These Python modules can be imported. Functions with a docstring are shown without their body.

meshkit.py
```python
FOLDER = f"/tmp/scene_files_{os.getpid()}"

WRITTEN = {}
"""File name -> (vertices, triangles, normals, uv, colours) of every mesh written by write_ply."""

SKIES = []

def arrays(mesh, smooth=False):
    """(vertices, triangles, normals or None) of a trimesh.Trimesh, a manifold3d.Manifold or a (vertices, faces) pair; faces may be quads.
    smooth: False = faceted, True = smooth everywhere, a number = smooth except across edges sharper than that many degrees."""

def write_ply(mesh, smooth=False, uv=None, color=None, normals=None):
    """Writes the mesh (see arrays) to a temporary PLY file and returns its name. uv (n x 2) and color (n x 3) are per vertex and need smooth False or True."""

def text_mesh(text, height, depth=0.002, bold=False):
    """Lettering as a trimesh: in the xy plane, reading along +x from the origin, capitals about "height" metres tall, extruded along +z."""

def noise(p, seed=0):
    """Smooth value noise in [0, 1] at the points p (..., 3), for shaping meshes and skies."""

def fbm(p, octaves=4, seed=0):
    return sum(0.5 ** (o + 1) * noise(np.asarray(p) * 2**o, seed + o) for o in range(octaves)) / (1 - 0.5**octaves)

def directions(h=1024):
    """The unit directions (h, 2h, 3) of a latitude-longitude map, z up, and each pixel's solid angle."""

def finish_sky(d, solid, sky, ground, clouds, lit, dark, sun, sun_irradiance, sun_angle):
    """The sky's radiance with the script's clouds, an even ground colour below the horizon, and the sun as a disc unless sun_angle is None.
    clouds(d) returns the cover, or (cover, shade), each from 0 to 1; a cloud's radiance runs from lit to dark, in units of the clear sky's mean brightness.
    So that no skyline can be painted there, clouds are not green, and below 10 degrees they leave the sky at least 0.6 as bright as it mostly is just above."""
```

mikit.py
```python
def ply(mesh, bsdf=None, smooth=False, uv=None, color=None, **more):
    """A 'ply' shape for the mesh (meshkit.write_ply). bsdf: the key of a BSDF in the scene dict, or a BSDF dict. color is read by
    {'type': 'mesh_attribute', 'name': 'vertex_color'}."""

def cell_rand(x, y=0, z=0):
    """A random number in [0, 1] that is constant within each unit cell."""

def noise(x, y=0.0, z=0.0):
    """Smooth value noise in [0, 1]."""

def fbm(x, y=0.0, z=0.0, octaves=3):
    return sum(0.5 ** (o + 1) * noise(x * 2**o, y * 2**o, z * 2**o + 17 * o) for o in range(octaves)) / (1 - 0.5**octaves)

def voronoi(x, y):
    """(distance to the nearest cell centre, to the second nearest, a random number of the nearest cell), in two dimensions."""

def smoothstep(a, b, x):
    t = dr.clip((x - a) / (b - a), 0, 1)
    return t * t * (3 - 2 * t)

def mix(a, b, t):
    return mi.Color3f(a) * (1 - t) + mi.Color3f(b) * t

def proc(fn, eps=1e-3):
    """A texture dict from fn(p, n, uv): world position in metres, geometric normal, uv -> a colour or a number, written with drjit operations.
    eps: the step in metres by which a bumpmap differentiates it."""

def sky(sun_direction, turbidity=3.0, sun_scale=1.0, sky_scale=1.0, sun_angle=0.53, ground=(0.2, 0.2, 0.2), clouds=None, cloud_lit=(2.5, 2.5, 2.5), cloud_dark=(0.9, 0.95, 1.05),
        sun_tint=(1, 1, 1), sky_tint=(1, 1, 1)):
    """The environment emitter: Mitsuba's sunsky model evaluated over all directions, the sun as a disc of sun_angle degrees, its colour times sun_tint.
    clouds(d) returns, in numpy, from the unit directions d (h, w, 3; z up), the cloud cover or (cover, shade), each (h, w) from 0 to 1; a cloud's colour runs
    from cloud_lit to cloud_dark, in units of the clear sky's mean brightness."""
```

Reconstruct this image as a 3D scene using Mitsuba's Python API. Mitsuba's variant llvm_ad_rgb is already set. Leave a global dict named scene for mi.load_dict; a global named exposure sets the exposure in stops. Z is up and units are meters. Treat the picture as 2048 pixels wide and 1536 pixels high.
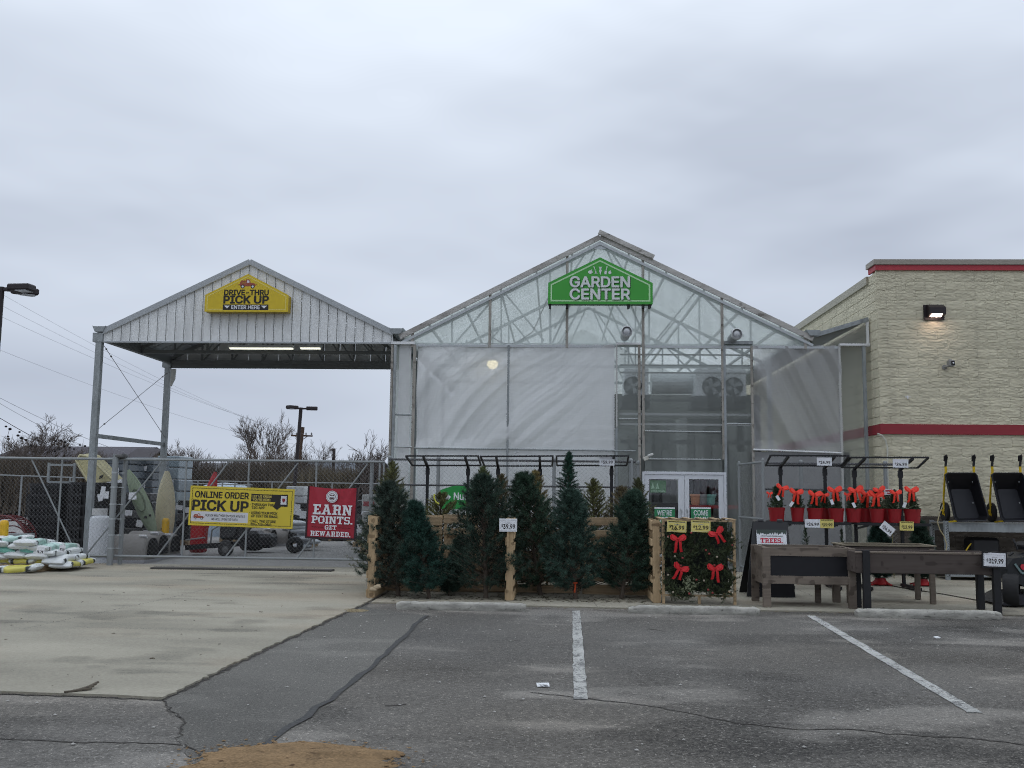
import math, random
import numpy as np, trimesh, manifold3d as m3
import drjit as dr
import mitsuba as mi
import mikit, meshkit
from mikit import proc, noise, fbm, voronoi, smoothstep, mix, cell_rand

scene, labels = {}, {}
RNG = np.random.default_rng(11)
random.seed(5)

# ---------------------------------------------------------------- camera, sky, exposure
F, EYE = 1909.0, 1.6
PITCH, YAW, ROLL = math.atan(217 / F), math.atan(86 / F), 0.0118
_f = np.array([-math.sin(YAW) * math.cos(PITCH), math.cos(YAW) * math.cos(PITCH), math.sin(PITCH)])
_r0 = np.cross(_f, [0, 0, 1]); _r0 /= np.linalg.norm(_r0)
_u0 = np.cross(_r0, _f)
_r = _r0 * math.cos(ROLL) + _u0 * math.sin(ROLL)
_u = -_r0 * math.sin(ROLL) + _u0 * math.cos(ROLL)
CAM = np.array([0, 0, EYE])
scene['camera'] = {'type': 'perspective', 'fov': math.degrees(2 * math.atan(1024 / F)), 'fov_axis': 'x', 'near_clip': 0.1, 'far_clip': 3000.0,
                   'to_world': mi.ScalarTransform4f().look_at(origin=CAM.tolist(), target=(CAM + _f).tolist(), up=_u.tolist())}


def ray(px, py):
    return _f * F + _r * (px - 1024) - _u * (py - 768)


def overcast(d):
    z = np.maximum(d[..., 2], 0.0)
    a = meshkit.fbm(d * [2.4, 2.4, 7.0] + [3.1, 7.7, 1.3], 4, 3)
    b = meshkit.fbm(d * [5.5, 5.5, 15.0] + [9.4, 1.2, 4.4], 4, 8)
    t = .10 + (0.72 * a + 0.28 * b - 0.37) / 0.44
    # broad darker banks and lighter breaks of the cloud deck
    for px, py, rx, ry, amp in ((1760, 290, 16, 7, .62), (330, 450, 16, 6, .30), (1950, 80, 10, 6, -.45), (1000, 400, 14, 7, -.32), (200, 90, 12, 6, -.22), (1400, 150, 12, 6, .18), (700, 620, 14, 5, -.15)):
        v = ray(px, py); v = v / np.linalg.norm(v)
        dz = np.degrees(d[..., 2] - v[2]); da = np.degrees(np.arctan2(d[..., 0], d[..., 1]) - math.atan2(v[0], v[1]))
        da = (da + 180) % 360 - 180
        t = t + amp * np.exp(-.5 * ((dz / (ry * .8)) ** 2 + (da / (rx * .8)) ** 2)) * (.45 + 1.1 * b)
    t = np.clip(t, 0, 1)
    # an overcast deck is brightest overhead
    el = np.clip(1 - z / 0.9, 0, 1)
    shade = 0.66 * el + 0.32 * t * (0.45 + 0.55 * np.clip(z * 5, 0, 1))
    return np.ones_like(z), np.clip(shade, 0, 1)


scene['sky'] = mikit.sky((-0.25, -0.45, 0.86), turbidity=4, sun_scale=0.03, sun_angle=40, clouds=overcast,
                         cloud_lit=(4.42, 4.83, 5.35), cloud_dark=(1.31, 1.49, 1.90), ground=(0.16, 0.16, 0.16))
labels['sky'] = {'label': 'pale grey overcast sky', 'kind': 'structure'}
exposure = 1.2


def P(px, py, Y):
    """the point at depth Y that the photograph shows at pixel (px, py)"""
    d = ray(px, py)
    return CAM + d * (Y / d[1])


def G(px, py, z=0.0):
    d = ray(px, py)
    return CAM + d * ((z - EYE) / d[2])


def depth(px, py):
    return G(px, py)[1]


def pix(p):
    v = np.asarray(p, float) - CAM
    return 1024 + F * (v @ _r) / (v @ _f), 768 - F * (v @ _u) / (v @ _f)


# ---------------------------------------------------------------- materials
def two(b):
    return {'type': 'twosided', 'bsdf': b}


_cols = {}


def C(color, rough=0.6, metallic=0.0, spec=0.4):
    k = (tuple(round(float(c), 3) for c in color), round(rough, 2), round(metallic, 2))
    if k not in _cols:
        n = f'paint_{len(_cols)}'
        scene[n] = two({'type': 'principled', 'base_color': {'type': 'rgb', 'value': list(k[0])}, 'roughness': k[1], 'metallic': k[2], 'specular': spec})
        _cols[k] = n
    return _cols[k]


def pm(name, fn, rough=0.7, metallic=0.0, bump=None, scale=1.0, spec=0.35, eps=1e-3):
    b = {'type': 'principled', 'base_color': proc(fn), 'roughness': rough if not callable(rough) else proc(rough), 'metallic': metallic, 'specular': spec}
    if bump is not None:
        b = {'type': 'bumpmap', 'arbitrary': proc(bump, eps), 'scale': scale, 'bsdf': b}
    scene['mat_' + name] = two(b)
    return 'mat_' + name


scene['vcol'] = two({'type': 'principled', 'base_color': {'type': 'mesh_attribute', 'name': 'vertex_color'}, 'roughness': 0.65, 'specular': 0.3})
scene['vcol_gloss'] = two({'type': 'principled', 'base_color': {'type': 'mesh_attribute', 'name': 'vertex_color'}, 'roughness': 0.28, 'specular': 0.5})


def c3(r, g, b):
    return mi.Color3f(r, g, b)


# ---------------------------------------------------------------- mesh building
class MB:
    def __init__(s):
        s.v, s.f, s.n, s.c = [], [], 0, []

    def add(s, v, f, col=None):
        v = np.asarray(v, float).reshape(-1, 3); f = np.asarray(f, int)
        if f.shape[1] == 4:
            f = np.vstack([f[:, [0, 1, 2]], f[:, [0, 2, 3]]])
        s.v.append(v); s.f.append(f + s.n); s.n += len(v)
        if col is not None:
            s.c.append(np.broadcast_to(np.asarray(col, float), (len(v), 3)))
        return s

    def mesh(s, tm, col=None):
        return s.add(tm.vertices, tm.faces, col)

    def box(s, c, size, R=None, col=None):
        h = np.asarray(size, float) / 2
        v = np.array([[x, y, z] for x in (-1, 1) for y in (-1, 1) for z in (-1, 1)], float) * h
        if R is not None:
            v = v @ np.asarray(R).T
        f = [[0, 1, 3, 2], [4, 6, 7, 5], [0, 4, 5, 1], [2, 3, 7, 6], [0, 2, 6, 4], [1, 5, 7, 3]]
        return s.add(v + np.asarray(c, float), f, col)

    def bbox(s, a, b, col=None):
        a, b = np.asarray(a, float), np.asarray(b, float)
        return s.box((a + b) / 2, np.abs(b - a), None, col)

    def rbox(s, c, size, r=0.01, R=None, col=None):
        """box with chamfered edges"""
        hx, hy, hz = np.asarray(size, float) / 2
        r = min(r, hx * .9, hy * .9, hz * .9)
        v = []
        for sx in (-1, 1):
            for sy in (-1, 1):
                for sz in (-1, 1):
                    v += [[sx * hx, sy * (hy - r), sz * (hz - r)], [sx * (hx - r), sy * hy, sz * (hz - r)], [sx * (hx - r), sy * (hy - r), sz * hz]]
        t = trimesh.convex.convex_hull(np.array(v))
        v = np.array(t.vertices)
        if R is not None:
            v = v @ np.asarray(R).T
        return s.add(v + np.asarray(c, float), t.faces, col)

    def bar(s, p0, p1, w, h=None, up=(0, 0, 1), col=None, roll=0.0):
        """rectangular bar from p0 to p1, w across, h along 'up'"""
        h = w if h is None else h
        p0, p1 = np.asarray(p0, float), np.asarray(p1, float)
        t = p1 - p0; L = np.linalg.norm(t); t = t / max(L, 1e-9)
        up = np.asarray(up, float)
        if abs(t @ up) > 0.98:
            up = np.array([0, 1.0, 0]) if abs(t[1]) < 0.9 else np.array([1.0, 0, 0])
        a = np.cross(t, up); a /= np.linalg.norm(a); b = np.cross(a, t)
        if roll:
            a, b = a * math.cos(roll) + b * math.sin(roll), b * math.cos(roll) - a * math.sin(roll)
        R = np.stack([a, t, b], 1)
        return s.box((p0 + p1) / 2, (w, L, h), R, col)

    def tube(s, pts, r, n=8, caps=True, col=None):
        p = np.asarray(pts, float)
        t = np.gradient(p, axis=0); t /= np.linalg.norm(t, axis=1, keepdims=True) + 1e-12
        ref = np.array([0, 0, 1.0]) if abs(t[0, 2]) < 0.9 else np.array([1.0, 0, 0])
        a = np.cross(t, ref); bad = np.linalg.norm(a, axis=1) < 0.05
        if bad.any():
            a[bad] = np.cross(t[bad], [0.3, 1, 0.2])
        a /= np.linalg.norm(a, axis=1, keepdims=True)
        b = np.cross(t, a)
        ang = np.arange(n) * 2 * np.pi / n
        rr = np.broadcast_to(r, (len(p),))
        v = p[:, None] + rr[:, None, None] * (np.cos(ang)[None, :, None] * a[:, None] + np.sin(ang)[None, :, None] * b[:, None])
        i, j = np.meshgrid(np.arange(len(p) - 1), np.arange(n), indexing='ij')
        q = np.stack([i * n + j, (i + 1) * n + j, (i + 1) * n + (j + 1) % n, i * n + (j + 1) % n], -1).reshape(-1, 4)[:, ::-1]
        f = np.vstack([q[:, [0, 1, 2]], q[:, [0, 2, 3]]])
        v = v.reshape(-1, 3)
        if caps:
            m = len(v)
            v = np.vstack([v, p[:1], p[-1:]])
            k = np.arange(n)
            f = np.vstack([f, np.stack([k * 0 + m, (k + 1) % n, k], 1), np.stack([k * 0 + m + 1, (len(p) - 1) * n + k, (len(p) - 1) * n + (k + 1) % n], 1)])
        return s.add(v, f, col)

    def lathe(s, prof, c=(0, 0, 0), n=20, R=None, col=None):
        prof = np.asarray(prof, float)
        ang = np.arange(n) * 2 * np.pi / n
        v = np.stack([prof[:, :1] * np.cos(ang), prof[:, :1] * np.sin(ang), np.broadcast_to(prof[:, 1:], (len(prof), n))], -1).reshape(-1, 3)
        i, j = np.meshgrid(np.arange(len(prof) - 1), np.arange(n), indexing='ij')
        q = np.stack([i * n + j, i * n + (j + 1) % n, (i + 1) * n + (j + 1) % n, (i + 1) * n + j], -1).reshape(-1, 4)
        if R is not None:
            v = v @ np.asarray(R).T
        return s.add(v + np.asarray(c, float), q, col)

    def quad(s, a, b, c, d, col=None):
        return s.add([a, b, c, d], [[0, 1, 2, 3]], col)

    def prism(s, poly, o, ex, ey, ez, col=None):
        """polygon (2-D, metres) in the frame o, ex, ey, extruded along the vector ez"""
        from shapely.geometry import Polygon
        t = trimesh.creation.extrude_polygon(poly if hasattr(poly, 'exterior') else Polygon(poly), 1.0, engine='earcut')
        v = np.array(t.vertices)
        v = np.asarray(o, float) + v[:, :1] * np.asarray(ex, float) + v[:, 1:2] * np.asarray(ey, float) + v[:, 2:] * np.asarray(ez, float)
        f = t.faces
        if np.dot(np.cross(ex, ey), ez) < 0:
            f = f[:, ::-1]
        return s.add(v, f, col)

    def sphere(s, c, r, sub=2, scale=(1, 1, 1), R=None, col=None):
        t = trimesh.creation.icosphere(subdivisions=sub, radius=1.0)
        v = np.array(t.vertices) * np.asarray(scale, float) * r
        if R is not None:
            v = v @ np.asarray(R).T
        return s.add(v + np.asarray(c, float), t.faces, col)

    def get(s):
        return np.vstack(s.v), np.vstack(s.f)


def rot(axis, deg):
    return trimesh.transformations.rotation_matrix(math.radians(deg), axis)[:3, :3]


_taken = {}


def key_of(name):
    if name not in _taken:
        _taken[name] = 0
        return name
    _taken[name] += 1
    return f'{name}_{_taken[name]:03d}'


def obj(name, mb, mat, parent=None, smooth=False, label=None, cat=None, group=None, kind=None, **more):
    """one entry of the scene; name gets a number if it is taken"""
    k = key_of(f'{parent}__{name}' if parent else name)
    v, f = mb.get() if isinstance(mb, MB) else (mb.vertices, mb.faces) if hasattr(mb, 'vertices') else mb
    col = None
    if isinstance(mb, MB) and mb.c and sum(map(len, mb.c)) == len(v):
        col = np.vstack(mb.c)
        if smooth not in (False, True):
            smooth = False
    scene[k] = mikit.ply((v, f), mat, smooth=smooth, color=col, **more)
    tag(k, label, cat, group, kind)
    return k


def tag(k, label=None, cat=None, group=None, kind=None):
    d = {a: b for a, b in (('label', label), ('category', cat), ('group', group), ('kind', kind)) if b}
    if d:
        labels[k] = {**labels.get(k, {}), **d}


def thing(name, label, cat, group=None):
    k = key_of(name)
    tag(k, label, cat, group)
    return k


def reuse(src, name, parent, T):
    """another entry of the same mesh under a matrix"""
    k = key_of(f'{parent}__{name}' if parent else name)
    scene[k] = {**scene[src], 'to_world': mi.ScalarTransform4f(np.asarray(T, float).tolist())}
    return k


_texts = {}


def lettering(mb, s, o, ex, ey, h, w=None, depth=0.004, bold=True, align='l', col=None):
    """raised lettering with its lower left (or centre, right) at o; ex, ey unit vectors; h cap height, w total width"""
    if (s, bold) not in _texts:
        t = meshkit.text_mesh(s, 1.0, 1.0, bold)
        v = np.array(t.vertices); v[:, 0] -= v[:, 0].min()
        _texts[(s, bold)] = (v, np.array(t.faces))
    v, f = _texts[(s, bold)]
    v = v.copy()
    sx = h if w is None else w / v[:, 0].max()
    v[:, 0] *= sx; v[:, 1] *= h
    if align == 'c':
        v[:, 0] -= v[:, 0].max() / 2
    if align == 'r':
        v[:, 0] -= v[:, 0].max()
    ez = np.cross(ex, ey)
    return mb.add(np.asarray(o, float) + v[:, :1] * np.asarray(ex) + v[:, 1:2] * np.asarray(ey) + v[:, 2:] * depth * ez, f, col)


class Face:
    """a flat face (a sign) known by its four corners in the photograph at depth: uv from 0 to 1"""
    def __init__(s, o, ex, ey, W, H):
        s.o, s.ex, s.ey, s.W, s.H = np.asarray(o, float), np.asarray(ex, float), np.asarray(ey, float), W, H
        s.n = np.cross(s.ex, s.ey)

    def at(s, x, y, z=0.0):
        return s.o + s.ex * x + s.ey * y + s.n * z

    def rect(s, mb, x0, y0, x1, y1, z=0.0, t=0.002, col=None):
        c = s.at((x0 + x1) / 2, (y0 + y1) / 2, z + t / 2)
        return mb.box(c, (abs(x1 - x0), abs(y1 - y0), t), np.stack([s.ex, s.ey, s.n], 1), col)

    def heavy(s, mb, t, x, y, h, w=None, z=0.0, depth=0.003, align='l', k=.028):
        """the same words with thicker strokes"""
        for i, (dx, dy) in enumerate(((0, 0), (k, 0), (-k, 0), (0, k * .7), (0, -k * .7))):
            s.text(mb, t, x + dx * h, y + dy * h, h, w, z, depth + .0002 * i, True, align)

    def text(s, mb, t, x, y, h, w=None, z=0.0, depth=0.003, bold=True, align='l', col=None):
        return lettering(mb, t, s.at(x, y, z), s.ex, s.ey, h, w, depth, bold, align, col)

    def poly(s, mb, pts, z=0.0, t=0.002, col=None):
        return mb.prism(pts, s.at(0, 0, z), s.ex, s.ey, s.n * t, col)


XR, ZU = np.array([1.0, 0, 0]), np.array([0, 0, 1.0])


def face_px(px0, py0, px1, py1, Y, tilt=0.0, front=0.0):
    """a sign face that fills the pixel box (left, top, right, bottom) at depth Y, turned by tilt degrees in its plane"""
    a = P(px0, py1, Y); W = P(px1, py1, Y)[0] - a[0]; H = P(px0, py0, Y)[2] - a[2]
    R = rot([0, 1, 0], tilt)
    return Face(a, R @ XR, R @ ZU, W, H)
# ---------------------------------------------------------------- procedural materials
def _asphalt(p, n, uv):
    g = noise(p.x * 140, p.y * 140)
    g2 = noise(p.x * 45 + 3, p.y * 45)
    big = fbm(p.x * 0.55 + 11, p.y * 0.8 + 4, 0, 4)
    pale = smoothstep(0.52, 0.72, fbm(p.x * 0.9 + 31, p.y * 1.9 + 9, 0, 4))
    dark = smoothstep(0.60, 0.75, fbm(p.x * 0.5 + 71, p.y * 0.9 + 2, 0, 3))
    v = 0.078 + 0.06 * (g - 0.5) + 0.045 * (g2 - 0.5) + 0.07 * (big - 0.5) + 0.062 * pale - 0.032 * dark
    chip = smoothstep(0.80, 0.9, noise(p.x * 75 + 50, p.y * 75)) * 0.10
    v = dr.maximum(v + chip, 0.025)
    tan = fbm(p.x * 0.35 + 5, p.y * 0.5 + 40, 0, 3)
    return c3(v * (1.10 + 0.08 * tan), v * 1.06, v * (1.0 - 0.1 * tan))


def _asph_bump(p, n, uv):
    return noise(p.x * 110, p.y * 110) * 0.004 + noise(p.x * 40, p.y * 40) * 0.005


M_ASPH = pm('asphalt', _asphalt, 0.85, bump=_asph_bump, eps=0.003)


def _patch(p, n, uv):
    g = noise(p.x * 140 + 9, p.y * 140)
    big = fbm(p.x * 0.8 + 1, p.y * 0.8 + 14, 0, 4)
    v = 0.076 + 0.06 * (g - 0.5) + 0.05 * (big - 0.5) + 0.02 * smoothstep(.55, .75, fbm(p.x * 1.6, p.y * 2.5 + 8, 0, 3))
    v = v + smoothstep(0.86, 0.93, noise(p.x * 70 + 5, p.y * 70)) * 0.09
    return c3(v * 1.32, v * 1.26, v * 1.14)


M_PATCH = pm('patch_asphalt', _patch, 0.8, bump=_asph_bump, eps=0.003)


def _conc(p, n, uv):
    g = noise(p.x * 60, p.y * 60, p.z * 60)
    big = fbm(p.x * 0.6 + 2, p.y * 1.4 + 4, p.z, 4)
    st = fbm(p.x * 0.25, p.y * 2.2 + 7, 0, 3)
    blot = smoothstep(0.58, 0.75, fbm(p.x * 1.1 + 20, p.y * 2.4 + 3, p.z * 2, 4))
    oil = smoothstep(0.70, 0.80, fbm(p.x * 0.9 + 33, p.y * 0.9 + 12, p.z, 3))
    v = 0.218 + 0.06 * (g - 0.5) + 0.13 * (big - 0.5) - 0.05 * oil + 0.06 * (st - 0.5) - 0.055 * blot
    v = v - 0.08 * smoothstep(0.84, 0.92, noise(p.x * 30 + 7, p.y * 30, p.z * 30))
    rust = smoothstep(0.5, 0.8, fbm(p.x * 0.5 + 60, p.y * 0.9 + 30, 0, 3))
    return c3(v * (1.13 + 0.05 * rust), v * (1.05 - 0.012 * rust), v * (0.85 - 0.04 * rust))


def _conc_bump(p, n, uv):
    return noise(p.x * 70, p.y * 70, p.z * 70) * 0.002 + noise(p.x * 20, p.y * 20, p.z * 20) * 0.002


M_CONC = pm('concrete', _conc, 0.85, bump=_conc_bump, eps=0.003)


def _stop(p, n, uv):
    g = noise(p.x * 50, p.y * 50, p.z * 50)
    h = fbm(p.x * 6, p.y * 6, p.z * 14, 4)
    v = 0.33 + 0.08 * (g - 0.5) + 0.30 * (h - 0.5) - 0.10 * smoothstep(0.78, 0.86, noise(p.x * 34 + 3, p.y * 34, p.z * 34))
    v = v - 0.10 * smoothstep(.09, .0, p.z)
    return c3(v, v * 0.97, v * 0.87)


M_STOP = pm('stop_concrete', _stop, 0.9, bump=lambda p, n, uv: fbm(p.x * 40, p.y * 40, p.z * 40, 3) * 0.008, eps=0.003)


def _paint(p, n, uv):
    w = smoothstep(0.60, 0.78, fbm(p.x * 22, p.y * 16, 0, 4) + 0.10 * fbm(p.x * 2, p.y * 1.2, 0, 2))
    g = noise(p.x * 130, p.y * 130)
    w2 = smoothstep(0.45, 0.75, noise(p.x * 90, p.y * 90)) * smoothstep(0.35, 0.65, fbm(p.x * 4, p.y * 2.5, 3, 3))
    v = mi.Float(0.42) + 0.14 * (g - 0.5) - 0.14 * fbm(p.x * 3, p.y * 2, 0, 3)
    return mix(c3(v, v, v * 0.95), c3(0.11, 0.11, 0.11), dr.minimum(w * 0.75 + w2 * 0.8, 1))


M_LINE = pm('line_paint', _paint, 0.8, bump=_asph_bump, eps=0.003)


def _yard(p, n, uv):
    g = noise(p.x * 40, p.y * 40)
    big = fbm(p.x * 0.4, p.y * 0.7, 0, 4)
    v = 0.19 + 0.05 * (g - .5) + 0.09 * (big - .5)
    return c3(v * 1.02, v, v * 0.97)


M_YARD = pm('yard_asphalt', _yard, 0.9)


def _field(p, n, uv):
    g = fbm(p.x * 1.3, p.y * 1.3, 0, 4)
    return mix(c3(0.10, 0.085, 0.05), c3(0.16, 0.14, 0.09), g)


M_FIELD = pm('field_ground', _field, 0.95)


def _sand(p, n, uv):
    g = noise(p.x * 90, p.y * 90, p.z * 40); b = fbm(p.x * 5, p.y * 5, 0, 4)
    m = smoothstep(0.74, 0.84, fbm(p.x * 16 + 4, p.y * 26, 0, 3))
    v = 0.75 + 0.4 * (g - .5) + 0.5 * (b - .5)
    return mix(c3(0.255 * v, 0.165 * v, 0.085 * v), c3(0.07, 0.04, 0.02), m)


M_SAND = pm('sand_dirt', _sand, 0.95, bump=lambda p, n, uv: fbm(p.x * 40, p.y * 40, 0, 3) * 0.006, eps=0.003)


def _block(p, n, uv):
    g = noise(p.x * 70, p.y * 70, p.z * 70); b = fbm(p.x * 1.2, p.y * 1.2, p.z * 0.9, 3)
    rim = fbm(p.x * 13 + 4, p.y * 13, p.z * 26, 3)
    row = dr.floor(p.z / 0.2032)
    cr_ = cell_rand(row, dr.floor(p.x / 0.4064 + 0.43 + 0.5 * (row - 2 * dr.floor(row / 2))), dr.floor(p.y / 0.4064))
    stk = smoothstep(0.58, 0.85, fbm(p.x * 3.2, p.y * 3.2, p.z * 0.28, 3))
    v = 0.475 + 0.045 * (cr_ - .5) - 0.05 * stk + 0.04 * (g - .5) + 0.07 * (b - .5) + 0.12 * (rim - .5)
    return c3(v * 1.18, v * 1.10, v * 0.83)


M_BLOCK = pm('split_block', _block, 0.9, bump=lambda p, n, uv: fbm(p.x * 18, p.y * 18, p.z * 34, 4) * 0.030, eps=0.004)


def _brownblock(p, n, uv):
    b = fbm(p.x * 9, p.y * 9, p.z * 14, 3)
    v = 0.075 + 0.05 * (b - .5)
    return c3(v * 1.1, v * 0.93, v * 0.78)


M_BROWNB = pm('brown_block', _brownblock, 0.9, bump=lambda p, n, uv: fbm(p.x * 14, p.y * 14, p.z * 22, 3) * 0.02, eps=0.004)


def wood(name, c0, c1, ax):
    def fn(p, n, uv):
        q = [p.x, p.y, p.z]
        s = [2.2 if i == ax else 46.0 for i in range(3)]
        g = fbm(q[0] * s[0], q[1] * s[1], q[2] * s[2], 3)
        pl = cell_rand(q[0] * (0.31 if ax == 0 else 8), q[1] * 3.1, q[2] * (0.31 if ax == 2 else 8.3))
        k = smoothstep(0.74, 0.86, noise(p.x * 13 + 2, p.y * 13, p.z * 13))
        d = smoothstep(0.55, 0.8, fbm(p.x * 2.5, p.y * 2.5, p.z * 3.5 + 9, 3))
        return mix(mix(c0, c1, g * 0.75 + 0.25 * pl), c3(c0[0] * .45, c0[1] * .42, c0[2] * .4), dr.clip(k * 0.6 + d * 0.45, 0, 0.8))
    return pm(name, fn, 0.85)


M_PAL_Z = wood('pallet_wood_upright', (0.27, 0.185, 0.105), (0.54, 0.40, 0.24), 2)
M_PAL_X = wood('pallet_wood_across', (0.24, 0.165, 0.10), (0.49, 0.37, 0.23), 0)
M_GREYW = wood('weathered_wood', (0.20, 0.185, 0.165), (0.42, 0.40, 0.365), 2)
M_GREYX = wood('weathered_rake_wood', (0.30, 0.285, 0.27), (0.56, 0.545, 0.52), 0)
M_BEDW = wood('planter_wood', (0.115, 0.092, 0.074), (0.215, 0.178, 0.146), 0)
M_BROWNW = wood('dark_planter_wood', (0.058, 0.045, 0.040), (0.090, 0.073, 0.064), 0)


def _galv(p, n, uv):
    b = fbm(p.x * 9, p.y * 9, p.z * 3, 3); s = noise(p.x * 30, p.y * 30, p.z * 12)
    v = 0.30 + 0.16 * (b - .5) + 0.08 * (s - .5)
    return c3(v * 0.93, v * 1.0, v * 1.03)


M_GALV = pm('galvanized', _galv, 0.5, 0.25)


def _siding(p, n, uv):
    b = fbm(p.x * 1.5, p.y, p.z * 2.2, 3)
    st = smoothstep(0.45, 0.9, fbm(p.x * 5, p.y, p.z * 0.7 + 5, 2))
    v = 0.53 + 0.08 * (b - .5) - 0.12 * st
    return c3(v * 1.30, v * 1.32, v * 1.33)


M_SIDING = pm('painted_siding', _siding, 0.5, 0.0)


def _film(p, n, uv):
    # woven plastic sheet: fine horizontal and vertical weave, dust streaks
    w = noise(p.x * 12, p.z * 160) * 0.05 + noise(p.x * 160, p.z * 12) * 0.03
    d = fbm(p.x * 0.9, p.z * 0.6, 1, 4)
    v = 0.76 + w + 0.16 * (d - 0.5)
    return c3(v * 0.98, v * 0.985, v)


def _poly(p, n, uv):
    d = fbm(p.x * 1.3, p.z * 0.8, p.y, 4)
    s = smoothstep(0.5, 0.9, fbm(p.x * 4.5, p.z * 0.8, p.y * 2 + 3, 2))
    v = 0.86 + 0.10 * (d - 0.5) - 0.12 * s
    return c3(v * 0.94, v * 0.995, v * 0.965)


def translucent(name, fn, clear, dt=1.05, rough=0.55):
    scene['mat_' + name] = {'type': 'blendbsdf', 'weight': clear,
                            'bsdf_0': {'type': 'principledthin', 'base_color': proc(fn), 'roughness': rough, 'diff_trans': dt},
                            'bsdf_1': {'type': 'null'}}
    return 'mat_' + name


M_FILM = translucent('plastic_film', _film, 0.14, 0.78)
M_FILM2 = translucent('thin_plastic_film', lambda p, n, uv: _film(p, n, uv) * 0.72, 0.45, 0.5)
M_POLY = translucent('polycarbonate', _poly, 0.42, 1.05)
M_POLYC = translucent('clear_polycarbonate', _poly, 0.76, 1.0)
M_ROOF = translucent('roof_polycarbonate', _poly, 0.12, 1.25)
scene['window_glass'] = {'type': 'thindielectric', 'int_ior': 1.5}

BLACK = C((0.012, 0.012, 0.014), 0.45)
BLACKM = C((0.014, 0.014, 0.016), 0.35)
RUBBER = C((0.018, 0.018, 0.019), 0.8)
WHITE = C((0.68, 0.69, 0.70), 0.5)
CARD = C((0.70, 0.71, 0.74), 0.5)
YCARD = C((0.62, 0.53, 0.16), 0.55)
YELLOW = C((0.62, 0.42, 0.02), 0.4)
RED = C((0.36, 0.018, 0.022), 0.45)
DARKRED = C((0.23, 0.022, 0.028), 0.7)
ALU = C((0.42, 0.44, 0.45), 0.4, 0.5)
LGREY = C((.42, .42, .41), .5)
GREEN = C((0.035, 0.24, 0.03), 0.4)
INK = C((0.02, 0.017, 0.016), 0.6)
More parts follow.
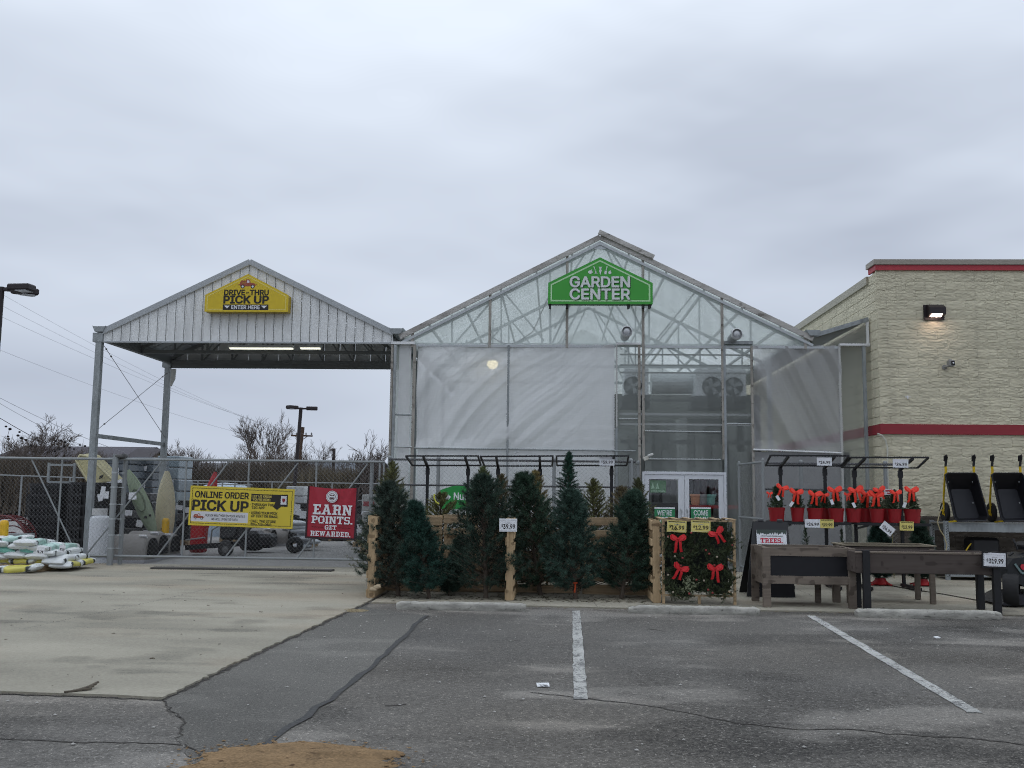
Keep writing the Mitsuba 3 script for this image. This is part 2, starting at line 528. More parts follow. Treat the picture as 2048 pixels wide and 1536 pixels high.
# ---------------------------------------------------------------- ground
def sheet(name, poly, z, mat, label=None, thick=0.0, kind='structure', cat=None):
    m = MB()
    m.prism([(p[0], p[1]) for p in poly], (0, 0, z - max(thick, 0.001)), (1, 0, 0), (0, 1, 0), (0, 0, max(thick, 0.001)))
    return obj(name, m, mat, label=label, kind=kind, cat=cat)


def jitter_line(pts, step, amp, seed):
    r = np.random.default_rng(seed)
    out = []
    for a, b in zip(pts[:-1], pts[1:]):
        a, b = np.array(a, float), np.array(b, float)
        n = max(2, int(np.linalg.norm(b - a) / step))
        for k in range(n):
            out.append(a + (b - a) * k / n)
    out.append(np.array(pts[-1], float))
    o = np.array(out)
    o[1:-1] += r.normal(0, amp, o[1:-1].shape)
    return o


g0 = MB(); g0.bbox((-400, -60, -0.5), (400, 900, -0.03))
obj('field_ground', g0, M_FIELD, kind='structure', label='winter ground reaching to the horizon')
m = MB(); m.bbox((-60, -30, -0.3), (60, 19.9, 0.0))
obj('parking_lot', m, M_ASPH, kind='structure', label='worn grey asphalt parking lot')

gp = lambda x, y: G(x, y)[:2]
# yard behind the gate
m = MB(); m.bbox((-45, 19.9, -0.3), (-3.3, 62, -0.002))
obj('storage_yard', m, M_YARD, kind='structure', label='grey paved storage yard behind the rolling gate')

edge_pts = [gp(325, 1400), gp(520, 1305), gp(735, 1206)]
cedge = jitter_line(edge_pts, 0.06, 0.014, 2)
fl = jitter_line([(-20, 7.66), gp(0, 1388), gp(200, 1394), gp(325, 1400)], 0.12, 0.008, 4)
far = [(-3.4, 19.95), (-20, 19.95)]
apron = [tuple(p) for p in fl] + [tuple(p) for p in cedge[1:]] + [(-2.60, 19.95)] + far[1:]
sheet('concrete_apron', apron, 0.022, M_CONC, 'weathered tan concrete drive leading to the gate', 0.2)
sw_front = jitter_line([gp(735, 1207) + [0.05, 0], gp(1240, 1218), gp(1519, 1223), gp(2048, 1233), (16, 14.1)], 0.25, 0.008, 6)
sheet('sidewalk', [tuple(p) for p in sw_front] + [(16, 20.3), (-2.55, 20.3)], 0.020, M_CONC, 'concrete walk in front of the garden building', 0.2)

# dark newer asphalt beside the apron, and the tar seam along it
seam = jitter_line([gp(855, 1232), gp(820, 1262), gp(740, 1340), gp(640, 1415), gp(545, 1480), gp(470, 1536), (-1.75, 4.6)], 0.25, 0.012, 8)
pe = jitter_line([gp(400, 1540), gp(352, 1478), gp(370, 1442), gp(345, 1425), gp(325, 1402)], .06, .015, 9)
patch = [tuple(p) for p in seam] + [(-2.4, 4.6)] + [tuple(p) for p in pe] + [tuple(p - np.array([0.0, 0.02])) for p in edge_pts] + [tuple(gp(735, 1216))]
sheet('asphalt_patch', patch, 0.004, M_PATCH, 'smooth darker strip of newer asphalt beside the concrete')


def strip(pts, w, z, seed, vary=0.5):
    r = np.random.default_rng(seed)
    p = np.array(pts); t = np.gradient(p, axis=0); t /= np.linalg.norm(t, axis=1, keepdims=True) + 1e-9
    nrm = np.stack([-t[:, 1], t[:, 0]], 1)
    ww = w * (1 - vary + 2 * vary * r.random(len(p)))[:, None] / 2
    a, b = p + nrm * ww, p - nrm * ww
    v = np.vstack([np.c_[a, np.full(len(p), z)], np.c_[b, np.full(len(p), z)]])
    n = len(p); i = np.arange(n - 1)
    return v, np.stack([i, i + n, i + n + 1, i + 1], 1)


def strips(name, lines, mat, label):
    m = MB()
    for k, (pts, w, z) in enumerate(lines):
        v, f = strip(pts, w, z, 20 + k, .22 if name == 'tar_seam' else .5)
        m.add(v, f)
    return obj(name, m, mat, kind='structure', label=label)


TAR = pm('tar', lambda p, n, uv: c3(1, 1, 1) * (0.028 + 0.03 * noise(p.x * 60, p.y * 60)), 0.7)
strips('tar_seam', [(seam[:-4], 0.058, 0.008)], TAR, 'black tar seam between old and new asphalt')
CR = pm('crack_dark', lambda p, n, uv: c3(1.1, 1, .9) * (0.022 + 0.03 * noise(p.x * 30, p.y * 30)), 0.9)
cl = lambda pts, w, s, z=0.003: (jitter_line([gp(*q) for q in pts], 0.07, 0.012, s), w, z)
strips('pavement_crack', [
    cl([(1060, 1385), (1150, 1395), (1290, 1410), (1480, 1447), (1600, 1460), (1680, 1458), (1800, 1470), (1960, 1478), (2060, 1492)], 0.022, 31),
    cl([(325, 1402), (345, 1425), (370, 1442), (352, 1478)], 0.010, 32, 0.008),
    cl([(0, 1478), (120, 1484), (270, 1486), (400, 1490), (540, 1493)], 0.018, 33),
    cl([(690, 1232), (780, 1231), (850, 1230)], 0.012, 34, 0.009),
    cl([(370, 1490), (400, 1515)], 0.012, 35, 0.008),
    cl([(1000, 1282), (1040, 1281)], 0.02, 36), cl([(770, 1412), (812, 1409)], 0.035, 37), cl([(1295, 1258), (1330, 1263)], 0.04, 38)], CR, 'thin dark cracks wandering over the asphalt')
edge_dirt = jitter_line([q + np.array([0.02, -0.01]) for q in edge_pts], 0.05, 0.012, 40)
strips('edge_dirt', [(edge_dirt, 0.045, 0.0075), (jitter_line([gp(0, 1389), gp(200, 1395), gp(325, 1402)], 0.05, 0.01, 41), 0.03, 0.0035)], CR, 'dark grit along the edge of the concrete')
JOINT = pm('joint_dark', lambda p, n, uv: c3(.9, .85, .75) * (0.085 + 0.10 * noise(p.x * 14, p.y * 14)), 0.9)
strips('slab_joint', [
    cl([(45, 1262), (200, 1229), (320, 1203), (420, 1180)], 0.012, 45, 0.0235),
    cl([(150, 1258), (420, 1264)], 0.006, 46, 0.0235), cl([(1175, 1199), (1195, 1216)], 0.012, 47, 0.0215),
    cl([(1575, 1172), (1625, 1195)], 0.012, 48, 0.0215), cl([(540, 1150), (720, 1156)], .006, 49, 0.0235)], JOINT, 'narrow saw cut joints in the concrete')
# sand spill at the bottom and little grit in the corner by the kerb
def mound(name, c, rx, ry, h, mat, label, seed, ang=0.0):
    n, mrings = 160, 12
    v = [[c[0], c[1], h]]
    th = np.arange(n) * 2 * np.pi / n
    edge = 0.62 + 0.75 * meshkit.fbm(np.stack([np.cos(th) * 1.8, np.sin(th) * 1.8, th * 0 + seed], -1), 6, seed)
    for k in range(1, mrings + 1):
        q = k / mrings
        hh = h * (1 - q * q) * (0.6 + 0.8 * meshkit.noise(np.stack([np.cos(th) * 4 * q, np.sin(th) * 4 * q, th * 0], -1), seed)) + 0.002
        x, y = np.cos(th) * rx * q * edge, np.sin(th) * ry * q * edge
        v += np.stack([c[0] + x * math.cos(ang) - y * math.sin(ang), c[1] + x * math.sin(ang) + y * math.cos(ang), hh if k < mrings else hh * 0 + 0.001], -1).tolist()
    f = [[0, 1 + j, 1 + (j + 1) % n] for j in range(n)]
    for k in range(mrings - 1):
        for j in range(n):
            a, b = 1 + k * n + j, 1 + k * n + (j + 1) % n
            f += [[a, a + n, b + n], [a, b + n, b]]
    return obj(name, (np.array(v), np.array(f)), mat, kind='structure', label=label, smooth=True)


c = G(600, 1510)
mound('sand_spill', c[:2] + [0.02, -0.14], 0.66, 0.40, 0.03, M_SAND, 'brown sand spilled on the asphalt', 3, 0.1)
mound('grit_heap', G(705, 1222)[:2], 0.22, 0.16, 0.022, pm('leaf_dirt', lambda p, n, uv: mix((.10, .075, .04), (.24, .2, .13), noise(p.x * 60, p.y * 60)), .95), 'dry leaves and grit heaped at the kerb corner', 5)

# loose sand, grit and pebbles
def grains(name, n, pts, rad, mat, label, seed, flat=.5):
    r = np.random.default_rng(seed); m = MB()
    base = np.array([[1, 0, 0], [0, 1, 0], [-1, 0, 0], [0, -1, 0], [0, 0, 1]], float); fc_ = np.array([[0, 1, 4], [1, 2, 4], [2, 3, 4], [3, 0, 4]])
    for q in pts:
        s = rad * (.4 + r.random() ** 2 * 1.4); a = r.random() * 6.28
        R = rot([0, 0, 1], math.degrees(a))
        m.add((base * [s, s * (.6 + .5 * r.random()), s * flat]) @ R.T + q, fc_)
    return obj(name, m, mat, kind='stuff', label=label)


rg = np.random.default_rng(17)
th = rg.random(700) * 6.28; rr_ = 1 + rg.exponential(.16, 700) - .12
grains('sand_grains', 700, np.stack([c[0] + .02 + .60 * rr_ * np.cos(th), c[1] - .14 + .38 * rr_ * np.sin(th), np.full(700, .009)], 1), .010, M_SAND, 'loose sand scattered round the spill', 18, .3)
pp = np.stack([rg.uniform(-5, 6, 420), rg.uniform(5.6, 13.2, 420), np.full(420, .009)], 1)
grains('pebbles', 420, pp, .010, C((.34, .33, .31), .9), 'pale pebbles and grit strewn over the lot', 19)
pp = np.stack([rg.uniform(-7, 6, 260), rg.uniform(7.6, 19, 260), np.full(260, .024)], 1)
pp = pp[(pp[:, 0] < -3.2) | (pp[:, 1] > 14)]
grains('leaf_bits', len(pp), pp, .018, C((.07, .055, .035), .9), 'dark leaf bits and grit on the concrete', 20, .25)
kk_ = np.vstack([np.stack([rg.uniform(-2.6, 6.5, 160), 13.62 + rg.normal(0, .10, 160), np.full(160, .008)], 1)])
grains('kerb_grit', len(kk_), kk_, .016, C((.16, .13, .09), .9), 'grit gathered along the wheel stops', 21, .35)

nl = np.vstack([np.stack([rg.uniform(-2.6, 1.4, 900), 14.25 + np.abs(rg.normal(0, .55, 900)), np.full(900, .024)], 1), np.stack([rg.uniform(-2.4, 2.6, 260), 13.55 + np.abs(rg.normal(0, .25, 260)), np.full(260, .024)], 1)])
nl = nl[nl[:, 1] > 13.95]
grains('needle_litter', len(nl), nl, .020, C((.045, .042, .022), .9), 'fallen needles and twigs under the cut trees', 22, .15)

# painted parking lines
def line4(name, q, label, z=0.006):
    a = [gp(*x) for x in q]
    L, R = jitter_line([a[0], a[3]], 0.10, 0.0035, 51), jitter_line([a[1], a[2]], 0.10, 0.0035, 52)
    n = min(len(L), len(R))
    m = MB(); v = np.vstack([np.c_[L[:n], np.full(n, z)], np.c_[R[:n], np.full(n, z)]]); i = np.arange(n - 1)
    m.add(v, np.stack([i, i + n, i + n + 1, i + 1], 1))
    return obj(name, m, M_LINE, kind='structure', label=label)


line4('parking_line', [(1145, 1222), (1160, 1222), (1176, 1400), (1147, 1400)], 'worn white parking line pointing straight at the camera')
line4('parking_line', [(1613, 1232), (1630, 1232), (1966, 1427), (1934, 1426)], 'white parking line slanting to the lower right')

# wheel stops
def wheel_stop(x0, x1, yb, label, seed):
    a, b = G(x0, yb), G(x1, yb)
    b[1] = a[1]
    L = b[0] - a[0]; nseg = 36
    prof = np.array([(0, 0.0), (0.0, 0.075), (0.03, 0.105), (0.125, 0.105), (0.155, 0.075), (0.155, 0.0)])
    r = np.random.default_rng(seed)
    xs = np.linspace(0, L, nseg)
    v = []
    for i, x in enumerate(xs):
        e = 1.0 if 0 < i < nseg - 1 else 0.93
        pr = prof.copy()
        pr[1:5] += r.normal(0, 0.0035, (4, 2))
        if i in (0, nseg - 1) or (i < 3 and seed == 72):
            pr[1:5, 1] *= 0.72 + 0.2 * r.random()
        v += [[a[0] + x, a[1] + q[0], q[1] * e] for q in pr]
    k = len(prof); f = []
    for i in range(nseg - 1):
        for j in range(k - 1):
            f.append([i * k + j, (i + 1) * k + j, (i + 1) * k + j + 1, i * k + j + 1])
    f4 = np.array(f); f3 = np.vstack([f4[:, [0, 1, 2]], f4[:, [0, 2, 3]]])
    caps = [[0, j + 1, j] for j in range(1, k - 1)] + [[(nseg - 1) * k, (nseg - 1) * k + j, (nseg - 1) * k + j + 1] for j in range(1, k - 1)]
    f3 = np.vstack([f3, caps])
    obj('wheel_stop', (np.array(v), f3), M_STOP, smooth=35, label=label, cat='wheel stop', group='concrete wheel stops at the parking bays')


wheel_stop(792, 1052, 1219, 'concrete wheel stop in front of the cut pine trees', 71)
wheel_stop(1258, 1512, 1227, 'chipped concrete wheel stop below the crate of wreaths', 72)
wheel_stop(1716, 1987, 1235, 'concrete wheel stop in front of the long dark planter', 73)

# litter
m = MB(); q = G(1086, 1374)
for ang, s in ((10, .05), (80, .035), (150, .04)):
    m.box(q + [0, 0, 0.018], (s * 2.1, s, 0.004), rot([0, 0, 1], ang) @ rot([1, 0, 0], 24))
obj('litter', m, WHITE, label='crumpled white wrapper lying on the asphalt', cat='litter')
m = MB(); q = G(1874, 1276); m.box(q + [0, 0, 0.008], (.07, .045, .008), rot([0, 0, 1], 30) @ rot([1, 0, 0], 10))
obj('litter', m, WHITE, label='small white scrap lying right of the slanting line', cat='litter')
m = MB(); a, b = G(128, 1392), G(183, 1386)
for k in range(4):
    m.bar(a + [0.03 * k, .03 * k, .03], b + [0, .035 * k, .035 + .01 * k], .018, .012)
obj('bark_strip', m, C((0.10, 0.085, 0.065), .9), label='strip of bark lying on the concrete edge at left', cat='debris')
m = MB(); m.bbox(G(302, 1140) + [0, -.04, 0.02], G(668, 1144) + [0, .04, 0.055])
obj('gate_track', m, C((0.07, 0.065, 0.06), .8), label='long dark steel track lying on the ground below the rolling gate', cat='track')
# ---------------------------------------------------------------- store building
YS = 20.0
SX = P(1752, 560, YS)[0]
ST = P(1751, 520, YS)[2]
store = thing('store_building', 'tan split face block store with two red bands at the right', 'building')
CH, BW = 0.2032, 0.4064
z_low = 1.22
z_red0, z_red1 = P(1761, 868, YS)[2], P(1761, 848, YS)[2]
wall = MB()
wall.bbox((SX + 0.03, YS + 0.03, 0), (SX + 14, YS + 0.3, ST - 0.02))
wall.bbox((SX + 0.03, YS + 0.3, 0), (SX + 0.3, YS + 26, ST - 0.55))
wall_k = obj('wall', wall, M_BLOCK, store)
rb = np.random.default_rng(99)


def block_face(m, x0, x1, z0, z1, y, rough=0.017, nx=11, nz=7, seed=0):
    xs, zs = np.linspace(x0, x1, nx), np.linspace(z0, z1, nz)
    X, Z = np.meshgrid(xs, zs, indexing='ij')
    d = rough * (meshkit.fbm(np.stack([X * 7, Z * 19, X * 0 + seed * .37], -1), 3, 5) - 0.45) * 2
    edge = (np.minimum(np.minimum(X - x0, x1 - X) / (x1 - x0) * 12, np.minimum(Z - z0, z1 - Z) / (z1 - z0) * 7)).clip(0, 1)
    Yv = y - 0.005 * edge - d * (0.45 + 0.55 * edge)
    v = np.stack([X, Yv, Z], -1).reshape(-1, 3)
    i, j = np.meshgrid(np.arange(nx - 1), np.arange(nz - 1), indexing='ij')
    q = np.stack([i * nz + j, (i + 1) * nz + j, (i + 1) * nz + j + 1, i * nz + j + 1], -1).reshape(-1, 4)
    m.add(v, q)
    # sides back to the mortar plane
    rim = [k for k in range(0, nx * nz, nz)] + [(nx - 1) * nz + j for j in range(1, nz)] + [k * nz + nz - 1 for k in range(nx - 2, -1, -1)] + [j for j in range(nz - 2, 0, -1)]
    rv = v[rim]; bv = rv.copy(); bv[:, 1] = y + 0.05
    n = len(rim); k = np.arange(n)
    m.add(np.vstack([rv, bv]), np.stack([k, k + n, (k + 1) % n + n, (k + 1) % n], 1))


ncourse = int(ST / CH)
low, far_blocks = MB(), MB()
for c in range(ncourse + 1):
    z0, z1 = c * CH + 0.0012, min((c + 1) * CH - 0.0012, ST - 0.2)
    if z1 - z0 < 0.05:
        continue
    off = 0 if c % 2 == 0 else -BW / 2
    for b in range(0, 24):
        x0, x1 = SX + off + b * BW, SX + off + (b + 1) * BW - 0.0025
        if x1 <= SX + 0.02:
            continue
        x0 = max(x0, SX)
        if c < 6:
            block_face(low, x0, x1, z0, z1, YS, .010, 5, 3, c * 31 + b)
        elif x0 > P(2060, 700, YS)[0]:
            block_face(far_blocks, x0, x1, z0, z1, YS, .012, 5, 3, c * 31 + b)
        else:
            m = MB(); block_face(m, x0, x1, z0, z1, YS, seed=c * 31 + b)
            obj('block', m, M_BLOCK, wall_k, smooth=40)
obj('lower_blocks', low, M_BROWNB, wall_k, kind='stuff', label='darker brown blocks at the foot of the wall')
obj('far_blocks', far_blocks, M_BLOCK, wall_k, kind='stuff')
side = MB()
for c in range(31):
    off = 0 if c % 2 else BW / 2
    for b in range(44):
        y0 = YS + 0.006 + max(0, off - BW / 2 + b * BW if off else b * BW)
        d = 0.008 * rb.random()
        side.bbox((SX - d, y0, c * CH + 0.006), (SX + 0.05, y0 + BW - 0.01, (c + 1) * CH - 0.004))
obj('side_blocks', side, M_BLOCK, wall_k, kind='stuff')
m = MB(); m.bbox((SX - 0.022, YS - 0.045, z_red0), (SX + 14, YS + 0.02, z_red1)); m.bbox((SX - 0.022, YS + 0.02, z_red0), (SX + 0.02, YS + 9, z_red1))
obj('red_band', m, C((0.25, 0.022, 0.032), .55), store, label='lower red band')
zt = ST - 0.11
m = MB(); m.bbox((SX - 0.022, YS - 0.045, ST - 0.225), (SX + 14, YS + 0.02, zt - 0.0041)); m.bbox((SX - 0.022, YS + 0.02, ST - 0.225), (SX + 0.02, YS + 0.42, zt - 0.004))
obj('red_band', m, C((0.38, 0.034, 0.048), .5), store, label='red band under the roof edge')
COP = C((0.29, 0.265, 0.225), .5)
m = MB(); m.bbox((SX - 0.06, YS - 0.075, zt), (SX + 14, YS + 0.35, ST)); m.bbox((SX - 0.06, YS + 0.35, zt), (SX + 0.4, YS + 0.45, ST))
obj('coping', m, COP, store)
m = MB(); m.bbox((SX - 0.05, YS + 0.47, ST - 0.42), (SX + 0.34, YS + 26, ST - 0.25))
obj('coping', m, C((0.34, 0.32, 0.25), .5), store)
m = MB(); m.bbox((SX + .3, YS + .3, ST - .8), (SX + 14, YS + 26, ST - .7)); obj('roof', m, C((.5, .5, .5), .8), store)

# wall light
lt = thing('wall_light', 'dark square wall light glowing above a patch of wall', 'light')
a, b = P(1846, 641, YS), P(1886, 611, YS)
m = MB(); m.bbox((a[0], YS - 0.05, a[2]), (b[0], YS - 0.03, b[2])); 
m.prism([(0, 0), (0.17, 0.05), (0.17, 0.19), (0.04, 0.27), (0, 0.27)], (a[0] + 0.06, YS - 0.05, a[2] + 0.05), (0, -1, 0), (0, 0, 1), (b[0] - a[0] - 0.09, 0, 0))
obj('housing', m, C((0.018, 0.012, 0.014), .45), lt)
m = MB(); m.prism([(0.06, 0.012), (0.17, 0.05), (0.172, 0.042), (0.062, 0.004)], (a[0] + 0.10, YS - 0.052, a[2] + 0.049), (0, -1, 0), (0, 0, 1), (0.22, 0, 0))

obj('lens', m, C((.8, .7, .66), .5), lt, emitter={'type': 'area', 'radiance': {'type': 'rgb', 'value': [9.0, 6.6, 5.4]}})
# camera on the wall
cm = thing('security_camera', 'small grey security camera fixed high on the tan wall', 'camera')
q = P(1893, 729, YS)
m = MB(); m.rbox(q + [0.02, -0.16, 0.0], (0.11, 0.16, 0.13), .015)
obj('body', m, C((.22, .22, .215), .5), cm)
m = MB(); m.rbox(q + [0.035, -0.243, 0.0], (0.075, 0.02, 0.085), .008); obj('window', m, BLACK, cm)
m = MB(); m.lathe([(0.0, 0), (0.016, 0), (0.016, .01), (0, .012)], q + [0.035, -0.254, 0], 10, rot([1, 0, 0], 90)); obj('lens', m, WHITE, cm)
m = MB(); m.tube([q + [-0.05, -0.01, -0.06], q + [-0.04, -0.1, -0.055], q + [-0.01, -0.16, -0.05]], .022, 8); m.lathe([(0, 0), (.05, 0), (.05, .03), (0, .03)], q + [-0.05, -0.0, -0.06], 12, rot([1, 0, 0], 90)); m.bbox(q + [-.02, -.2, .065], q + [.03, -.14, .085])
obj('bracket', m, C((.25, .25, .24), .5), cm)
# white scar plate and conduit
q = P(1814, 794, YS)
m = MB(); m.bbox(q + [-.05, -.045, -.008], q + [.05, -.025, .006]); m.bbox(q + [-.012, -.045, -.045], q + [.01, -.025, .03])
obj('wall_bracket', m, CARD, label='tiny white bracket left on the tan wall below the camera', cat='bracket')
pts = [P(1755, 867, YS - .06), P(1764, 871, YS - .06), P(1771, 880, YS - .06), P(1775, 895, YS - .06), P(1775, 930, YS - .06), P(1777, 1000, YS - .06), P(1778, 1060, YS - .06)]
m = MB(); m.tube(pts, .016, 8); obj('conduit', m, C((.5, .5, .44), .5), label='cream conduit curving down the store wall beside the greenhouse', cat='pipe')
# ---------------------------------------------------------------- greenhouse (garden building)
YG = 20.5
DG = 12.0
gh = thing('greenhouse', 'translucent gabled greenhouse with plastic curtains and weathered frame', 'greenhouse')
g = lambda x, y, dy=0.0: P(x, y, YG + dy)
RX, RZ = P(1200, 470, YG)[0], P(1200, 470, YG)[2]
LX, RXx = P(803, 668, YG)[0], P(1622, 672, YG)[0]
EZ = (P(803, 668, YG)[2] + P(1622, 672, YG)[2]) / 2
HZ = P(1000, 690, YG)[2]
WL, WR = P(780, 800, YG)[0], P(1737, 750, YG)[0]


def slope_z(x):
    return RZ - (RZ - EZ) * (abs(x - RX) / ((RX - LX) if x < RX else (RXx - RX)))


# rake boards, weathered
for nm, x0, x1, lab in (('rake_board', LX - 0.03, RX, None), ('rake_board', RX, RXx + 0.03, None)):
    m = MB()
    za, zb = slope_z(x0), slope_z(x1)
    m.bar((x0, YG - 0.05, za - 0.06), (x1, YG - 0.05, zb - 0.06), 0.05, 0.11, up=(0, 0, 1)); obj(nm, m, M_GREYX, gh)
    m = MB(); m.bar((x0, YG - 0.03, za - 0.20), (x1, YG - 0.03, zb - 0.20), 0.04, 0.055); obj('rake_trim', m, ALU, gh)
m = MB(); xc = P(1307, 517, YG)[0]
m.bar((RX - 0.03, YG - 0.09, slope_z(RX) + 0.045), (xc, YG - 0.09, slope_z(xc) + 0.05), 0.06, 0.10); obj('rake_board', m, M_GREYX, gh, label='extra weathered board on the right slope of the peak')
m = MB(); m.prism([(-.18, -.05), (0, .05), (.18, -.05), (.12, -.12), (-.12, -.12)], (RX, YG - .008, RZ - .2), (1, 0, 0), (0, 0, 1), (0, -.02, 0)); obj('ridge_plate', m, ALU, gh)

# gable panes: one sheet between each pair of mullions
mx = [P(825, 680, YG)[0], P(980, 640, YG)[0], P(1134, 640, YG)[0], P(1286, 640, YG)[0], P(1444, 650, YG)[0], P(1610, 680, YG)[0]]
edges = [LX + .05] + mx + [RXx - .02]
for a, b in zip(edges[:-1], edges[1:]):
    xs = sorted([a, b] + ([RX] if a < RX < b else []))
    top = [(x, slope_z(x) - 0.12) for x in xs]
    poly = [(b, HZ), (a, HZ)] + [(x, z) for x, z in top]
    if abs(top[0][1] - HZ) < 0.02 or abs(a - b) < .04:
        continue
    m = MB(); m.prism([(x, z) for x, z in poly], (0, YG + 0.02, 0), (1, 0, 0), (0, 0, 1), (0, 0.004, 0))
    v, f = m.get()
    # a single sheet: front face only
    tri = [[0, i, i + 1] for i in range(1, len(poly) - 1)]
    obj('gable_pane', (np.array([[x, YG + 0.02, z] for x, z in poly]), np.array(tri)), M_POLY, gh)
for x in mx[1:-1] + [mx[0], mx[-1]]:
    m = MB(); m.bbox((x - 0.028, YG - 0.035, HZ - 0.06 if x not in (mx[3], mx[4]) else 2.35), (x + 0.028, YG + 0.01, slope_z(x) - 0.10)); obj('mullion', m, M_GREYW, gh)
# header
m = MB(); m.bbox((mx[0], YG - 0.03, HZ - 0.05), (P(1230, 690, YG)[0], YG + 0.05, HZ)); m.bbox((P(1290, 690, YG)[0], YG - 0.03, HZ - 0.05), (P(1680, 690, YG)[0], YG + 0.05, HZ)); obj('header', m, ALU, gh)
for x0, x1, y0, y1, mt in ((783, 830, 684, 689, WHITE), (1232, 1281, 686, 690, WHITE), (1448, 1505, 683, 689, M_GALV), (1678, 1738, 688, 692, WHITE)):
    a, b = g(x0, y1), g(x1, y0)
    m = MB(); m.bbox((a[0], YG - .07, a[2]), (b[0], YG + .03, b[2])); obj('head_cap', m, mt, gh)
# posts on the front
def post(x, y0, y1, w, mt, dy=0.0):
    a, b = g(x, y1), g(x, y0)
    x = (a[0] + b[0]) / 2
    z0 = 0 if y1 >= 1100 else a[2]
    m = MB(); m.bbox((x - w / 2, YG - 0.05 + dy, z0), (x + w / 2, YG + 0.02 + dy, b[2])); obj('post', m, mt, gh)


post(780, 690, 1120, .05, M_GREYW); post(786, 690, 1120, .055, M_GALV, -.012); post(825, 690, 1120, .06, M_GREYW)
post(1233, 690, 855, .030, LGREY, -.02); post(1233, 856, 1120, .05, M_GALV); post(1279, 690, 1120, .055, M_GREYW, .01)
post(1451, 690, 1120, .05, M_GALV, .01); post(1506, 692, 1120, .045, M_GREYW); post(1683, 692, 1120, .04, LGREY); post(1733, 692, 1120, .06, M_GALV)
m = MB(); q = [g(1018, 690, -.07), g(1016, 800, -.07), g(1015, 900, -.07)]; x = q[1][0]; m.tube([(x, YG - .07, 0), (x, YG - .07, HZ - .01)], .024, 8); obj('pipe_post', m, M_GALV, gh)
# horizontal rails
def rail(x0, x1, y0, y1, r, mt, dy=-.06):
    m = MB(); m.tube([P(x0, y0, YG + dy), P(x1, y1, YG + dy)], r, 8); obj('rail', m, mt, gh)


rail(788, 824, 893, 894, .02, ALU); rail(828, 1272, 896, 902, .016, M_GALV, -.05); rail(1506, 1683, 899, 906, .018, WHITE, -.06); rail(788, 824, 829, 830, .018, M_GALV, .03)
rail(1290, 1442, 944, 946, .018, ALU, -.02); rail(1286, 1442, 862, 864, .014, ALU, .02); rail(1238, 1278, 838, 838, .014, ALU, .02)
rail(1452, 1504, 848, 848, .014, ALU, .02); rail(1286, 1442, 918, 919, .012, ALU, .0)
# flat panes low
def pane(x0, x1, y0, y1, mt, dy=0.0, name='wall_pane', nx=1):
    a, b = g(x0, y1, dy), g(x1, y0, dy)
    z0 = 0.02 if y1 >= 1100 else a[2]
    obj(name, (np.array([[a[0], YG + dy, z0], [b[0], YG + dy, z0], [b[0], YG + dy, b[2]], [a[0], YG + dy, b[2]]]), np.array([[0, 1, 2], [0, 2, 3]])), mt, gh)


pane(788, 823, 690, 1120, M_FILM, .03)
pane(1235, 1278, 690, 1120, M_POLYC, .03); pane(1290, 1441, 690, 944, M_POLYC, .03); pane(1453, 1504, 690, 1120, M_POLYC, .03); pane(1686, 1731, 692, 1120, M_POLYC, .03)


# plastic curtains with folds
def curtain(x0, x1, y0, y1, seed, lean, amp, fade, label, mat=None):
    a, b = g(x0, y1), g(x1, y0)
    W, H = b[0] - a[0], b[2] - a[2]
    nx, nz = 200, 110
    X, Z = np.meshgrid(np.linspace(0, W, nx), np.linspace(0, H, nz), indexing='ij')
    s = (X - Z * lean(X / W))
    k = meshkit.fbm(np.stack([s * 2.3, Z * 0.16, X * 0 + seed], -1), 3, seed)
    k2 = meshkit.fbm(np.stack([s * 7.0, Z * 0.35, X * 0 + seed + 4], -1), 2, seed + 2)
    horiz = meshkit.fbm(np.stack([X * 0.8, Z * 9, X * 0], -1), 2, seed + 5)
    m1 = fade(X / W, Z / H)
    D = amp * ((k - 0.5) * 2.4 + (k2 - .5) * .5) * m1 + 0.03 * (horiz - .5) * np.clip(1 - Z / H * 2.2, 0, 1)
    hem = np.clip(Z / H * 10, 0, 1) * np.clip((1 - Z / H) * 14, 0.25, 1)
    v = np.stack([a[0] + X, YG - 0.03 + D * hem, a[2] + Z + 0.012 * np.sin(X * 23) * np.clip(Z / H * 20 - 19, 0, 1)], -1).reshape(-1, 3)
    i, j = np.meshgrid(np.arange(nx - 1), np.arange(nz - 1), indexing='ij')
    q = np.stack([i * nz + j, (i + 1) * nz + j, (i + 1) * nz + j + 1, i * nz + j + 1], -1).reshape(-1, 4)
    obj('curtain', (v, q), mat or M_FILM, gh, smooth=True, label=label)


curtain(831, 1229, 690, 897, 7, lambda u: 0.35 + 0.75 * np.clip(u * 1.4, 0, 1), 0.19, lambda u, h: np.clip(1.25 - u * 1.25, 0.10, 1), 'wide wrinkled plastic curtain left of the doors')
curtain(1508, 1681, 692, 902, 21, lambda u: -0.45 + 0 * u, 0.17, lambda u, h: 0.9 + 0 * u, 'narrow wrinkled plastic curtain right of the doors', M_FILM2)
pane(831, 1229, 899, 1120, M_FILM, .01, 'lower_film'); pane(1508, 1681, 905, 1120, M_FILM2, .01, 'lower_film')

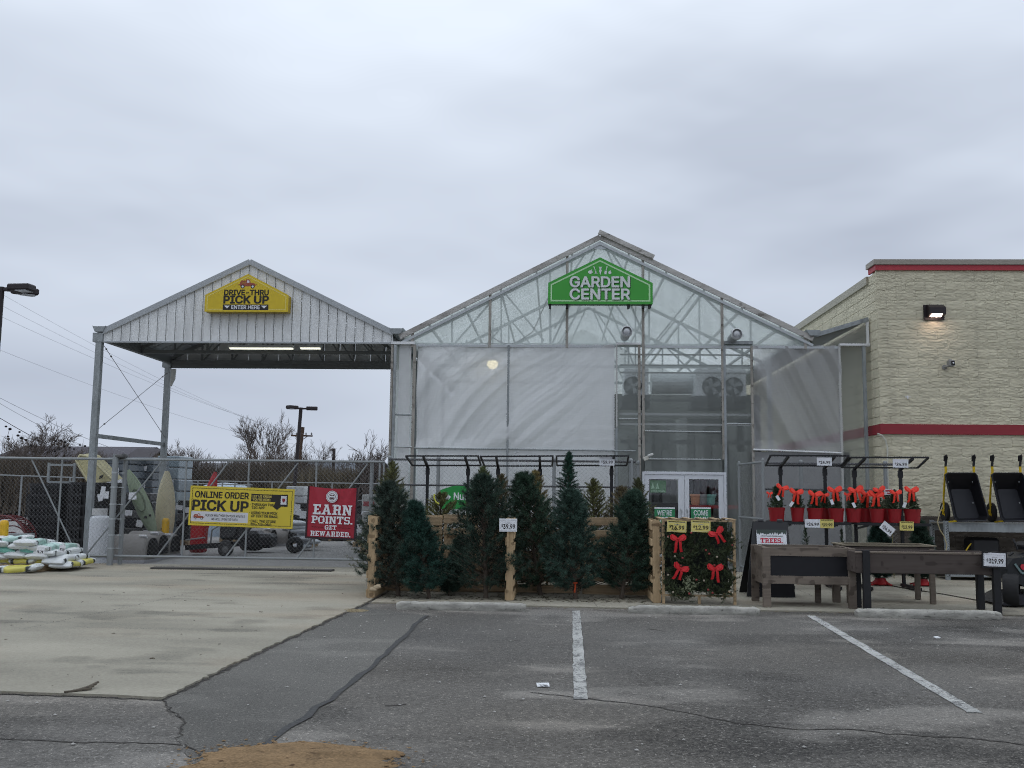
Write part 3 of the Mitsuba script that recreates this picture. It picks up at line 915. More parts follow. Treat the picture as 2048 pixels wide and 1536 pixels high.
# half bay between gutter and store
HR = P(1733, 642, YG)
q = np.array([[RXx + .03, YG + .02, HZ], [HR[0], YG + .02, HZ], [HR[0], YG + .02, HR[2]], [RXx + .03, YG + .02, EZ - .02]])
obj('gable_pane', (q, np.array([[0, 1, 2], [0, 2, 3]])), M_POLYC, gh)
m = MB(); m.bar((RXx + .05, YG - .04, EZ), (HR[0] + .02, YG - .04, HR[2] + .03), .05, .09); obj('rake_board', m, M_GALV, gh)
m = MB(); m.bbox((HR[0] - .02, YG - .05, HZ), (HR[0] + .03, YG, HR[2] + .06)); obj('flashing', m, WHITE, gh)
obj('roof', (np.array([[RXx + .03, YG, EZ + .02], [HR[0], YG, HR[2]], [HR[0], YG + DG, HR[2]], [RXx + .03, YG + DG, EZ + .02]]), np.array([[0, 1, 2], [0, 2, 3]])), C((.22, .23, .235), .6), gh)
# gutters
def gutter(x, z, name, y0=YG - .12, y1=YG + DG):
    m = MB(); o = [(-.15, .09), (-.09, -.04), (.09, -.04), (.15, .09), (.14, .09), (.083, -.03), (-.083, -.03), (-.14, .09)]
    m.prism(o, (x, y0, z), (1, 0, 0), (0, 0, 1), (0, y1 - y0, 0)); m.prism([(-.14, .08), (-.085, -.03), (.085, -.03), (.14, .08)], (x, y0, z), (1, 0, 0), (0, 0, 1), (0, .01, 0))
    return m


obj('gutter', gutter(LX - .10, EZ + .03, ''), M_GALV, gh)
obj('gutter', gutter(RXx + .03, EZ + .03, ''), M_GALV, gh)
# roof sheets, back and side walls
for x0, x1 in ((LX, RX), (RX, RXx)):
    n = 5
    for k in range(n):
        y0, y1 = YG + .05 + DG * k / n, YG + DG * (k + 1) / n - .02
        obj('roof_sheet', (np.array([[x0, y0, slope_z(x0) - .02], [x1, y0, slope_z(x1) - .02], [x1, y1, slope_z(x1) - .02], [x0, y1, slope_z(x0) - .02]]), np.array([[0, 1, 2], [0, 2, 3]])), M_ROOF, gh)
yb = YG + DG
bw = np.array([[WL, yb, 0], [WR, yb, 0], [WR, yb, HZ], [RXx, yb, EZ], [RX, yb, RZ], [LX, yb, EZ], [WL, yb, HZ]])
obj('back_wall', (bw, np.array([[0, i, i + 1] for i in range(1, 6)])), M_ROOF, gh)
obj('side_wall', (np.array([[WL, YG, 0], [WL, yb, 0], [WL, yb, HZ + .1], [WL, YG, HZ + .1]]), np.array([[0, 1, 2], [0, 2, 3]])), M_ROOF, gh)
m = MB(); m.bbox((WL, YG, -.2), (WR, yb, 0.015)); obj('floor', m, C((.22, .22, .21), .8), gh)

# trusses and purlins seen through the panes
seg = [((903, 628), (903, 686)), ((1002, 590), (1002, 686)), ((1100, 532), (1100, 686)), ((994, 588), (910, 684)), ((1008, 583), (1088, 680)), ((1180, 490), (1110, 600)), ((1215, 490), (1290, 600)), ((1105, 684), (1190, 500)),
       ((1299, 540), (1299, 684)), ((1400, 588), (1400, 686)), ((1503, 633), (1503, 686)), ((1393, 581), (1309, 684)), ((1405, 588), (1490, 672)), ((1295, 684), (1215, 500))]
for d in (0.10, 3.6, 7.2):
    m = MB()
    for a, b in seg:
        pa, pb = g(*a, 0.0), g(*b, 0.0)
        m.bar(pa + [0, d, 0], pb + [0, d, 0], .034, .045, up=(0, 1, 0))
    for xa, xb in ((LX + .1, RX), (RX, RXx - .1)):
        m.bar((xa, YG + d, slope_z(xa) - .22), (xb, YG + d, slope_z(xb) - .22), .05, .07)
    m.bar((LX, YG + d, HZ + .02), (RXx, YG + d, HZ + .02), .05, .07)
    if d > 1:
        for xx in (LX + .1, RXx - .1):
            m.bbox((xx - .05, YG + d - .05, 0), (xx + .05, YG + d + .05, EZ))
    obj('truss', m, C((.46, .49, .50), .5), gh)
for u in (.14, .32, .5, .68, .86):
    for s in (0, 1):
        x = LX + (RX - LX) * u if s == 0 else RXx - (RXx - RX) * u
        m = MB(); m.bar((x, YG + .06, slope_z(x) - .12), (x, yb - .05, slope_z(x) - .12), .04, .06); obj('purlin', m, C((.44, .46, .47), .5), gh)
m = MB(); t = np.linspace(0, 1, 14)
cab = np.array([g(981 + 120 * q, 664 + 16 * math.sin(q * 5.2) + (-70 * max(0, q - .72) / .28 if q > .72 else 0) + 8, .07) for q in t])
m.tube(cab, .012, 6); obj('cable', m, C((.12, .12, .13)), gh)

# doors
dk = 'greenhouse'
dl, dr_ = g(1284, 943), g(1451, 943)
DY = YG - .05
zt_ = dl[2]
m = MB(); m.bbox((dl[0], DY - .04, 0.02), (dl[0] + .05, DY + .06, zt_)); m.bbox((dr_[0] - .05, DY - .04, 0.02), (dr_[0], DY + .06, zt_)); m.bbox((dl[0] + .05, DY - .04, zt_ - .055), (dr_[0] - .05, DY + .06, zt_))
DW = C((.62, .64, .68), .45)
obj('door_frame', m, DW, gh)
mid = (dl[0] + dr_[0]) / 2
for k, (a, b, gx0, gx1) in enumerate(((dl[0] + .055, mid - .004, 1298, 1356), (mid + .004, dr_[0] - .055, 1379, 1437))):
    kk = key_of('greenhouse__door')
    ga, gb = P(gx0, 1085, DY)[0], P(gx1, 957, DY)[0]
    gz1, gz0 = P(gx0, 958, DY)[2], 0.35
    m = MB(); z1 = zt_ - .06
    m.bbox((a, DY - .02, .03), (ga, DY + .03, z1)); m.bbox((gb, DY - .02, .03), (b, DY + .03, z1)); m.bbox((ga, DY - .02, gz1), (gb, DY + .03, z1)); m.bbox((ga, DY - .02, .03), (gb, DY + .03, gz0))
    v, f = m.get(); scene[kk] = mikit.ply((v, f), DW)
    y = DY + .005
    obj('pane', (np.array([[ga, y, gz0], [gb, y, gz0], [gb, y, gz1], [ga, y, gz1]]), np.array([[0, 1, 2], [0, 2, 3]])), 'window_glass', kk)
    hx = gb + .05 if k == 0 else ga - .05
    m = MB(); m.tube([(hx, DY - .02, 1.0), (hx, DY - .07, 1.02), (hx, DY - .07, 1.28), (hx, DY - .02, 1.3)], .012, 6); obj('handle', m, ALU, kk)

# things inside, seen through panes and doors
def ibox(x0, y0, x1, y1, Y, d, r=.01):
    a, b = P(x0, y1, Y), P(x1, y0, Y)
    m = MB(); m.rbox(((a[0] + b[0]) / 2, Y + d / 2, (a[2] + b[2]) / 2), (b[0] - a[0], d, b[2] - a[2]), r)
    return m


def heater(x0, y0, x1, y1, fans, label):
    h = thing('unit_heater', label, 'heater', None)
    Y = YG + 1.3
    obj('cabinet', ibox(x0, y0, x1, y1, Y, .7), C((.62, .64, .66), .5), h)
    for fx, fy, fr in fans:
        c0 = P(fx, fy, Y - .03); R = fr * Y / F
        m = MB(); m.lathe([(R, 0), (R * 1.08, .0), (R * 1.08, .05), (R, .05), (R, 0)], c0, 24, rot([1, 0, 0], 90)); m.lathe([(0, .01), (R, .01)], c0, 24, rot([1, 0, 0], 90)); obj('fan_ring', m, C((.06, .065, .07), .6), h)
        m = MB()
        for q in range(4):
            a = q * math.pi / 2 + .5
            ex = np.array([math.cos(a), 0, math.sin(a)]); ey = np.array([-math.sin(a), .35, math.cos(a)])
            m.prism([(.1 * R, -.15 * R), (.92 * R, -.42 * R), (.95 * R, .3 * R), (.1 * R, .12 * R)], c0 + [0, -.03, 0], ex, ey, np.cross(ex, ey) * .006)
        m.sphere(c0 + [0, -.03, 0], .16 * R, 1)
        obj('fan_blades', m, C((.24, .25, .26), .4), h)
    m = MB(); m.tube([P(x0 + 8, y0 - 50, Y + .3), P(x0 + 8, y0, Y + .3)], .02, 6); m.tube([P(x1 - 8, y0 - 50, Y + .3), P(x1 - 8, y0, Y + .3)], .02, 6); obj('hanger', m, ALU, h)


heater(1249, 737, 1297, 790, [(1265, 772, 17)], 'grey fan heater hanging inside the greenhouse left of the doors')
heater(1392, 738, 1492, 792, [(1424, 773, 18), (1467, 773, 17)], 'grey two fan heater hanging inside the greenhouse over the right door')
m = MB(); a, b = P(1302, 766, YG + 2), P(1392, 766, YG + 2); m.tube([a, b], .26, 20); obj('air_duct', m, C((.5, .52, .53), .35, .5), label='round metal duct between the two hanging heaters', cat='duct')
for k, (x0, x1, ys, yy, hh, col) in enumerate(((1240, 1500, 709, 1.0, .03, .3), (1240, 1500, 730, 1.0, .03, .28), (1240, 1500, 745, 1.1, .03, .3), (1240, 1505, 800, 1.1, .045, .05), (1240, 1505, 828, 1.0, .05, .3), (1240, 1505, 848, .8, .04, .34), (1240, 1505, 883, 1.6, .09, .05))):
    m = MB(); a, b = P(x0, ys, YG + yy), P(x1, ys, YG + yy); b[2] = a[2]; m.bar(a, b, .05, hh); obj('inner_rail', m, C((col, col * 1.03, col * 1.05), .5), gh)
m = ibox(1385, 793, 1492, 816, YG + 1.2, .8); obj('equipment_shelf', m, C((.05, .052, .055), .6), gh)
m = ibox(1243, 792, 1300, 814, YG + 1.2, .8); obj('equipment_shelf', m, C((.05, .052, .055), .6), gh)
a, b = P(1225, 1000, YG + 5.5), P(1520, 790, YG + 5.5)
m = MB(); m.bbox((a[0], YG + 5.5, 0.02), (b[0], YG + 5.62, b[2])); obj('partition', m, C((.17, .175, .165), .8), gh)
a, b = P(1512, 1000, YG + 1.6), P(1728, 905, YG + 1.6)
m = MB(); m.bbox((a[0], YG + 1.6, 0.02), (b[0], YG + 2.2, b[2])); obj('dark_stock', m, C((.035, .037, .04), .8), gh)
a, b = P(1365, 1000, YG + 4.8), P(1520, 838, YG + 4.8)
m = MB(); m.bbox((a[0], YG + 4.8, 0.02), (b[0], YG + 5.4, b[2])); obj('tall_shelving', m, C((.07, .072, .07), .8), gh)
rs = np.random.default_rng(61)
for i in range(16):
    px_ = 1240 + 17 * i; top = 835 + rs.random() * 70; Yd = YG + 3.4 + rs.random() * 1.2
    a, b = P(px_, 1000, Yd), P(px_ + 10 + 9 * rs.random(), top, Yd); cc_ = .05 + .22 * rs.random()
    m = MB(); m.rbox(((a[0] + b[0]) / 2, Yd + .3, b[2] / 2), (b[0] - a[0], .5, b[2]), .01); obj('inner_shelf_unit', m, C((cc_, cc_ * 1.03, cc_), .7), gh)
# merchandise behind the doors
t = thing('display_bench', 'red bench with flower pots seen through the right door', 'bench')
a, b = P(1380, 1010, YG + 1.5), P(1440, 1005, YG + 1.5)
m = MB(); m.bbox((a[0] - .1, YG + 1.4, a[2] - .07), (b[0] + .4, YG + 2.0, a[2])); obj('top', m, C((.25, .03, .03), .5), t)
m = MB(); [m.bbox((x, YG + 1.45, 0.02), (x + .06, YG + 1.95, a[2] - .07)) for x in (a[0], b[0] + .2)]; obj('leg', m, BLACK, t)
for px_, col, lab in ((1391, (.55, .27, .16), 'terracotta flower pot on the red bench'), (1406, (.25, .26, .26), 'grey flower pot on the red bench'), (1421, (.2, .42, .37), 'pale green flower pot on the red bench')):
    q = P(px_, 1004, YG + 1.65); m = MB(); m.lathe([(0, 0), (.085, 0), (.115, .2), (.13, .2), (.13, .25), (.115, .25), (.1, .03), (0, .03)], (q[0], q[1], a[2]), 16); obj('flower_pot', m, C(col, .6), label=lab, cat='pot')
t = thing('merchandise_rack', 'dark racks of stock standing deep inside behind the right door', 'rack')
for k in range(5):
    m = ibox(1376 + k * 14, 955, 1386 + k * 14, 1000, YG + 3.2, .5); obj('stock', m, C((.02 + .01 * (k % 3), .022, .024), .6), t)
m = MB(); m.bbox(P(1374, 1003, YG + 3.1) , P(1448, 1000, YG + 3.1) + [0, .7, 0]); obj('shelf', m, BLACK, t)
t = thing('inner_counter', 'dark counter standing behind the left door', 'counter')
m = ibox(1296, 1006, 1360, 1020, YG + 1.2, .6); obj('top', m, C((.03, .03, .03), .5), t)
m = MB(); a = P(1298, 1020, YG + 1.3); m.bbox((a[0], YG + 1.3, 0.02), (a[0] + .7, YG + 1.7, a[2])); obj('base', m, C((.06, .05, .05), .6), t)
# a lamp glowing behind the curtain
q = P(985, 728, YG + .55)
m = MB(); m.sphere(q, .12, 2); lamp = thing('hanging_lamp', 'warm lamp glowing behind the wide plastic curtain', 'lamp')
obj('bulb', m, WHITE, lamp, emitter={'type': 'area', 'radiance': {'type': 'rgb', 'value': [1.5, 1.3, .75]}})
m = MB(); m.tube([q + [0, 0, .1], q + [0, 0, 1.0]], .012, 6); m.lathe([(0.02, .16), (.06, .14), (.2, .05), (.21, .05), (.07, .16), (.02, .18)], q, 16); obj('shade', m, ALU, lamp)

# round exhaust vents over the doors
def vent(x, y, label):
    v = thing('exhaust_vent', label, 'vent', 'round exhaust vents above the doors')
    c0 = P(x, y, YG - .55); R = 11.5 * (YG - .55) / F
    back = np.array([c0[0], YG + .02, c0[2] - .02])
    m = MB(); m.tube([back, c0 + [0, .1, 0]], R * .82, 20); obj('pipe', m, ALU, v, smooth=40)
    rr = rot([1, 0, 0], 90)
    m = MB(); m.lathe([(R * .55, 0.02), (R, 0.0), (R * 1.02, .02), (R * .98, .09), (R * .85, .10), (R * .85, .0)], c0 + [0, .05, 0], 26, rr); obj('rim', m, C((.55, .56, .57), .4, .3), v, smooth=40)
    m = MB(); m.sphere(c0 + [0, .0, 0.005], R * .62, 3, (1, .5, 1)); obj('cap', m, C((.50, .51, .53), .4, .3), v, smooth=True)


vent(1253.5, 663, 'round metal exhaust vent above the left door post')
vent(1473.5, 668, 'round metal exhaust vent right of the doors')
fl_ = thing('flood_light', 'small white flood light on the post above the doors', 'light')
q = P(1290, 915, YG - .1)
m = MB(); m.rbox(q + [.02, -.06, -.02], (.11, .06, .08), .01, rot([0, 1, 0], -25)); obj('base', m, C((.6, .58, .52), .5), fl_)
m = MB(); m.rbox(q + [.10, -.14, .05], (.12, .10, .05), .012, rot([0, 1, 0], -20)); obj('head', m, C((.6, .6, .58), .5), fl_)

# GARDEN CENTER sign
sg = thing('garden_sign', 'green house shaped sign with white lettering on the gable', 'sign')
YQ = YG - .28
fc = face_px(1096, 515, 1305.5, 608, YQ)
zs_ = (P(1096, 608, YQ)[2], P(1096, 566, YQ)[2], P(1200, 515, YQ)[2])
hs = zs_[1] - zs_[0]
pent = [(0, 0), (fc.W, 0), (fc.W, hs), (fc.W * .497, zs_[2] - zs_[0]), (0, hs)]
from shapely.geometry import Polygon
pg = Polygon(pent)
m = MB(); m.prism(pg.buffer(-.004), fc.at(0, 0, 0), fc.ex, fc.ey, -fc.n * .20); obj('cabinet', m, C((.03, .12, .03), .45), sg)
m = MB(); m.prism(pg, fc.at(0, 0, 0.0), fc.ex, fc.ey, fc.n * .02); obj('face', m, C((0.045, 0.32, 0.038), .4), sg)
m = MB(); m.prism(pg.buffer(-.055).difference(pg.buffer(-.085)), fc.at(0, 0, 0.02), fc.ex, fc.ey, fc.n * .004); obj('border', m, C((.42, .66, .38), .5), sg)
LET = C((.62, .66, .64), .5)
k0 = fc.W / 209.5
SHD = C((.015, .09, .018), .5)
for txt, yb_, lab in (('GARDEN', 608 - 573.5, 1), ('CENTER', 608 - 598.5, 2)):
    for z, mt, dx, dy in ((.021, SHD, .016, -.016), (.03, LET, 0, 0)):
        m = MB(); fc.heavy(m, txt, fc.W * .495 + dx, yb_ * k0 + dy, 20.8 * k0, 120 * k0, z, .012, 'c', .02); obj('lettering', m, mt, sg)
# little white tools and vegetables over the words
m = MB(); cx = fc.W * .5
def ell(x, y, rx, ry, z=.022): m.prism(Polygon([(x + rx * math.cos(t), y + ry * math.sin(t)) for t in np.linspace(0, 2 * np.pi, 17)[:-1]]), fc.at(0, 0, z), fc.ex, fc.ey, fc.n * .006)
u = k0; by = 64 * k0
ell(cx - 20 * u, by + 1 * u, 4.6 * u, 3.6 * u); fc.poly(m, [(cx - 21 * u, by + 4 * u), (cx - 16 * u, by + 7 * u), (cx - 18 * u, by + 3 * u)], .022, .006)
fc.poly(m, [(cx - 14 * u, by + 13 * u), (cx - 12.5 * u, by + 13.5 * u), (cx - 9 * u, by + 2 * u), (cx - 10 * u, by + 1.5 * u)], .022, .006)
for q in (-2.5, 0, 2.5): fc.poly(m, [(cx - 9.5 * u, by + 3 * u), (cx - (9 - q) * u, by - 3 * u), (cx - (8.2 - q) * u, by - 3 * u), (cx - 8.8 * u, by + 3 * u)], .022, .006)
fc.poly(m, [(cx - 3 * u, by + 6 * u), (cx + 3 * u, by + 6 * u), (cx + .4 * u, by - 4 * u), (cx - .4 * u, by - 4 * u)], .022, .006)
for q in (-3, -1, 1, 3): fc.poly(m, [(cx - .8 * u, by + 6 * u), (cx + .8 * u, by + 6 * u), (cx + q * u + .6 * u, by + 12 * u), (cx + q * u - .6 * u, by + 12 * u)], .022, .006)
fc.poly(m, [(cx + 13 * u, by + 13 * u), (cx + 14.6 * u, by + 12.4 * u), (cx + 12 * u, by + 4 * u), (cx + 10.5 * u, by + 4.5 * u)], .022, .006)
fc.poly(m, [(cx + 8.5 * u, by + 4 * u), (cx + 13.5 * u, by + 3 * u), (cx + 12 * u, by - 3.5 * u), (cx + 8 * u, by - 3 * u)], .022, .006)
ell(cx + 19 * u, by, 3.2 * u, 3.2 * u); fc.poly(m, [(cx + 18.5 * u, by + 3 * u), (cx + 21 * u, by + 6 * u), (cx + 20.5 * u, by + 2 * u)], .022, .006)
obj('emblem', m, LET, sg, label='white vegetables and garden tools')
m = MB()
for x in (1100, 1134, 1257, 1286, 1299):
    q = P(x, 612, YQ + .12); m.box(q, (.05, .2, .1))
obj('bracket', m, BLACK, sg)
# posters on the door glass
ps = thing('door_poster', 'green poster with pale fir trees behind the left door glass', 'poster')
fp = face_px(1300, 960, 1332, 985, DY + .03)
m = MB(); fp.rect(m, 0, 0, fp.W, fp.H, 0, .004); obj('sheet', m, C((.03, .13, .035), .6), ps)
m = MB()
for x in (.16, .45):
    fp.poly(m, [((x - .1) * fp.W, .3 * fp.H), ((x + .13) * fp.W, .3 * fp.H), ((x + .015) * fp.W, .8 * fp.H)], .0045, .003)
fp.text(m, 'TREE SALE', .06 * fp.W, .06 * fp.H, .14 * fp.H, .86 * fp.W, .0045, .003)
obj('print', m, C((.2, .36, .22), .6), ps)
for x0, x1, l1, l2, lab in ((1309, 1350, "WE'RE", 'OPEN', 'green card reading WE ARE open in the left door glass'), (1382, 1422, 'COME', 'ON IN', 'green card reading come on in in the right door glass')):
    cd = thing('door_card', lab.replace('WE ARE', 'we are'), 'sign')
    fp = face_px(x0, 1016, x1, 1046, DY - .008)
    m = MB(); fp.rect(m, 0, 0, fp.W, fp.H, 0, .003); obj('sheet', m, C((.03, .21, .09), .5), cd)
    m = MB(); fp.rect(m, 0, fp.H * .95, fp.W, fp.H * 1.06, .001, .003); fp.text(m, l1, fp.W / 2, fp.H * .52, fp.H * .33, fp.W * .72, .003, .002, True, 'c'); fp.text(m, l2, fp.W / 2, fp.H * .08, fp.H * .33, fp.W * .72, .003, .002, True, 'c'); obj('lettering', m, CARD, cd)
# ---------------------------------------------------------------- drive-through canopy
YC, YB = 20.45, 24.3
cn = thing('drive_through_canopy', 'open steel canopy with grey ribbed gable left of the greenhouse', 'canopy')
CLX, CRX = P(206, 675, YC)[0], P(786, 680, YC)[0]
CPX = P(501, 525, YC)[0]; CPZ = P(501, 519, YC)[2]
CEZ = P(206, 658, YC)[2]
CBZ = (P(206, 682, YC)[2] + P(780, 687, YC)[2]) / 2


def cz(x):
    return CPZ - (CPZ - CEZ) * abs(x - CPX) / ((CPX - CLX) if x < CPX else (CRX - CPX))


TRIM = C((.36, .38, .40), .45)
xs = np.arange(CLX, CRX - .02, 0.2005)
for i, x in enumerate(xs):
    x1 = min(x + .2005, CRX)
    m = MB()
    pts = [(x + .008, CBZ + .01), (x1 - .006, CBZ + .01), (x1 - .006, cz(x1) - .1)] + ([(CPX, cz(CPX) - .1)] if x < CPX < x1 else []) + [(x + .008, cz(x) - .1)]
    m.prism(pts, (0, YC + .02, 0), (1, 0, 0), (0, 0, 1), (0, -.012, 0))
    m.prism([(0, 0), (.028, 0), (.018, .02), (.010, .02)], (x + .010, YC + .01, CBZ + .01), (1, 0, 0), (0, -1, 0), (0, 0, max(cz(x) - .11 - CBZ, .02)))
    obj('siding_panel', m, M_SIDING, cn)
m = MB()
for x0, x1 in ((CLX, CPX), (CPX, CRX)):
    m2 = MB(); m2.bar((x0, YC - .02, cz(x0) - .055), (x1, YC - .02, cz(x1) - .055), .07, .11); obj('rake_trim', m2, TRIM, cn)
    m2 = MB(); m2.bar((x0, YC - .035, cz(x0) - .118), (x1, YC - .035, cz(x1) - .118), .03, .012); obj('drip_edge', m2, C((.5, .52, .54), .4), cn)
m = MB(); m.bbox((CLX, YC - .02, CBZ - .02), (CRX, YC + .05, CBZ + .012)); obj('bottom_trim', m, TRIM, cn)
DK = C((.10, .105, .11), .6)
DGAL = C((.20, .21, .215), .5, .2)
# roof with ribs under it
for x0, x1 in ((CLX - .05, CPX), (CPX, CRX)):
    m = MB(); n = 9
    for k in range(n):
        y0, y1 = YC + .04 + (YB - YC) * k / n, YC + .04 + (YB - YC) * (k + 1) / n - .01
        m.add([[x0, y0, cz(max(x0, CLX)) - .05], [x1, y0, cz(x1) - .05], [x1, y1, cz(x1) - .05], [x0, y1, cz(max(x0, CLX)) - .05]], [[0, 1, 2, 3]])
        m.bar((x0, y1, cz(max(x0, CLX)) - .06), (x1, y1, cz(x1) - .06), .03, .03)
    obj('roof', m, C((.36, .38, .40), .5), cn)
# back gable
for i, x in enumerate(np.arange(CLX, CRX - .02, .401)):
    x1 = min(x + .401, CRX)
    m = MB(); m.prism([(x + .004, CBZ - .06), (x1 - .004, CBZ - .06), (x1 - .004, cz(x1) - .1)] + ([(CPX, cz(CPX) - .1)] if x < CPX < x1 else []) + [(x + .004, cz(x) - .1)], (0, YB + .03, 0), (1, 0, 0), (0, 0, 1), (0, -.015, 0))
    obj('back_panel', m, M_SIDING, cn)
m = MB(); m.bbox((CLX, YB - .06, CBZ - .09), (CRX, YB + .0, CBZ + .03)); obj('beam', m, DGAL, cn)
m = MB(); m.bbox((CLX, YC + .06, CBZ), (CRX, YC + .12, CBZ + .1)); obj('beam', m, DGAL, cn)
for x in (CLX - .02, CRX - .12):
    m = MB(); m.bbox((x - .05, YC + .05, CEZ - .27), (x + .06, YB, CEZ - .05)); obj('eave_beam', m, DGAL, cn)
# trusses
for y in ((YC + YB) / 2, YB - .15, YC + .2):
    m = MB(); n = 8
    tx = np.linspace(CLX + .05, CRX - .05, n + 1)
    for xa, xb in ((CLX + .05, CPX), (CPX, CRX - .05)):
        m.bar((xa, y, cz(xa) - .16), (xb, y, cz(xb) - .16), .06, .08)
    m.bar((CLX + .05, y, CBZ + .06), (CRX - .05, y, CBZ + .06), .06, .08)
    for k in range(1, n):
        m.bar((tx[k], y, CBZ + .06), (tx[k], y, cz(tx[k]) - .18), .04, .05, up=(0, 1, 0))
        nx_ = tx[k + 1] if tx[k] < CPX - .01 else tx[k - 1]
        m.bar((tx[k], y, CBZ + .06), (nx_, y, cz(nx_) - .18), .035, .045, up=(0, 1, 0))
    obj('truss', m, DGAL, cn)
for u in (.2, .4, .6, .8):
    for s in (0, 1):
        x = CLX + (CPX - CLX) * u if s == 0 else CRX - (CRX - CPX) * u
        m = MB(); m.bar((x, YC + .06, cz(x) - .10), (x, YB, cz(x) - .10), .05, .08); obj('purlin', m, DGAL, cn)
# columns
def column(x, y, ztop):
    m = MB(); m.bbox((x - .065, y - .065, 0), (x + .065, y + .065, ztop)); m.bbox((x - .12, y - .12, 0), (x + .12, y + .12, .02 + .012)); obj('column', m, M_GALV, cn)
    m = MB(); m.bbox((x - .13, y - .08, ztop - .0), (x + .09, y + .08, ztop + .2)); obj('column_cap', m, M_GALV, cn)


xl = P(198, 690, YC)[0]
column(xl, YC + .03, CBZ - .01); column(xl, YB - .04, CBZ - .08); column(CRX - .06, YB - .04, CBZ - .08)
m = MB(); a = P(187, 871, YC); m.bar((xl, YC + .1, a[2]), (xl, YB - .1, a[2]), .06, .09); obj('brace_bar', m, M_GALV, cn)
m = MB(); m.tube([(xl + .06, YC + .12, CBZ - .08), (xl + .04, YB - .11, a[2] + .18)], .007, 5); m.tube([(xl + .05, YB - .11, CBZ - .2), (xl + .05, YC + .12, a[2] + .16)], .007, 5); 
for t in (.03, .1, .93):
    q = np.array([xl + .06, YC + .12, CBZ - .08]) * (1 - t) + np.array([xl + .04, YB - .11, a[2] + .18]) * t; m.sphere(q, .022, 1)
    q = np.array([xl + .05, YB - .11, CBZ - .2]) * (1 - t) + np.array([xl + .05, YC + .12, a[2] + .16]) * t; m.sphere(q, .022, 1)
obj('brace_rod', m, C((.24, .24, .24), .5, .3), cn)
obj('gutter', gutter(CLX - .07, CEZ - .03, '', YC - .08, YB), M_GALV, cn)
m = MB(); q = P(342, 748, YB); m.prism([(0, 0), (.12, 0), (.11, -.25), (.02, -.45), (0, -.45)], (xl + .10, YB - .1, q[2] + .12), (1, 0, 0), (0, 0, 1), (0, .06, 0)); obj('downspout_end', m, C((.45, .45, .42), .5), cn)
# tube light under the roof
for k, (x0, x1) in enumerate(((456, 585), (598, 640))):
    Yl = YC + 1.2
    lt = thing('tube_light', ('long' if k == 0 else 'short') + ' strip light glowing under the canopy', 'light')
    a, b = P(x0, 697, Yl), P(x1, 697, Yl)
    m = MB(); m.bbox((a[0], Yl, a[2] + .03), (b[0], Yl + .16, a[2] + .09)); m.bbox((a[0] + .1, Yl + .06, a[2] + .09), (a[0] + .12, Yl + .08, a[2] + .6)); m.bbox((b[0] - .12, Yl + .06, a[2] + .09), (b[0] - .1, Yl + .08, a[2] + .6)); obj('housing', m, WHITE, lt)
    m = MB(); m.bbox((a[0] + .02, Yl + .02, a[2]), (b[0] - .02, Yl + .14, a[2] + .028)); obj('tube', m, WHITE, lt, emitter={'type': 'area', 'radiance': {'type': 'rgb', 'value': [.48, .47, .38]}})

# DRIVE-THRU PICK UP sign
sg = thing('pick_up_sign', 'yellow house shaped sign on the canopy gable', 'sign')
YQ = YC - .24
fc = face_px(409.5, 548, 576, 623.5, YQ)
hs = P(409, 590, YQ)[2] - P(409, 623.5, YQ)[2]
pg = Polygon([(0, 0), (fc.W, 0), (fc.W, hs), (fc.W * .507, fc.H), (0, hs)])
YS1 = C((.60, .44, .02), .4)
m = MB(); m.prism(pg.buffer(-.004), fc.at(0, 0, 0), fc.ex, fc.ey, -fc.n * .22); obj('cabinet', m, C((.36, .25, .012), .45), sg)
m = MB(); m.prism(pg, fc.at(0, 0, 0), fc.ex, fc.ey, fc.n * .02); obj('face', m, YS1, sg)
m = MB(); m.prism(pg.buffer(-.045).difference(pg.buffer(-.058)), fc.at(0, 0, .02), fc.ex, fc.ey, fc.n * .003); obj('border', m, C((.72, .62, .2), .5), sg)
u = fc.W / 166.5
m = MB(); fc.heavy(m, 'DRIVE-THRU', 82.5 * u, 33.5 * u, 10.2 * u, 89 * u, .02, .006, 'c', .022); fc.heavy(m, 'PICK UP', 82.5 * u, 17 * u, 14.6 * u, 90 * u, .02, .006, 'c', .035); fc.rect(m, 36.5 * u, 3.5 * u, 127.5 * u, 14.5 * u, .02, .004); obj('lettering', m, INK, sg)
m = MB(); fc.text(m, 'ENTER HERE', 82 * u, 5.3 * u, 7.4 * u, 57 * u, .0245, .003, True, 'c')
for x in (45, 119): fc.poly(m, [((x - 6) * u, 12 * u), ((x + 6) * u, 12 * u), (x * u, 6.5 * u)], .0245, .003)
obj('arrow_print', m, CARD, sg)


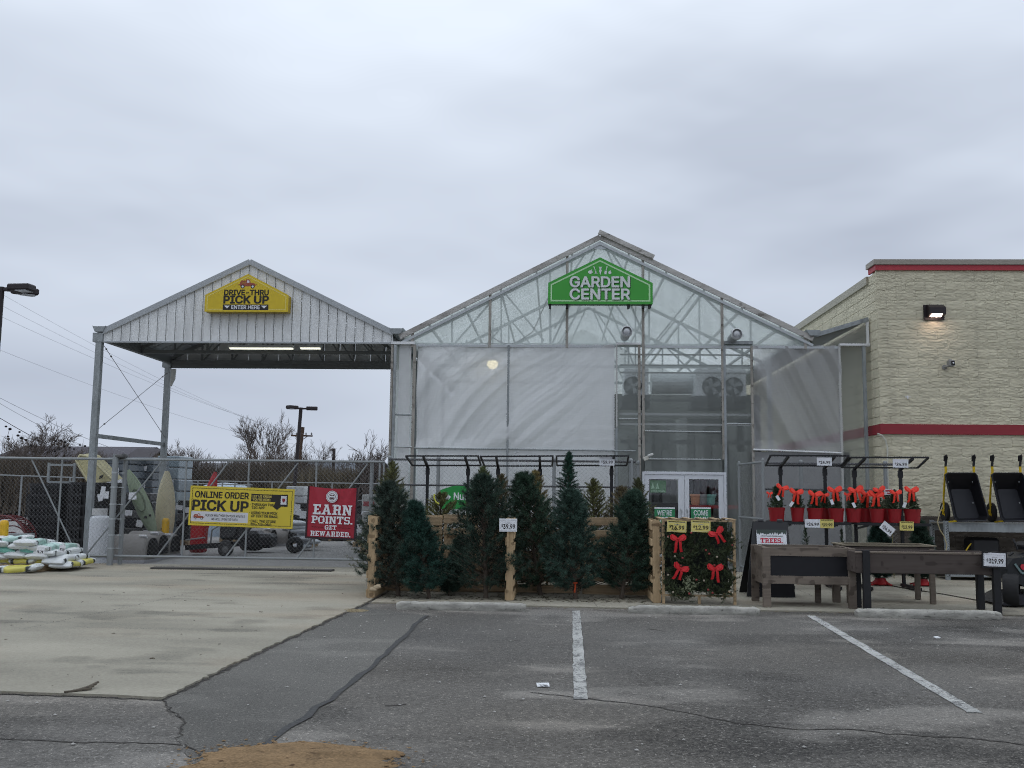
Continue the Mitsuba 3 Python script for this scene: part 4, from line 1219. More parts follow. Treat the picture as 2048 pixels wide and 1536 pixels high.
def truck(fc, cx, cy, w, z, parent):
    """the little red pickup emblem, drawn w wide"""
    s = w / 36.0
    m = MB(); q = lambda pts: [(cx + x * s, cy + y * s) for x, y in pts]
    fc.poly(m, q([(-14, 0), (14, 0), (15, 3), (13, 6), (6, 6.5), (4, 6), (-14, 6), (-15, 3)]), z, .003)
    fc.poly(m, q([(-4, 6), (6, 6), (4.5, 12), (1, 13.5), (-3, 13)]), z, .003)
    fc.poly(m, q([(-18, 3), (-15, 4), (-15, 2.5), (-18, 2.2)]), z, .003); fc.poly(m, q([(14, 2), (18, 5), (18.5, 4), (15, 1)]), z, .003)
    for x, y, r in ((-10, 9, 2.6), (-6, 9, 2.4), (-12.5, 7, 2)):
        fc.poly(m, [(cx + (x + r * math.cos(t)) * s, cy + (y + r * math.sin(t)) * s) for t in np.linspace(0, 6.28, 9)[:-1]], z, .003)
    obj('truck_emblem', m, C((.30, .07, .04), .5), parent)
    m = MB()
    for x in (-9, 10):
        fc.poly(m, [(cx + (x + 3.6 * math.cos(t)) * s, cy + (-.5 + 3.6 * math.sin(t)) * s) for t in np.linspace(0, 6.28, 13)[:-1]], z + .003, .002)
    obj('truck_tyres', m, INK, parent)
    m = MB()
    for x in (-9, 10):
        fc.poly(m, [(cx + (x + 2 * math.cos(t)) * s, cy + (-.5 + 2 * math.sin(t)) * s) for t in np.linspace(0, 6.28, 11)[:-1]], z + .005, .002)
    fc.poly(m, q([(-1.5, 7), (3.5, 7), (2.8, 11), (-.5, 11.6)]), z + .003, .002)
    obj('truck_highlights', m, CARD, parent)


truck(fc, 84 * u, 51 * u, 38 * u, .02, sg)
# ---------------------------------------------------------------- chain link fences and the rolling gate
YF = 19.6
FENCE = C((.27, .285, .29), .5, .3)
WIRE = C((.26, .265, .27), .5, .3)


def mesh_wire(o, ex, W, H, pitch=0.062, r=0.0016):
    """chain link: crossing diagonal wires over a W x H rectangle from o along ex and z"""
    m = MB(); ex = np.asarray(ex, float); n = np.cross(ex, ZU)
    step = pitch * math.sqrt(2)
    for s in (1, -1):
        c = -H if s == 1 else 0.0
        while c < (W if s == 1 else W + H):
            # line x = c + s * z
            z0, z1 = 0.0, H
            if s == 1:
                z0, z1 = max(0, -c), min(H, W - c)
            else:
                z0, z1 = max(0, c - W), min(H, c)
            if z1 - z0 > .02:
                a = np.asarray(o) + ex * (c + s * z0) + ZU * z0 + n * r * s
                b = np.asarray(o) + ex * (c + s * z1) + ZU * z1 + n * r * s
                m.tube([a, b], r, 3, caps=False)
            c += step
    return m


# rolling gate
ga, gb = P(262, 920, YF), P(764, 924, YF)
GX0, GX1, GZ1, GZ0 = P(266, 1000, YF)[0], P(766, 1000, YF)[0], P(500, 921, YF)[2], P(500, 1116, YF)[2]
gt = thing('rolling_gate', 'chain link rolling gate carrying the two banners', 'gate')
LRX = P(0, 1000, YF)[0] - 6
m = MB(); m.tube([(LRX, YF, GZ1), (GX1, YF, GZ1)], .026, 8); obj('top_rail', m, FENCE, gt)
m = MB(); m.tube([(P(150, 1112, YF)[0], YF, GZ0), (GX1, YF, GZ0)], .026, 8); obj('bottom_rail', m, FENCE, gt)
ups = [P(x, 1020, YF)[0] for x in (118, 368, 494, 630, 757)] + [GX1]
for x in ups:
    m = MB(); m.tube([(x, YF + .01, GZ0), (x, YF + .01, GZ1)], .020, 8); obj('upright', m, FENCE, gt)
for xa, xb, fl in ((P(0, 1, YF)[0] - .1, P(78, 1, YF)[0], 1), (P(125, 1, YF)[0], P(222, 1, YF)[0], 1), (P(238, 1, YF)[0], P(372, 1, YF)[0], 0), (P(372, 1, YF)[0], P(498, 1, YF)[0], 0), (P(500, 1, YF)[0], P(630, 1, YF)[0], 0), (P(634, 1, YF)[0], P(762, 1, YF)[0], 0)):
    m = MB(); m.tube([(xa, YF + .02, GZ1 - .02 if fl else GZ0), (xb, YF + .02, GZ0 if fl else GZ1 - .04)], .017, 8); obj('brace', m, FENCE, gt)
obj('wire_mesh', mesh_wire((P(236, 1, YF)[0], YF + .03, GZ0), XR, GX1 - P(236, 1, YF)[0], GZ1 - GZ0), WIRE, gt)
obj('wire_mesh', mesh_wire((LRX, YF + .03, GZ0), XR, P(222, 1, YF)[0] - LRX, GZ1 - GZ0), WIRE, gt)
gp_ = thing('gate_post', 'thick galvanized post with roller brackets beside the white propane tank', 'post')
xg = P(225, 1131, YF - .08)[0]; xg2 = P(232, 920, YF - .08)[0]
xg = (xg + xg2) / 2
m = MB(); m.tube([(xg - .03, YF - .09, 0), (xg - .03, YF - .09, GZ1 + .09)], .062, 14); obj('pipe', m, FENCE, gp_)
m = MB(); m.tube([(xg + .09, YF + .11, 0), (xg + .09, YF + .11, GZ1 + .06)], .045, 12); obj('pipe', m, FENCE, gp_)
m = MB(); m.rbox((xg + .03, YF, GZ1 + .06), (.20, .3, .07), .02); m.lathe([(0, -.03), (.06, -.03), (.06, .03), (0, .03)], (xg + .1, YF, GZ1 + .06), 14, rot([1, 0, 0], 90)); obj('roller', m, C((.1, .1, .1), .6), gp_)
for z in (.35, .62, .95, 1.25, 1.6, 1.9):
    m = MB(); m.lathe([(.064, 0), (.07, 0), (.07, .03), (.064, .03)], (xg - .03, YF - .09, z), 14); m.bbox((xg - .12, YF - .02, z), (xg + .14, YF - .005, z + .02)); obj('clamp', m, ALU, gp_)
for x, lab in ((P(763, 1, YF + .12)[0] + .08, 'fence post at the right end of the rolling gate'),):
    m = MB(); m.tube([(x, YF + .12, 0), (x, YF + .12, GZ1 + .03)], .04, 10); obj('fence_post', m, FENCE, label=lab, cat='post')
# fence along the greenhouse front
def fence(name, x0, x1, Y, ztop, posts, label, dark=False, mid=True):
    f = thing(name, label, 'fence')
    a, b = P(x0, 950, Y)[0], P(x1, 950, Y)[0]
    mt = C((.05, .05, .055), .5) if dark else FENCE
    m = MB(); m.tube([(a, Y, ztop), (b, Y, ztop)], .022, 8); obj('top_rail', m, mt, f)
    if mid:
        m = MB(); m.tube([(a, Y, ztop - .52), (b, Y, ztop - .52)], .018, 8); obj('middle_rail', m, mt, f)
    m = MB(); m.tube([(a, Y, .12), (b, Y, .12)], .012, 6); obj('bottom_rail', m, mt, f)
    for x in posts:
        X = P(x, 950, Y)[0]; m = MB(); m.tube([(X, Y + .03, 0), (X, Y + .03, ztop + .04)], .038, 10); m.sphere((X, Y + .03, ztop + .04), .042, 1); obj('post', m, FENCE, f)
    obj('wire_mesh', mesh_wire((a, Y - .02, .1), XR, b - a, ztop - .1), WIRE, f)
    m = MB()
    for X in np.arange(a, b, .088):
        m.tube([(X, Y - .02, ztop - .01), (X + .02, Y - .02, ztop + .035)], .003, 3, False); m.tube([(X + .04, Y - .02, ztop - .01), (X + .02, Y - .02, ztop + .035)], .003, 3, False)
    obj('wire_tips', m, WIRE, f)


FZ = P(1000, 921, YF)[2]
fence('chain_link_fence', 777, 1272, YF, FZ, (778, 876, 1108, 1262), 'chain link fence behind the trees in front of the curtain', True)
fence('chain_link_fence', 1530, 1790, YF, FZ, (1603, 1772), 'chain link fence behind the racks of red pots', True)
# two small returns beside the doors
def leaf(name, x0, Y0, x1, Y1, label):
    f = thing(name, label, 'gate')
    a, b = P(x0, 1000, Y0), P(x1, 1000, Y1)
    a[2] = b[2] = .1
    ex = b - a; W = np.linalg.norm(ex); ex /= W
    z1 = FZ + .02
    for p_, c_ in ((a, 1), (b, 1)):
        m = MB(); m.tube([(p_[0], p_[1], 0.02), (p_[0], p_[1], z1)], .028, 10); m.sphere((p_[0], p_[1], z1 + .01), .032, 1); obj('upright', m, FENCE, f)
    for z in (z1 - .03, 1.15, .14):
        m = MB(); m.tube([(a[0], a[1], z), (b[0], b[1], z)], .02, 8); obj('rail', m, FENCE, f)
    obj('wire_mesh', mesh_wire(a, ex, W, z1 - .15, .05), WIRE, f)


leaf('fence_gate', 1479, 20.3, 1527, 18.6, 'open chain link gate leaf right of the doors')
leaf('fence_gate', 1264, 19.6, 1277, 20.4, 'short chain link return left of the doors')

# banners on the gate
bn = thing('order_banner', 'yellow online order pick up banner tied to the gate', 'banner')
YBn = YF - .06
a, b, d = P(376, 1050, YBn), P(585, 1058, YBn), P(381, 971, YBn)
ex = (b - a); W = np.linalg.norm(ex); ex /= W
ey = d - a; ey -= ex * (ey @ ex); H = np.linalg.norm(ey); ey /= H
fc = Face(a, ex, ey, W, H)
u = W / 209.0
m = MB(); fc.rect(m, 0, 0, W, H, 0, .006); obj('sheet', m, C((.60, .47, .045), .5), bn)
m = MB()
ring = Polygon([(4 * u, 4 * u), (W - 4 * u, 4 * u), (W - 4 * u, H - 4 * u), (4 * u, H - 4 * u)])
m.prism(ring.difference(ring.buffer(-1.0 * u)), fc.at(0, 0, .006), fc.ex, fc.ey, fc.n * .002)
fc.heavy(m, 'ONLINE ORDER', 10 * u, H - 22.5 * u, 11.8 * u, 108 * u, .006, .003, k=.02); fc.heavy(m, 'PICK UP', 6.5 * u, H - 47 * u, 19 * u, 112 * u, .006, .003, k=.035)
fc.rect(m, 123 * u, H - 26.5 * u, 188 * u, H - 12 * u, .006, .002)
for k, (t, w) in enumerate((('THROUGH THE', 44), ('TSC APP', 26), ('USING YOUR PICK', 52), ('UP TEXT OR EMAIL', 54), ('CALL THE STORE', 50), ('304-760-0901', 42))):
    y = H - (35 + 6.2 * k + 3.8 * (k // 2)) * u
    fc.heavy(m, t, 125 * u, y, 4.8 * u, w * u, .006, .003, 'l', .03)
    if k % 2 == 0: fc.rect(m, 121 * u, y + 2 * u, 122.4 * u, y + 3.4 * u, .006, .002)
# hand holding a phone
fc.poly(m, [(180 * u, H - 12 * u), (196 * u, H - 11 * u), (197 * u, H - 35 * u), (181 * u, H - 35 * u)], .008, .002)
fc.poly(m, [(168 * u, H - 36 * u), (176 * u, H - 42 * u), (186 * u, H - 33 * u), (184 * u, H - 16 * u), (176 * u, H - 16 * u), (172 * u, H - 26 * u)], .007, .002)
obj('lettering', m, INK, bn)
m = MB(); fc.heavy(m, 'LET US KNOW', 126 * u, H - 18.6 * u, 4.4 * u, 38 * u, .0085, .002, 'l', .03); fc.heavy(m, "YOU'RE HERE:", 126 * u, H - 25 * u, 4.4 * u, 36 * u, .0085, .002, 'l', .03)
obj('heading', m, C((.52, .42, .1), .5), bn)
m = MB(); fc.rect(m, 5 * u, 8 * u, 119 * u, 28 * u, .006, .002); obj('panel', m, C((.58, .58, .6), .5), bn); m = MB(); fc.rect(m, 182.5 * u, H - 31 * u, 194 * u, H - 14 * u, .0105, .001); obj('phone_screen', m, C((.58, .58, .6), .5), bn)
m = MB(); fc.text(m, 'PLEASE WAIT HERE IN YOUR VEHICLE.', 34 * u, 18.5 * u, 4.2 * u, 80 * u, .0085, .002); fc.text(m, 'WE WILL OPEN THE GATE.', 46 * u, 11.5 * u, 4.2 * u, 54 * u, .0085, .002); obj('small_print', m, INK, bn)
truck(fc, 20 * u, 14.5 * u, 24 * u, .0085, bn)
m = MB(); fc.poly(m, [(186 * u, H - 25 * u), (188 * u, H - 27 * u), (191 * u, H - 24 * u), (191 * u, H - 19 * u), (185 * u, H - 19 * u)], .012, .002); obj('phone_print', m, DARKRED, bn)

er = thing('points_banner', 'red banner with white lettering about earning points hung on the gate', 'banner')
a, b, d = P(612, 1074, YBn), P(709, 1078, YBn), P(619, 972, YBn)
ex = (b - a); W = np.linalg.norm(ex); ex /= W
ey = d - a; ey -= ex * (ey @ ex); H = np.linalg.norm(ey); ey /= H
fc = Face(a, ex, ey, W, H); u = W / 97.0
nx = nz = 26
X, Z = np.meshgrid(np.linspace(0, W, nx), np.linspace(0, H, nz), indexing='ij')
sag = .035 * np.sin(X / W * np.pi) * (Z / H) ** 4
D = .022 * np.exp(-((X / W - .1 - .35 * (1 - Z / H)) / .06) ** 2) * (Z / H) ** 2 + .018 * np.exp(-((X / W - .92 + .3 * (1 - Z / H)) / .05) ** 2) * (Z / H) ** 2 + .012 * np.sin(X * 5 + Z * 2)
v = (fc.o + X[..., None] * fc.ex + (Z - sag)[..., None] * fc.ey + (D - .01)[..., None] * fc.n).reshape(-1, 3)
i, j = np.meshgrid(np.arange(nx - 1), np.arange(nz - 1), indexing='ij')
obj('sheet', (v, np.stack([i * nz + j, (i + 1) * nz + j, (i + 1) * nz + j + 1, i * nz + j + 1], -1).reshape(-1, 4)), C((.36, .022, .04), .4), er, smooth=True)
m = MB()
for x0, y0, x1, y1 in ((-.02, -.02, .012, H + .0), (W - .012, -.02, W + .02, H), (0, -.025, W, .012)): fc.rect(m, x0, y0, x1, y1, .004, .012)
obj('hem', m, C((.03, .015, .02), .5), er)


def slab(m, fc, txt, x, y, h, w, z):
    """block letters with slab serifs"""
    S = {'E': [(0, 0, 6, 1.7), (0, 8.3, 6, 10), (1, 0, 2.9, 10), (2.9, 4.2, 4.6, 5.8), (4.6, 0, 6, 3), (4.6, 7, 6, 10)], 'T': [(0, 8.3, 7, 10), (2.5, 0, 4.5, 10), (1.3, 0, 5.7, 1.5), (0, 6.6, 1.3, 10), (5.7, 6.6, 7, 10)],
         'I': [(0, 0, 3.4, 1.6), (0, 8.4, 3.4, 10), (.75, 0, 2.65, 10)], 'P': [(0, 0, 4, 1.5), (1, 0, 2.9, 10), (0, 8.4, 5, 10), (2.5, 4, 5, 5.6), (4.6, 4.6, 6.4, 9.4)], 'R': [(0, 0, 3.6, 1.5), (1, 0, 2.9, 10), (0, 8.4, 5, 10), (2.5, 4.2, 5, 5.8), (4.6, 4.8, 6.4, 9.4), (4.4, 0, 6.1, 4.6), (5, 0, 7, 1.5)],
         'A': [(0, 0, 3, 1.5), (4.6, 0, 7.6, 1.5), (2, 3, 5.6, 4.4), (2, 8.6, 5, 10)], 'N': [(0, 0, 3, 1.5), (.7, 0, 2.3, 10), (0, 8.6, 2.4, 10), (5.2, 0, 6.8, 10), (4.4, 8.5, 7.5, 10)], 'O': [(0, 2, 1.9, 8), (4.9, 2, 6.8, 8), (1, 0, 5.8, 1.7), (1, 8.3, 5.8, 10)],
         'S': [(0.2, 5.2, 1.9, 9), (.8, 8.4, 5.4, 10), (4.3, 1, 6, 5), (.8, 0, 5.4, 1.6), (.8, 4.3, 5.4, 5.9), (0, 0, 1.3, 3), (4.9, 7, 6.1, 10)], 'G': [(0, 2, 1.9, 8), (1, 0, 5.8, 1.7), (1, 8.3, 5.8, 10), (4.8, 0, 6.5, 4.6), (3.6, 3.4, 7, 4.9), (5, 7, 6.3, 10)],
         'W': [(0, 8.5, 3, 10), (6.6, 8.5, 9.6, 10), (3.6, 8.5, 6, 10)], 'D': [(0, 0, 5, 1.6), (0, 8.4, 5, 10), (1, 0, 2.9, 10), (4.8, 1.4, 6.6, 8.6)], '.': [(0, 0, 2, 2)], ' ': []}
    Wd = {'E': 6, 'T': 7, 'I': 3.4, 'P': 6.4, 'R': 7, 'A': 7.6, 'N': 7.5, 'O': 6.8, 'S': 6.1, 'G': 7, 'W': 9.6, 'D': 6.6, '.': 2, ' ': 3}
    tot = sum(Wd[c_] + .7 for c_ in txt) - .7
    sx, sy = w / tot, h / 10
    from shapely import box as sbox, union_all
    cx = 0
    for c_ in txt:
        parts = [sbox(*q) for q in S[c_]]
        if c_ == 'A': parts += [Polygon([(.8, 1), (2.6, 1), (4.2, 10), (3, 10)]), Polygon([(5, 1), (6.8, 1), (4.8, 10), (3.2, 10)])]
        if c_ == 'N': parts += [Polygon([(.9, 10), (2.8, 10), (6.6, 0), (5.0, 0)])]
        if c_ == 'R': parts += []
        if c_ == 'W': parts += [Polygon([(.7, 9), (2.5, 9), (3.6, 0), (2.4, 0)]), Polygon([(3.9, 9), (5.1, 9), (3.7, 0), (2.5, 0)]), Polygon([(4.3, 9), (5.6, 9), (7.2, 0), (6, 0)]), Polygon([(7.2, 9), (8.9, 9), (7.2, 0), (6.1, 0)])]
        if parts:
            sh = union_all(parts)
            for gg in getattr(sh, 'geoms', [sh]):
                from shapely import affinity
                m.prism(affinity.affine_transform(gg, [sx, 0, 0, sy, x + cx * sx, y]), fc.at(0, 0, z), fc.ex, fc.ey, fc.n * .003)
        cx += Wd[c_] + .7


m = MB()
slab(m, fc, 'EARN', 11.5 * u, H - 55 * u, 20 * u, 78 * u, .03)
slab(m, fc, 'POINTS.', 9.5 * u, H - 72.5 * u, 14.5 * u, 82 * u, .03)
slab(m, fc, 'GET', 37 * u, H - 84 * u, 8.5 * u, 23.5 * u, .03)
slab(m, fc, 'REWARDED.', 9 * u, H - 97.5 * u, 10 * u, 80 * u, .03)
cc = (48 * u, H - 19.5 * u)
disc = lambda r, k=24: Polygon([(cc[0] + r * u * math.cos(t), cc[1] + r * u * math.sin(t)) for t in np.linspace(0, 2 * np.pi, k + 1)[:-1]])
m.prism(disc(11.8), fc.at(0, 0, .03), fc.ex, fc.ey, fc.n * .003)
obj('lettering', m, CARD, er)
m = MB(); m.prism(disc(10.6).difference(disc(9.9)), fc.at(0, 0, .034), fc.ex, fc.ey, fc.n * .002); m.prism(disc(7).difference(disc(6)), fc.at(0, 0, .034), fc.ex, fc.ey, fc.n * .002)
fc.poly(m, [(cc[0] - 5 * u, cc[1] - 1 * u), (cc[0] + 5 * u, cc[1] - 1 * u), (cc[0] + 3 * u, cc[1] - 5 * u), (cc[0] - 3 * u, cc[1] - 5 * u)], .034, .002)
for x in (-2.2, 2.2): fc.poly(m, [(cc[0] + (x - 1.8) * u, cc[1] + 1.5 * u), (cc[0] + (x + 1.8) * u, cc[1] + 1.5 * u), (cc[0] + (x + 1.4) * u, cc[1] + 4 * u), (cc[0] + (x - 1.4) * u, cc[1] + 4 * u)], .034, .002)
obj('emblem', m, C((.10, .06, .06), .5), er)
m = MB(); 
for x0, x1 in ((10, 34), (63, 88)): fc.rect(m, x0 * u, H - 80.5 * u, x1 * u, H - 79.3 * u, .03, .002)
obj('rule', m, C((.12, .01, .015), .5), er)

# green sign half hidden by the trees
gs = thing('fence_sign', 'green sign with white script half hidden behind the cut trees', 'sign')
fc = face_px(880, 971, 952, 1018, YF - .12)
t = np.linspace(0, 1, 13)
pts = [(0, 0), (fc.W, 0)] + [(fc.W * (1 - q), fc.H * (.80 + .20 * math.sin(math.pi * q))) for q in t]
m = MB(); fc.poly(m, pts, 0, .02); obj('board', m, C((.02, .24, .05), .45), gs)
m = MB(); fc.text(m, 'Nut', fc.W * .38, fc.H * .40, fc.H * .30, fc.W * .36, .02, .004); fc.poly(m, [(fc.W * .14, fc.H * .42), (fc.W * .22, fc.H * .62), (fc.W * .30, fc.H * .52), (fc.W * .24, fc.H * .40)], .02, .004); obj('lettering', m, CARD, gs)
# ---------------------------------------------------------------- cut christmas trees, pallets, wreaths
def needles(pos, dirs, per, L, w, spread, rng, c0, c1, along=0.0):
    """tufts of needles: per needles at each twig tip, in a cone around its direction; returns v, f, colours"""
    n = len(pos)
    p = np.repeat(pos, per, 0); d = np.repeat(dirs, per, 0)
    r = rng.normal(size=(n * per, 3)); r -= d * (r * d).sum(1, keepdims=True); r /= np.linalg.norm(r, axis=1, keepdims=True) + 1e-9
    a = spread * np.sqrt(rng.random((n * per, 1)))
    nd = d * np.cos(a) + r * np.sin(a)
    if along:
        p = p - d * along * rng.random((n * per, 1))
    ll = L * (0.65 + 0.6 * rng.random((n * per, 1)))
    s = np.cross(nd, rng.normal(size=nd.shape)); s /= np.linalg.norm(s, axis=1, keepdims=True) + 1e-9
    ww = w * (0.7 + 0.6 * rng.random((n * per, 1)))
    v = np.stack([p - s * ww / 2, p + s * ww / 2, p + nd * ll], 1).reshape(-1, 3)
    f = np.arange(len(v)).reshape(-1, 3)
    k = np.repeat(rng.random(n), per)[:, None] * .6 + rng.random((n * per, 1)) * .4
    col = np.repeat(np.asarray(c0) * (1 - k) + np.asarray(c1) * k, 3, 0)
    return v, f, col


STY = {
    'pine': dict(nb=190, tw=13, per=26, L=.082, w=.0046, spread=1.05, up=(.30, .95), c0=(.014, .029, .021), c1=(.054, .094, .068), along=.03, z0=.09, shape=.44),
    'spruce': dict(nb=190, tw=17, per=26, L=.024, w=.0046, spread=1.25, up=(.25, .75), c0=(.055, .058, .024), c1=(.21, .21, .085), along=.09, z0=.05, shape=.62),
    'fir': dict(nb=190, tw=17, per=24, L=.026, w=.0045, spread=1.2, up=(.05, .45), c0=(.012, .030, .022), c1=(.05, .095, .06), along=.09, z0=.1, shape=.75),
    'brown': dict(nb=170, tw=16, per=24, L=.024, w=.0045, spread=1.25, up=(.2, .8), c0=(.055, .046, .026), c1=(.20, .165, .085), along=.09, z0=.05, shape=.62),
    'mini': dict(nb=42, tw=7, per=16, L=.03, w=.0045, spread=1.1, up=(.2, .8), c0=(.016, .034, .020), c1=(.06, .10, .05), along=.05, z0=.08, shape=.9),
}
BARK = C((.085, .065, .05), .9)


def conifer(name, base, top, wid, style, label, group, seed, cat='christmas tree', tagpx=None, gaps=0.25):
    s = STY[style]; r = np.random.default_rng(seed)
    base, top = np.asarray(base, float), np.asarray(top, float)
    ax = top - base; H = np.linalg.norm(ax); ax /= H
    t = thing(name, label, cat, group)
    m = MB(); zz = np.linspace(0, .97, 9)
    m.tube(base + np.outer(zz * H, ax) + r.normal(0, .006, (9, 3)) * np.minimum(zz, .5)[:, None], (.034 if H > 1.1 else .014) * (1 - zz * .9) * (H / 1.8 if H > 1 else 1) + .003, 8)
    nb = s['nb']
    h = s['z0'] + (1 - s['z0']) * (np.arange(nb) + r.random(nb)) / nb
    h = h ** .92
    az = np.arange(nb) * 2.39996 + r.normal(0, .35, nb)
    q = (h - s['z0']) / (1 - s['z0'])
    prof = np.minimum(1, (1 - q) ** s['shape'] * 1.12 + .03) * np.where(q < .12, .55 + q * 3.6, 1)
    lump = .72 + .55 * meshkit.noise(np.stack([np.cos(az) * 1.5, np.sin(az) * 1.5, q * 5 + seed], -1), seed)
    ln = wid * (1.45 if style == 'pine' and H > 1.3 else 2.25 if H > 1.3 else 1.15) * prof * lump * (.75 + .4 * r.random(nb))
    el = s['up'][0] + (s['up'][1] - s['up'][0]) * q + r.normal(0, .12, nb)
    e1 = np.cross(ax, [0, 1, 0]); e1 /= np.linalg.norm(e1); e2 = np.cross(ax, e1)
    bd = (np.cos(az)[:, None] * e1 + np.sin(az)[:, None] * e2) * np.cos(el)[:, None] + ax * np.sin(el)[:, None]
    bp = base + np.outer(h * H, ax)
    bp = bp - ax * (ln * np.sin(el))[:, None] * .6
    keep = bp[:, 2] > .08
    bp, bd, ln, q = bp[keep], bd[keep], ln[keep], q[keep]
    for k in range(len(bp)):
        if ln[k] > .12:
            m.tube([bp[k], bp[k] + bd[k] * ln[k] * .5 + [0, 0, -.01], bp[k] + bd[k] * ln[k] * .98], [.008 * (H / 1.8), .005, .002], 3, False)
    obj('trunk', m, BARK, t)
    tw = s['tw']
    u = np.tile(np.linspace(.28, 1.0, tw), len(bp)); bi = np.repeat(np.arange(len(bp)), tw)
    rn = r.normal(size=(len(bi), 3)); rn /= np.linalg.norm(rn, axis=1, keepdims=True)
    td = bd[bi] * .75 + rn * .62 + ax * .22; td /= np.linalg.norm(td, axis=1, keepdims=True)
    off = ln[bi] * .20 * (1.15 - u)
    tp = bp[bi] + bd[bi] * (ln[bi] * u)[:, None] + td * (off * (.5 + r.random(len(bi))))[:, None]
    k = (r.random(len(bi)) > gaps * .6) & (tp[:, 2] > .06)
    tp, td = tp[k], td[k]
    hue = np.array([1 + r.normal(0, .12), 1.0, 1 + r.uniform(-.14, .06)]) * (1 + r.normal(0, .10))
    v, f, col = needles(tp, td, s['per'], s['L'], s['w'], s['spread'], r, s['c0'], s['c1'], s['along'])
    old = np.repeat(meshkit.noise(tp * 9 + seed, seed), s['per'] * 3)[:, None]
    col = col * np.clip(hue, .6, 1.5) * (.42 + 1.15 * old)
    low = v[:, 2] < .012
    v[low, 2] = .012 + .02 * r.random(low.sum())
    # leader
    lt = base + np.outer(np.linspace(.86, 1.0, 14) * H, ax)
    v2, f2, c2 = needles(lt, np.tile(ax, (14, 1)), s['per'], s['L'] * .8, s['w'], .7, r, s['c0'], s['c1'])
    mb = MB(); mb.add(v, f, col); mb.add(v2, f2, c2)
    obj('crown', mb, 'vcol', t)
    if tagpx is not None:
        mm = MB(); q0 = np.asarray(tagpx)
        mm.tube([q0, q0 + [.005, -.012, -.06], q0 + [-.008, -.01, -.14]], .013, 5); mm.lathe([(.036, -.008), (.042, 0), (.036, .012)], q0, 8)
        obj('ribbon', mm, C((.62, .09, .03), .5), t, label='orange red ribbon on the trunk')
    return t


FG = 'cut pine trees standing in the front row'
pt = lambda bx, by, tx, ty, dy=0.12: (G(bx, by), P(tx, ty, G(bx, by)[1] + dy))
front = [
    (797, 1195, 776, 968, .44, 'leftmost cut pine tree, beside the left pallet edge', 201, None),
    (860, 1199, 830, 1006, .27, 'short cut pine with a bare crooked trunk, second from the left', 202, None),
    (972, 1199, 965, 955, .50, 'tall cut pine standing left of the white price card', 203, None),
    (1081, 1193, 1045, 950, .46, 'cut pine with a forked top just right of the white price card', 204, None),
    (1151, 1201, 1142, 985, .36, 'bushy bright cut pine with a red ribbon low on its trunk', 205, (1150, 1166)),
    (1243, 1200, 1270, 985, .36, 'cut pine leaning right beside the crate of wreaths', 206, None)]
for bx, by, tx, ty, w, lab, sd, tg in front:
    b, tp = pt(bx, by, tx, ty)
    if sd == 202:
        b[1] -= .05; tp[1] -= .1
    conifer('pine_tree', b, tp, w, 'pine', lab, None, sd, tagpx=None if tg is None else P(tg[0], tg[1], b[1] - .045))
# slim trunk leaning between the pines
b = G(896, 1194); tp = P(921, 1090, b[1] + .5)
conifer('pine_tree', b, tp + [.0, 0, .1], .15, 'pine', 'small pine behind, with an orange ribbon on its slanting trunk', None, 207, tagpx=P(911, 1140, b[1] + .22), gaps=.5)

back = [  # (top px, top py, half width m, style, label)
    (785, 922, .30, 'spruce', 'golden green spruce with a tall open top at the left of the back row'),
    (881, 985, .42, 'spruce', 'broad olive spruce in the back row above the left pallet boards'),
    (966, 932, .30, 'spruce', 'spruce with a pointed top rising between the first two rack frames'),
    (1003, 948, .30, 'brown', 'brownish spruce under the second rack frame'),
    (1071, 940, .30, 'spruce', 'yellow green spruce below the right end of the second rack frame'),
    (1138, 903, .24, 'fir', 'dark fir with tiered branches rising above the third rack frame'),
    (1188, 957, .30, 'spruce', 'yellowish spruce right of the dark fir'),
    (1243, 972, .38, 'brown', 'brown green spruce in the back row above the right pallet boards'),
    (1276, 955, .26, 'brown', 'thin brownish spruce at the right end of the back row')]
for k, (tx, ty, w, st, lab) in enumerate(back):
    Yb = 16.05 + .12 * (k % 2)
    tp = P(tx, ty, Yb)
    conifer('spruce_tree', (tp[0] + .04 * math.sin(k), Yb - .03, .0), tp, w, st, lab, None, 230 + k, gaps=.3)
m = MB(); a, b = P(868, 985, 15.7), P(876, 1008, 15.7); m.tube([P(869, 988, 15.6), P(868, 996, 15.6), P(872, 1004, 15.6), P(878, 1008, 15.6)], .014, 6)
obj('yellow_strap', m, C((.55, .55, .08), .5), label='yellow strap hanging in the olive spruce', cat='strap')

# pallets -------------------------------------------------------------------
def pallet(o, ex, W, H, label, seed, thick=.135, wood=None):
    r = np.random.default_rng(seed)
    p = thing('pallet', label, 'pallet', None)
    ex = np.asarray(ex, float); n = np.cross(ZU, ex)   # points away from the front face
    R = np.stack([ex, n, ZU], 1)
    side = abs(ex[1]) > .5
    mz, mxx = M_PAL_Z, (M_PAL_X if not side else M_PAL_Z)
    for x in (.02, W / 2, W - .02):
        m = MB(); m.box(np.asarray(o) + ex * x + n * thick / 2 + ZU * H / 2, (.038, thick - .037, H), R); obj('stringer', m, mz, p)
    for y, cnt in ((0, 7), (thick - .018, 5)):
        zs = np.linspace(.07, H - .07, cnt)
        for z in zs:
            hh = .085 + .04 * r.random() + (.02 if z in (zs[0], zs[-1]) else 0)
            m = MB(); m.rbox(np.asarray(o) + ex * (W / 2 + r.normal(0, .006)) + n * (y + .009) + ZU * (z + r.normal(0, .008)), (W + .01, .017, hh), .003, R @ rot([0, 1, 0], r.normal(0, .35))); obj('board', m, mxx, p)
    return p


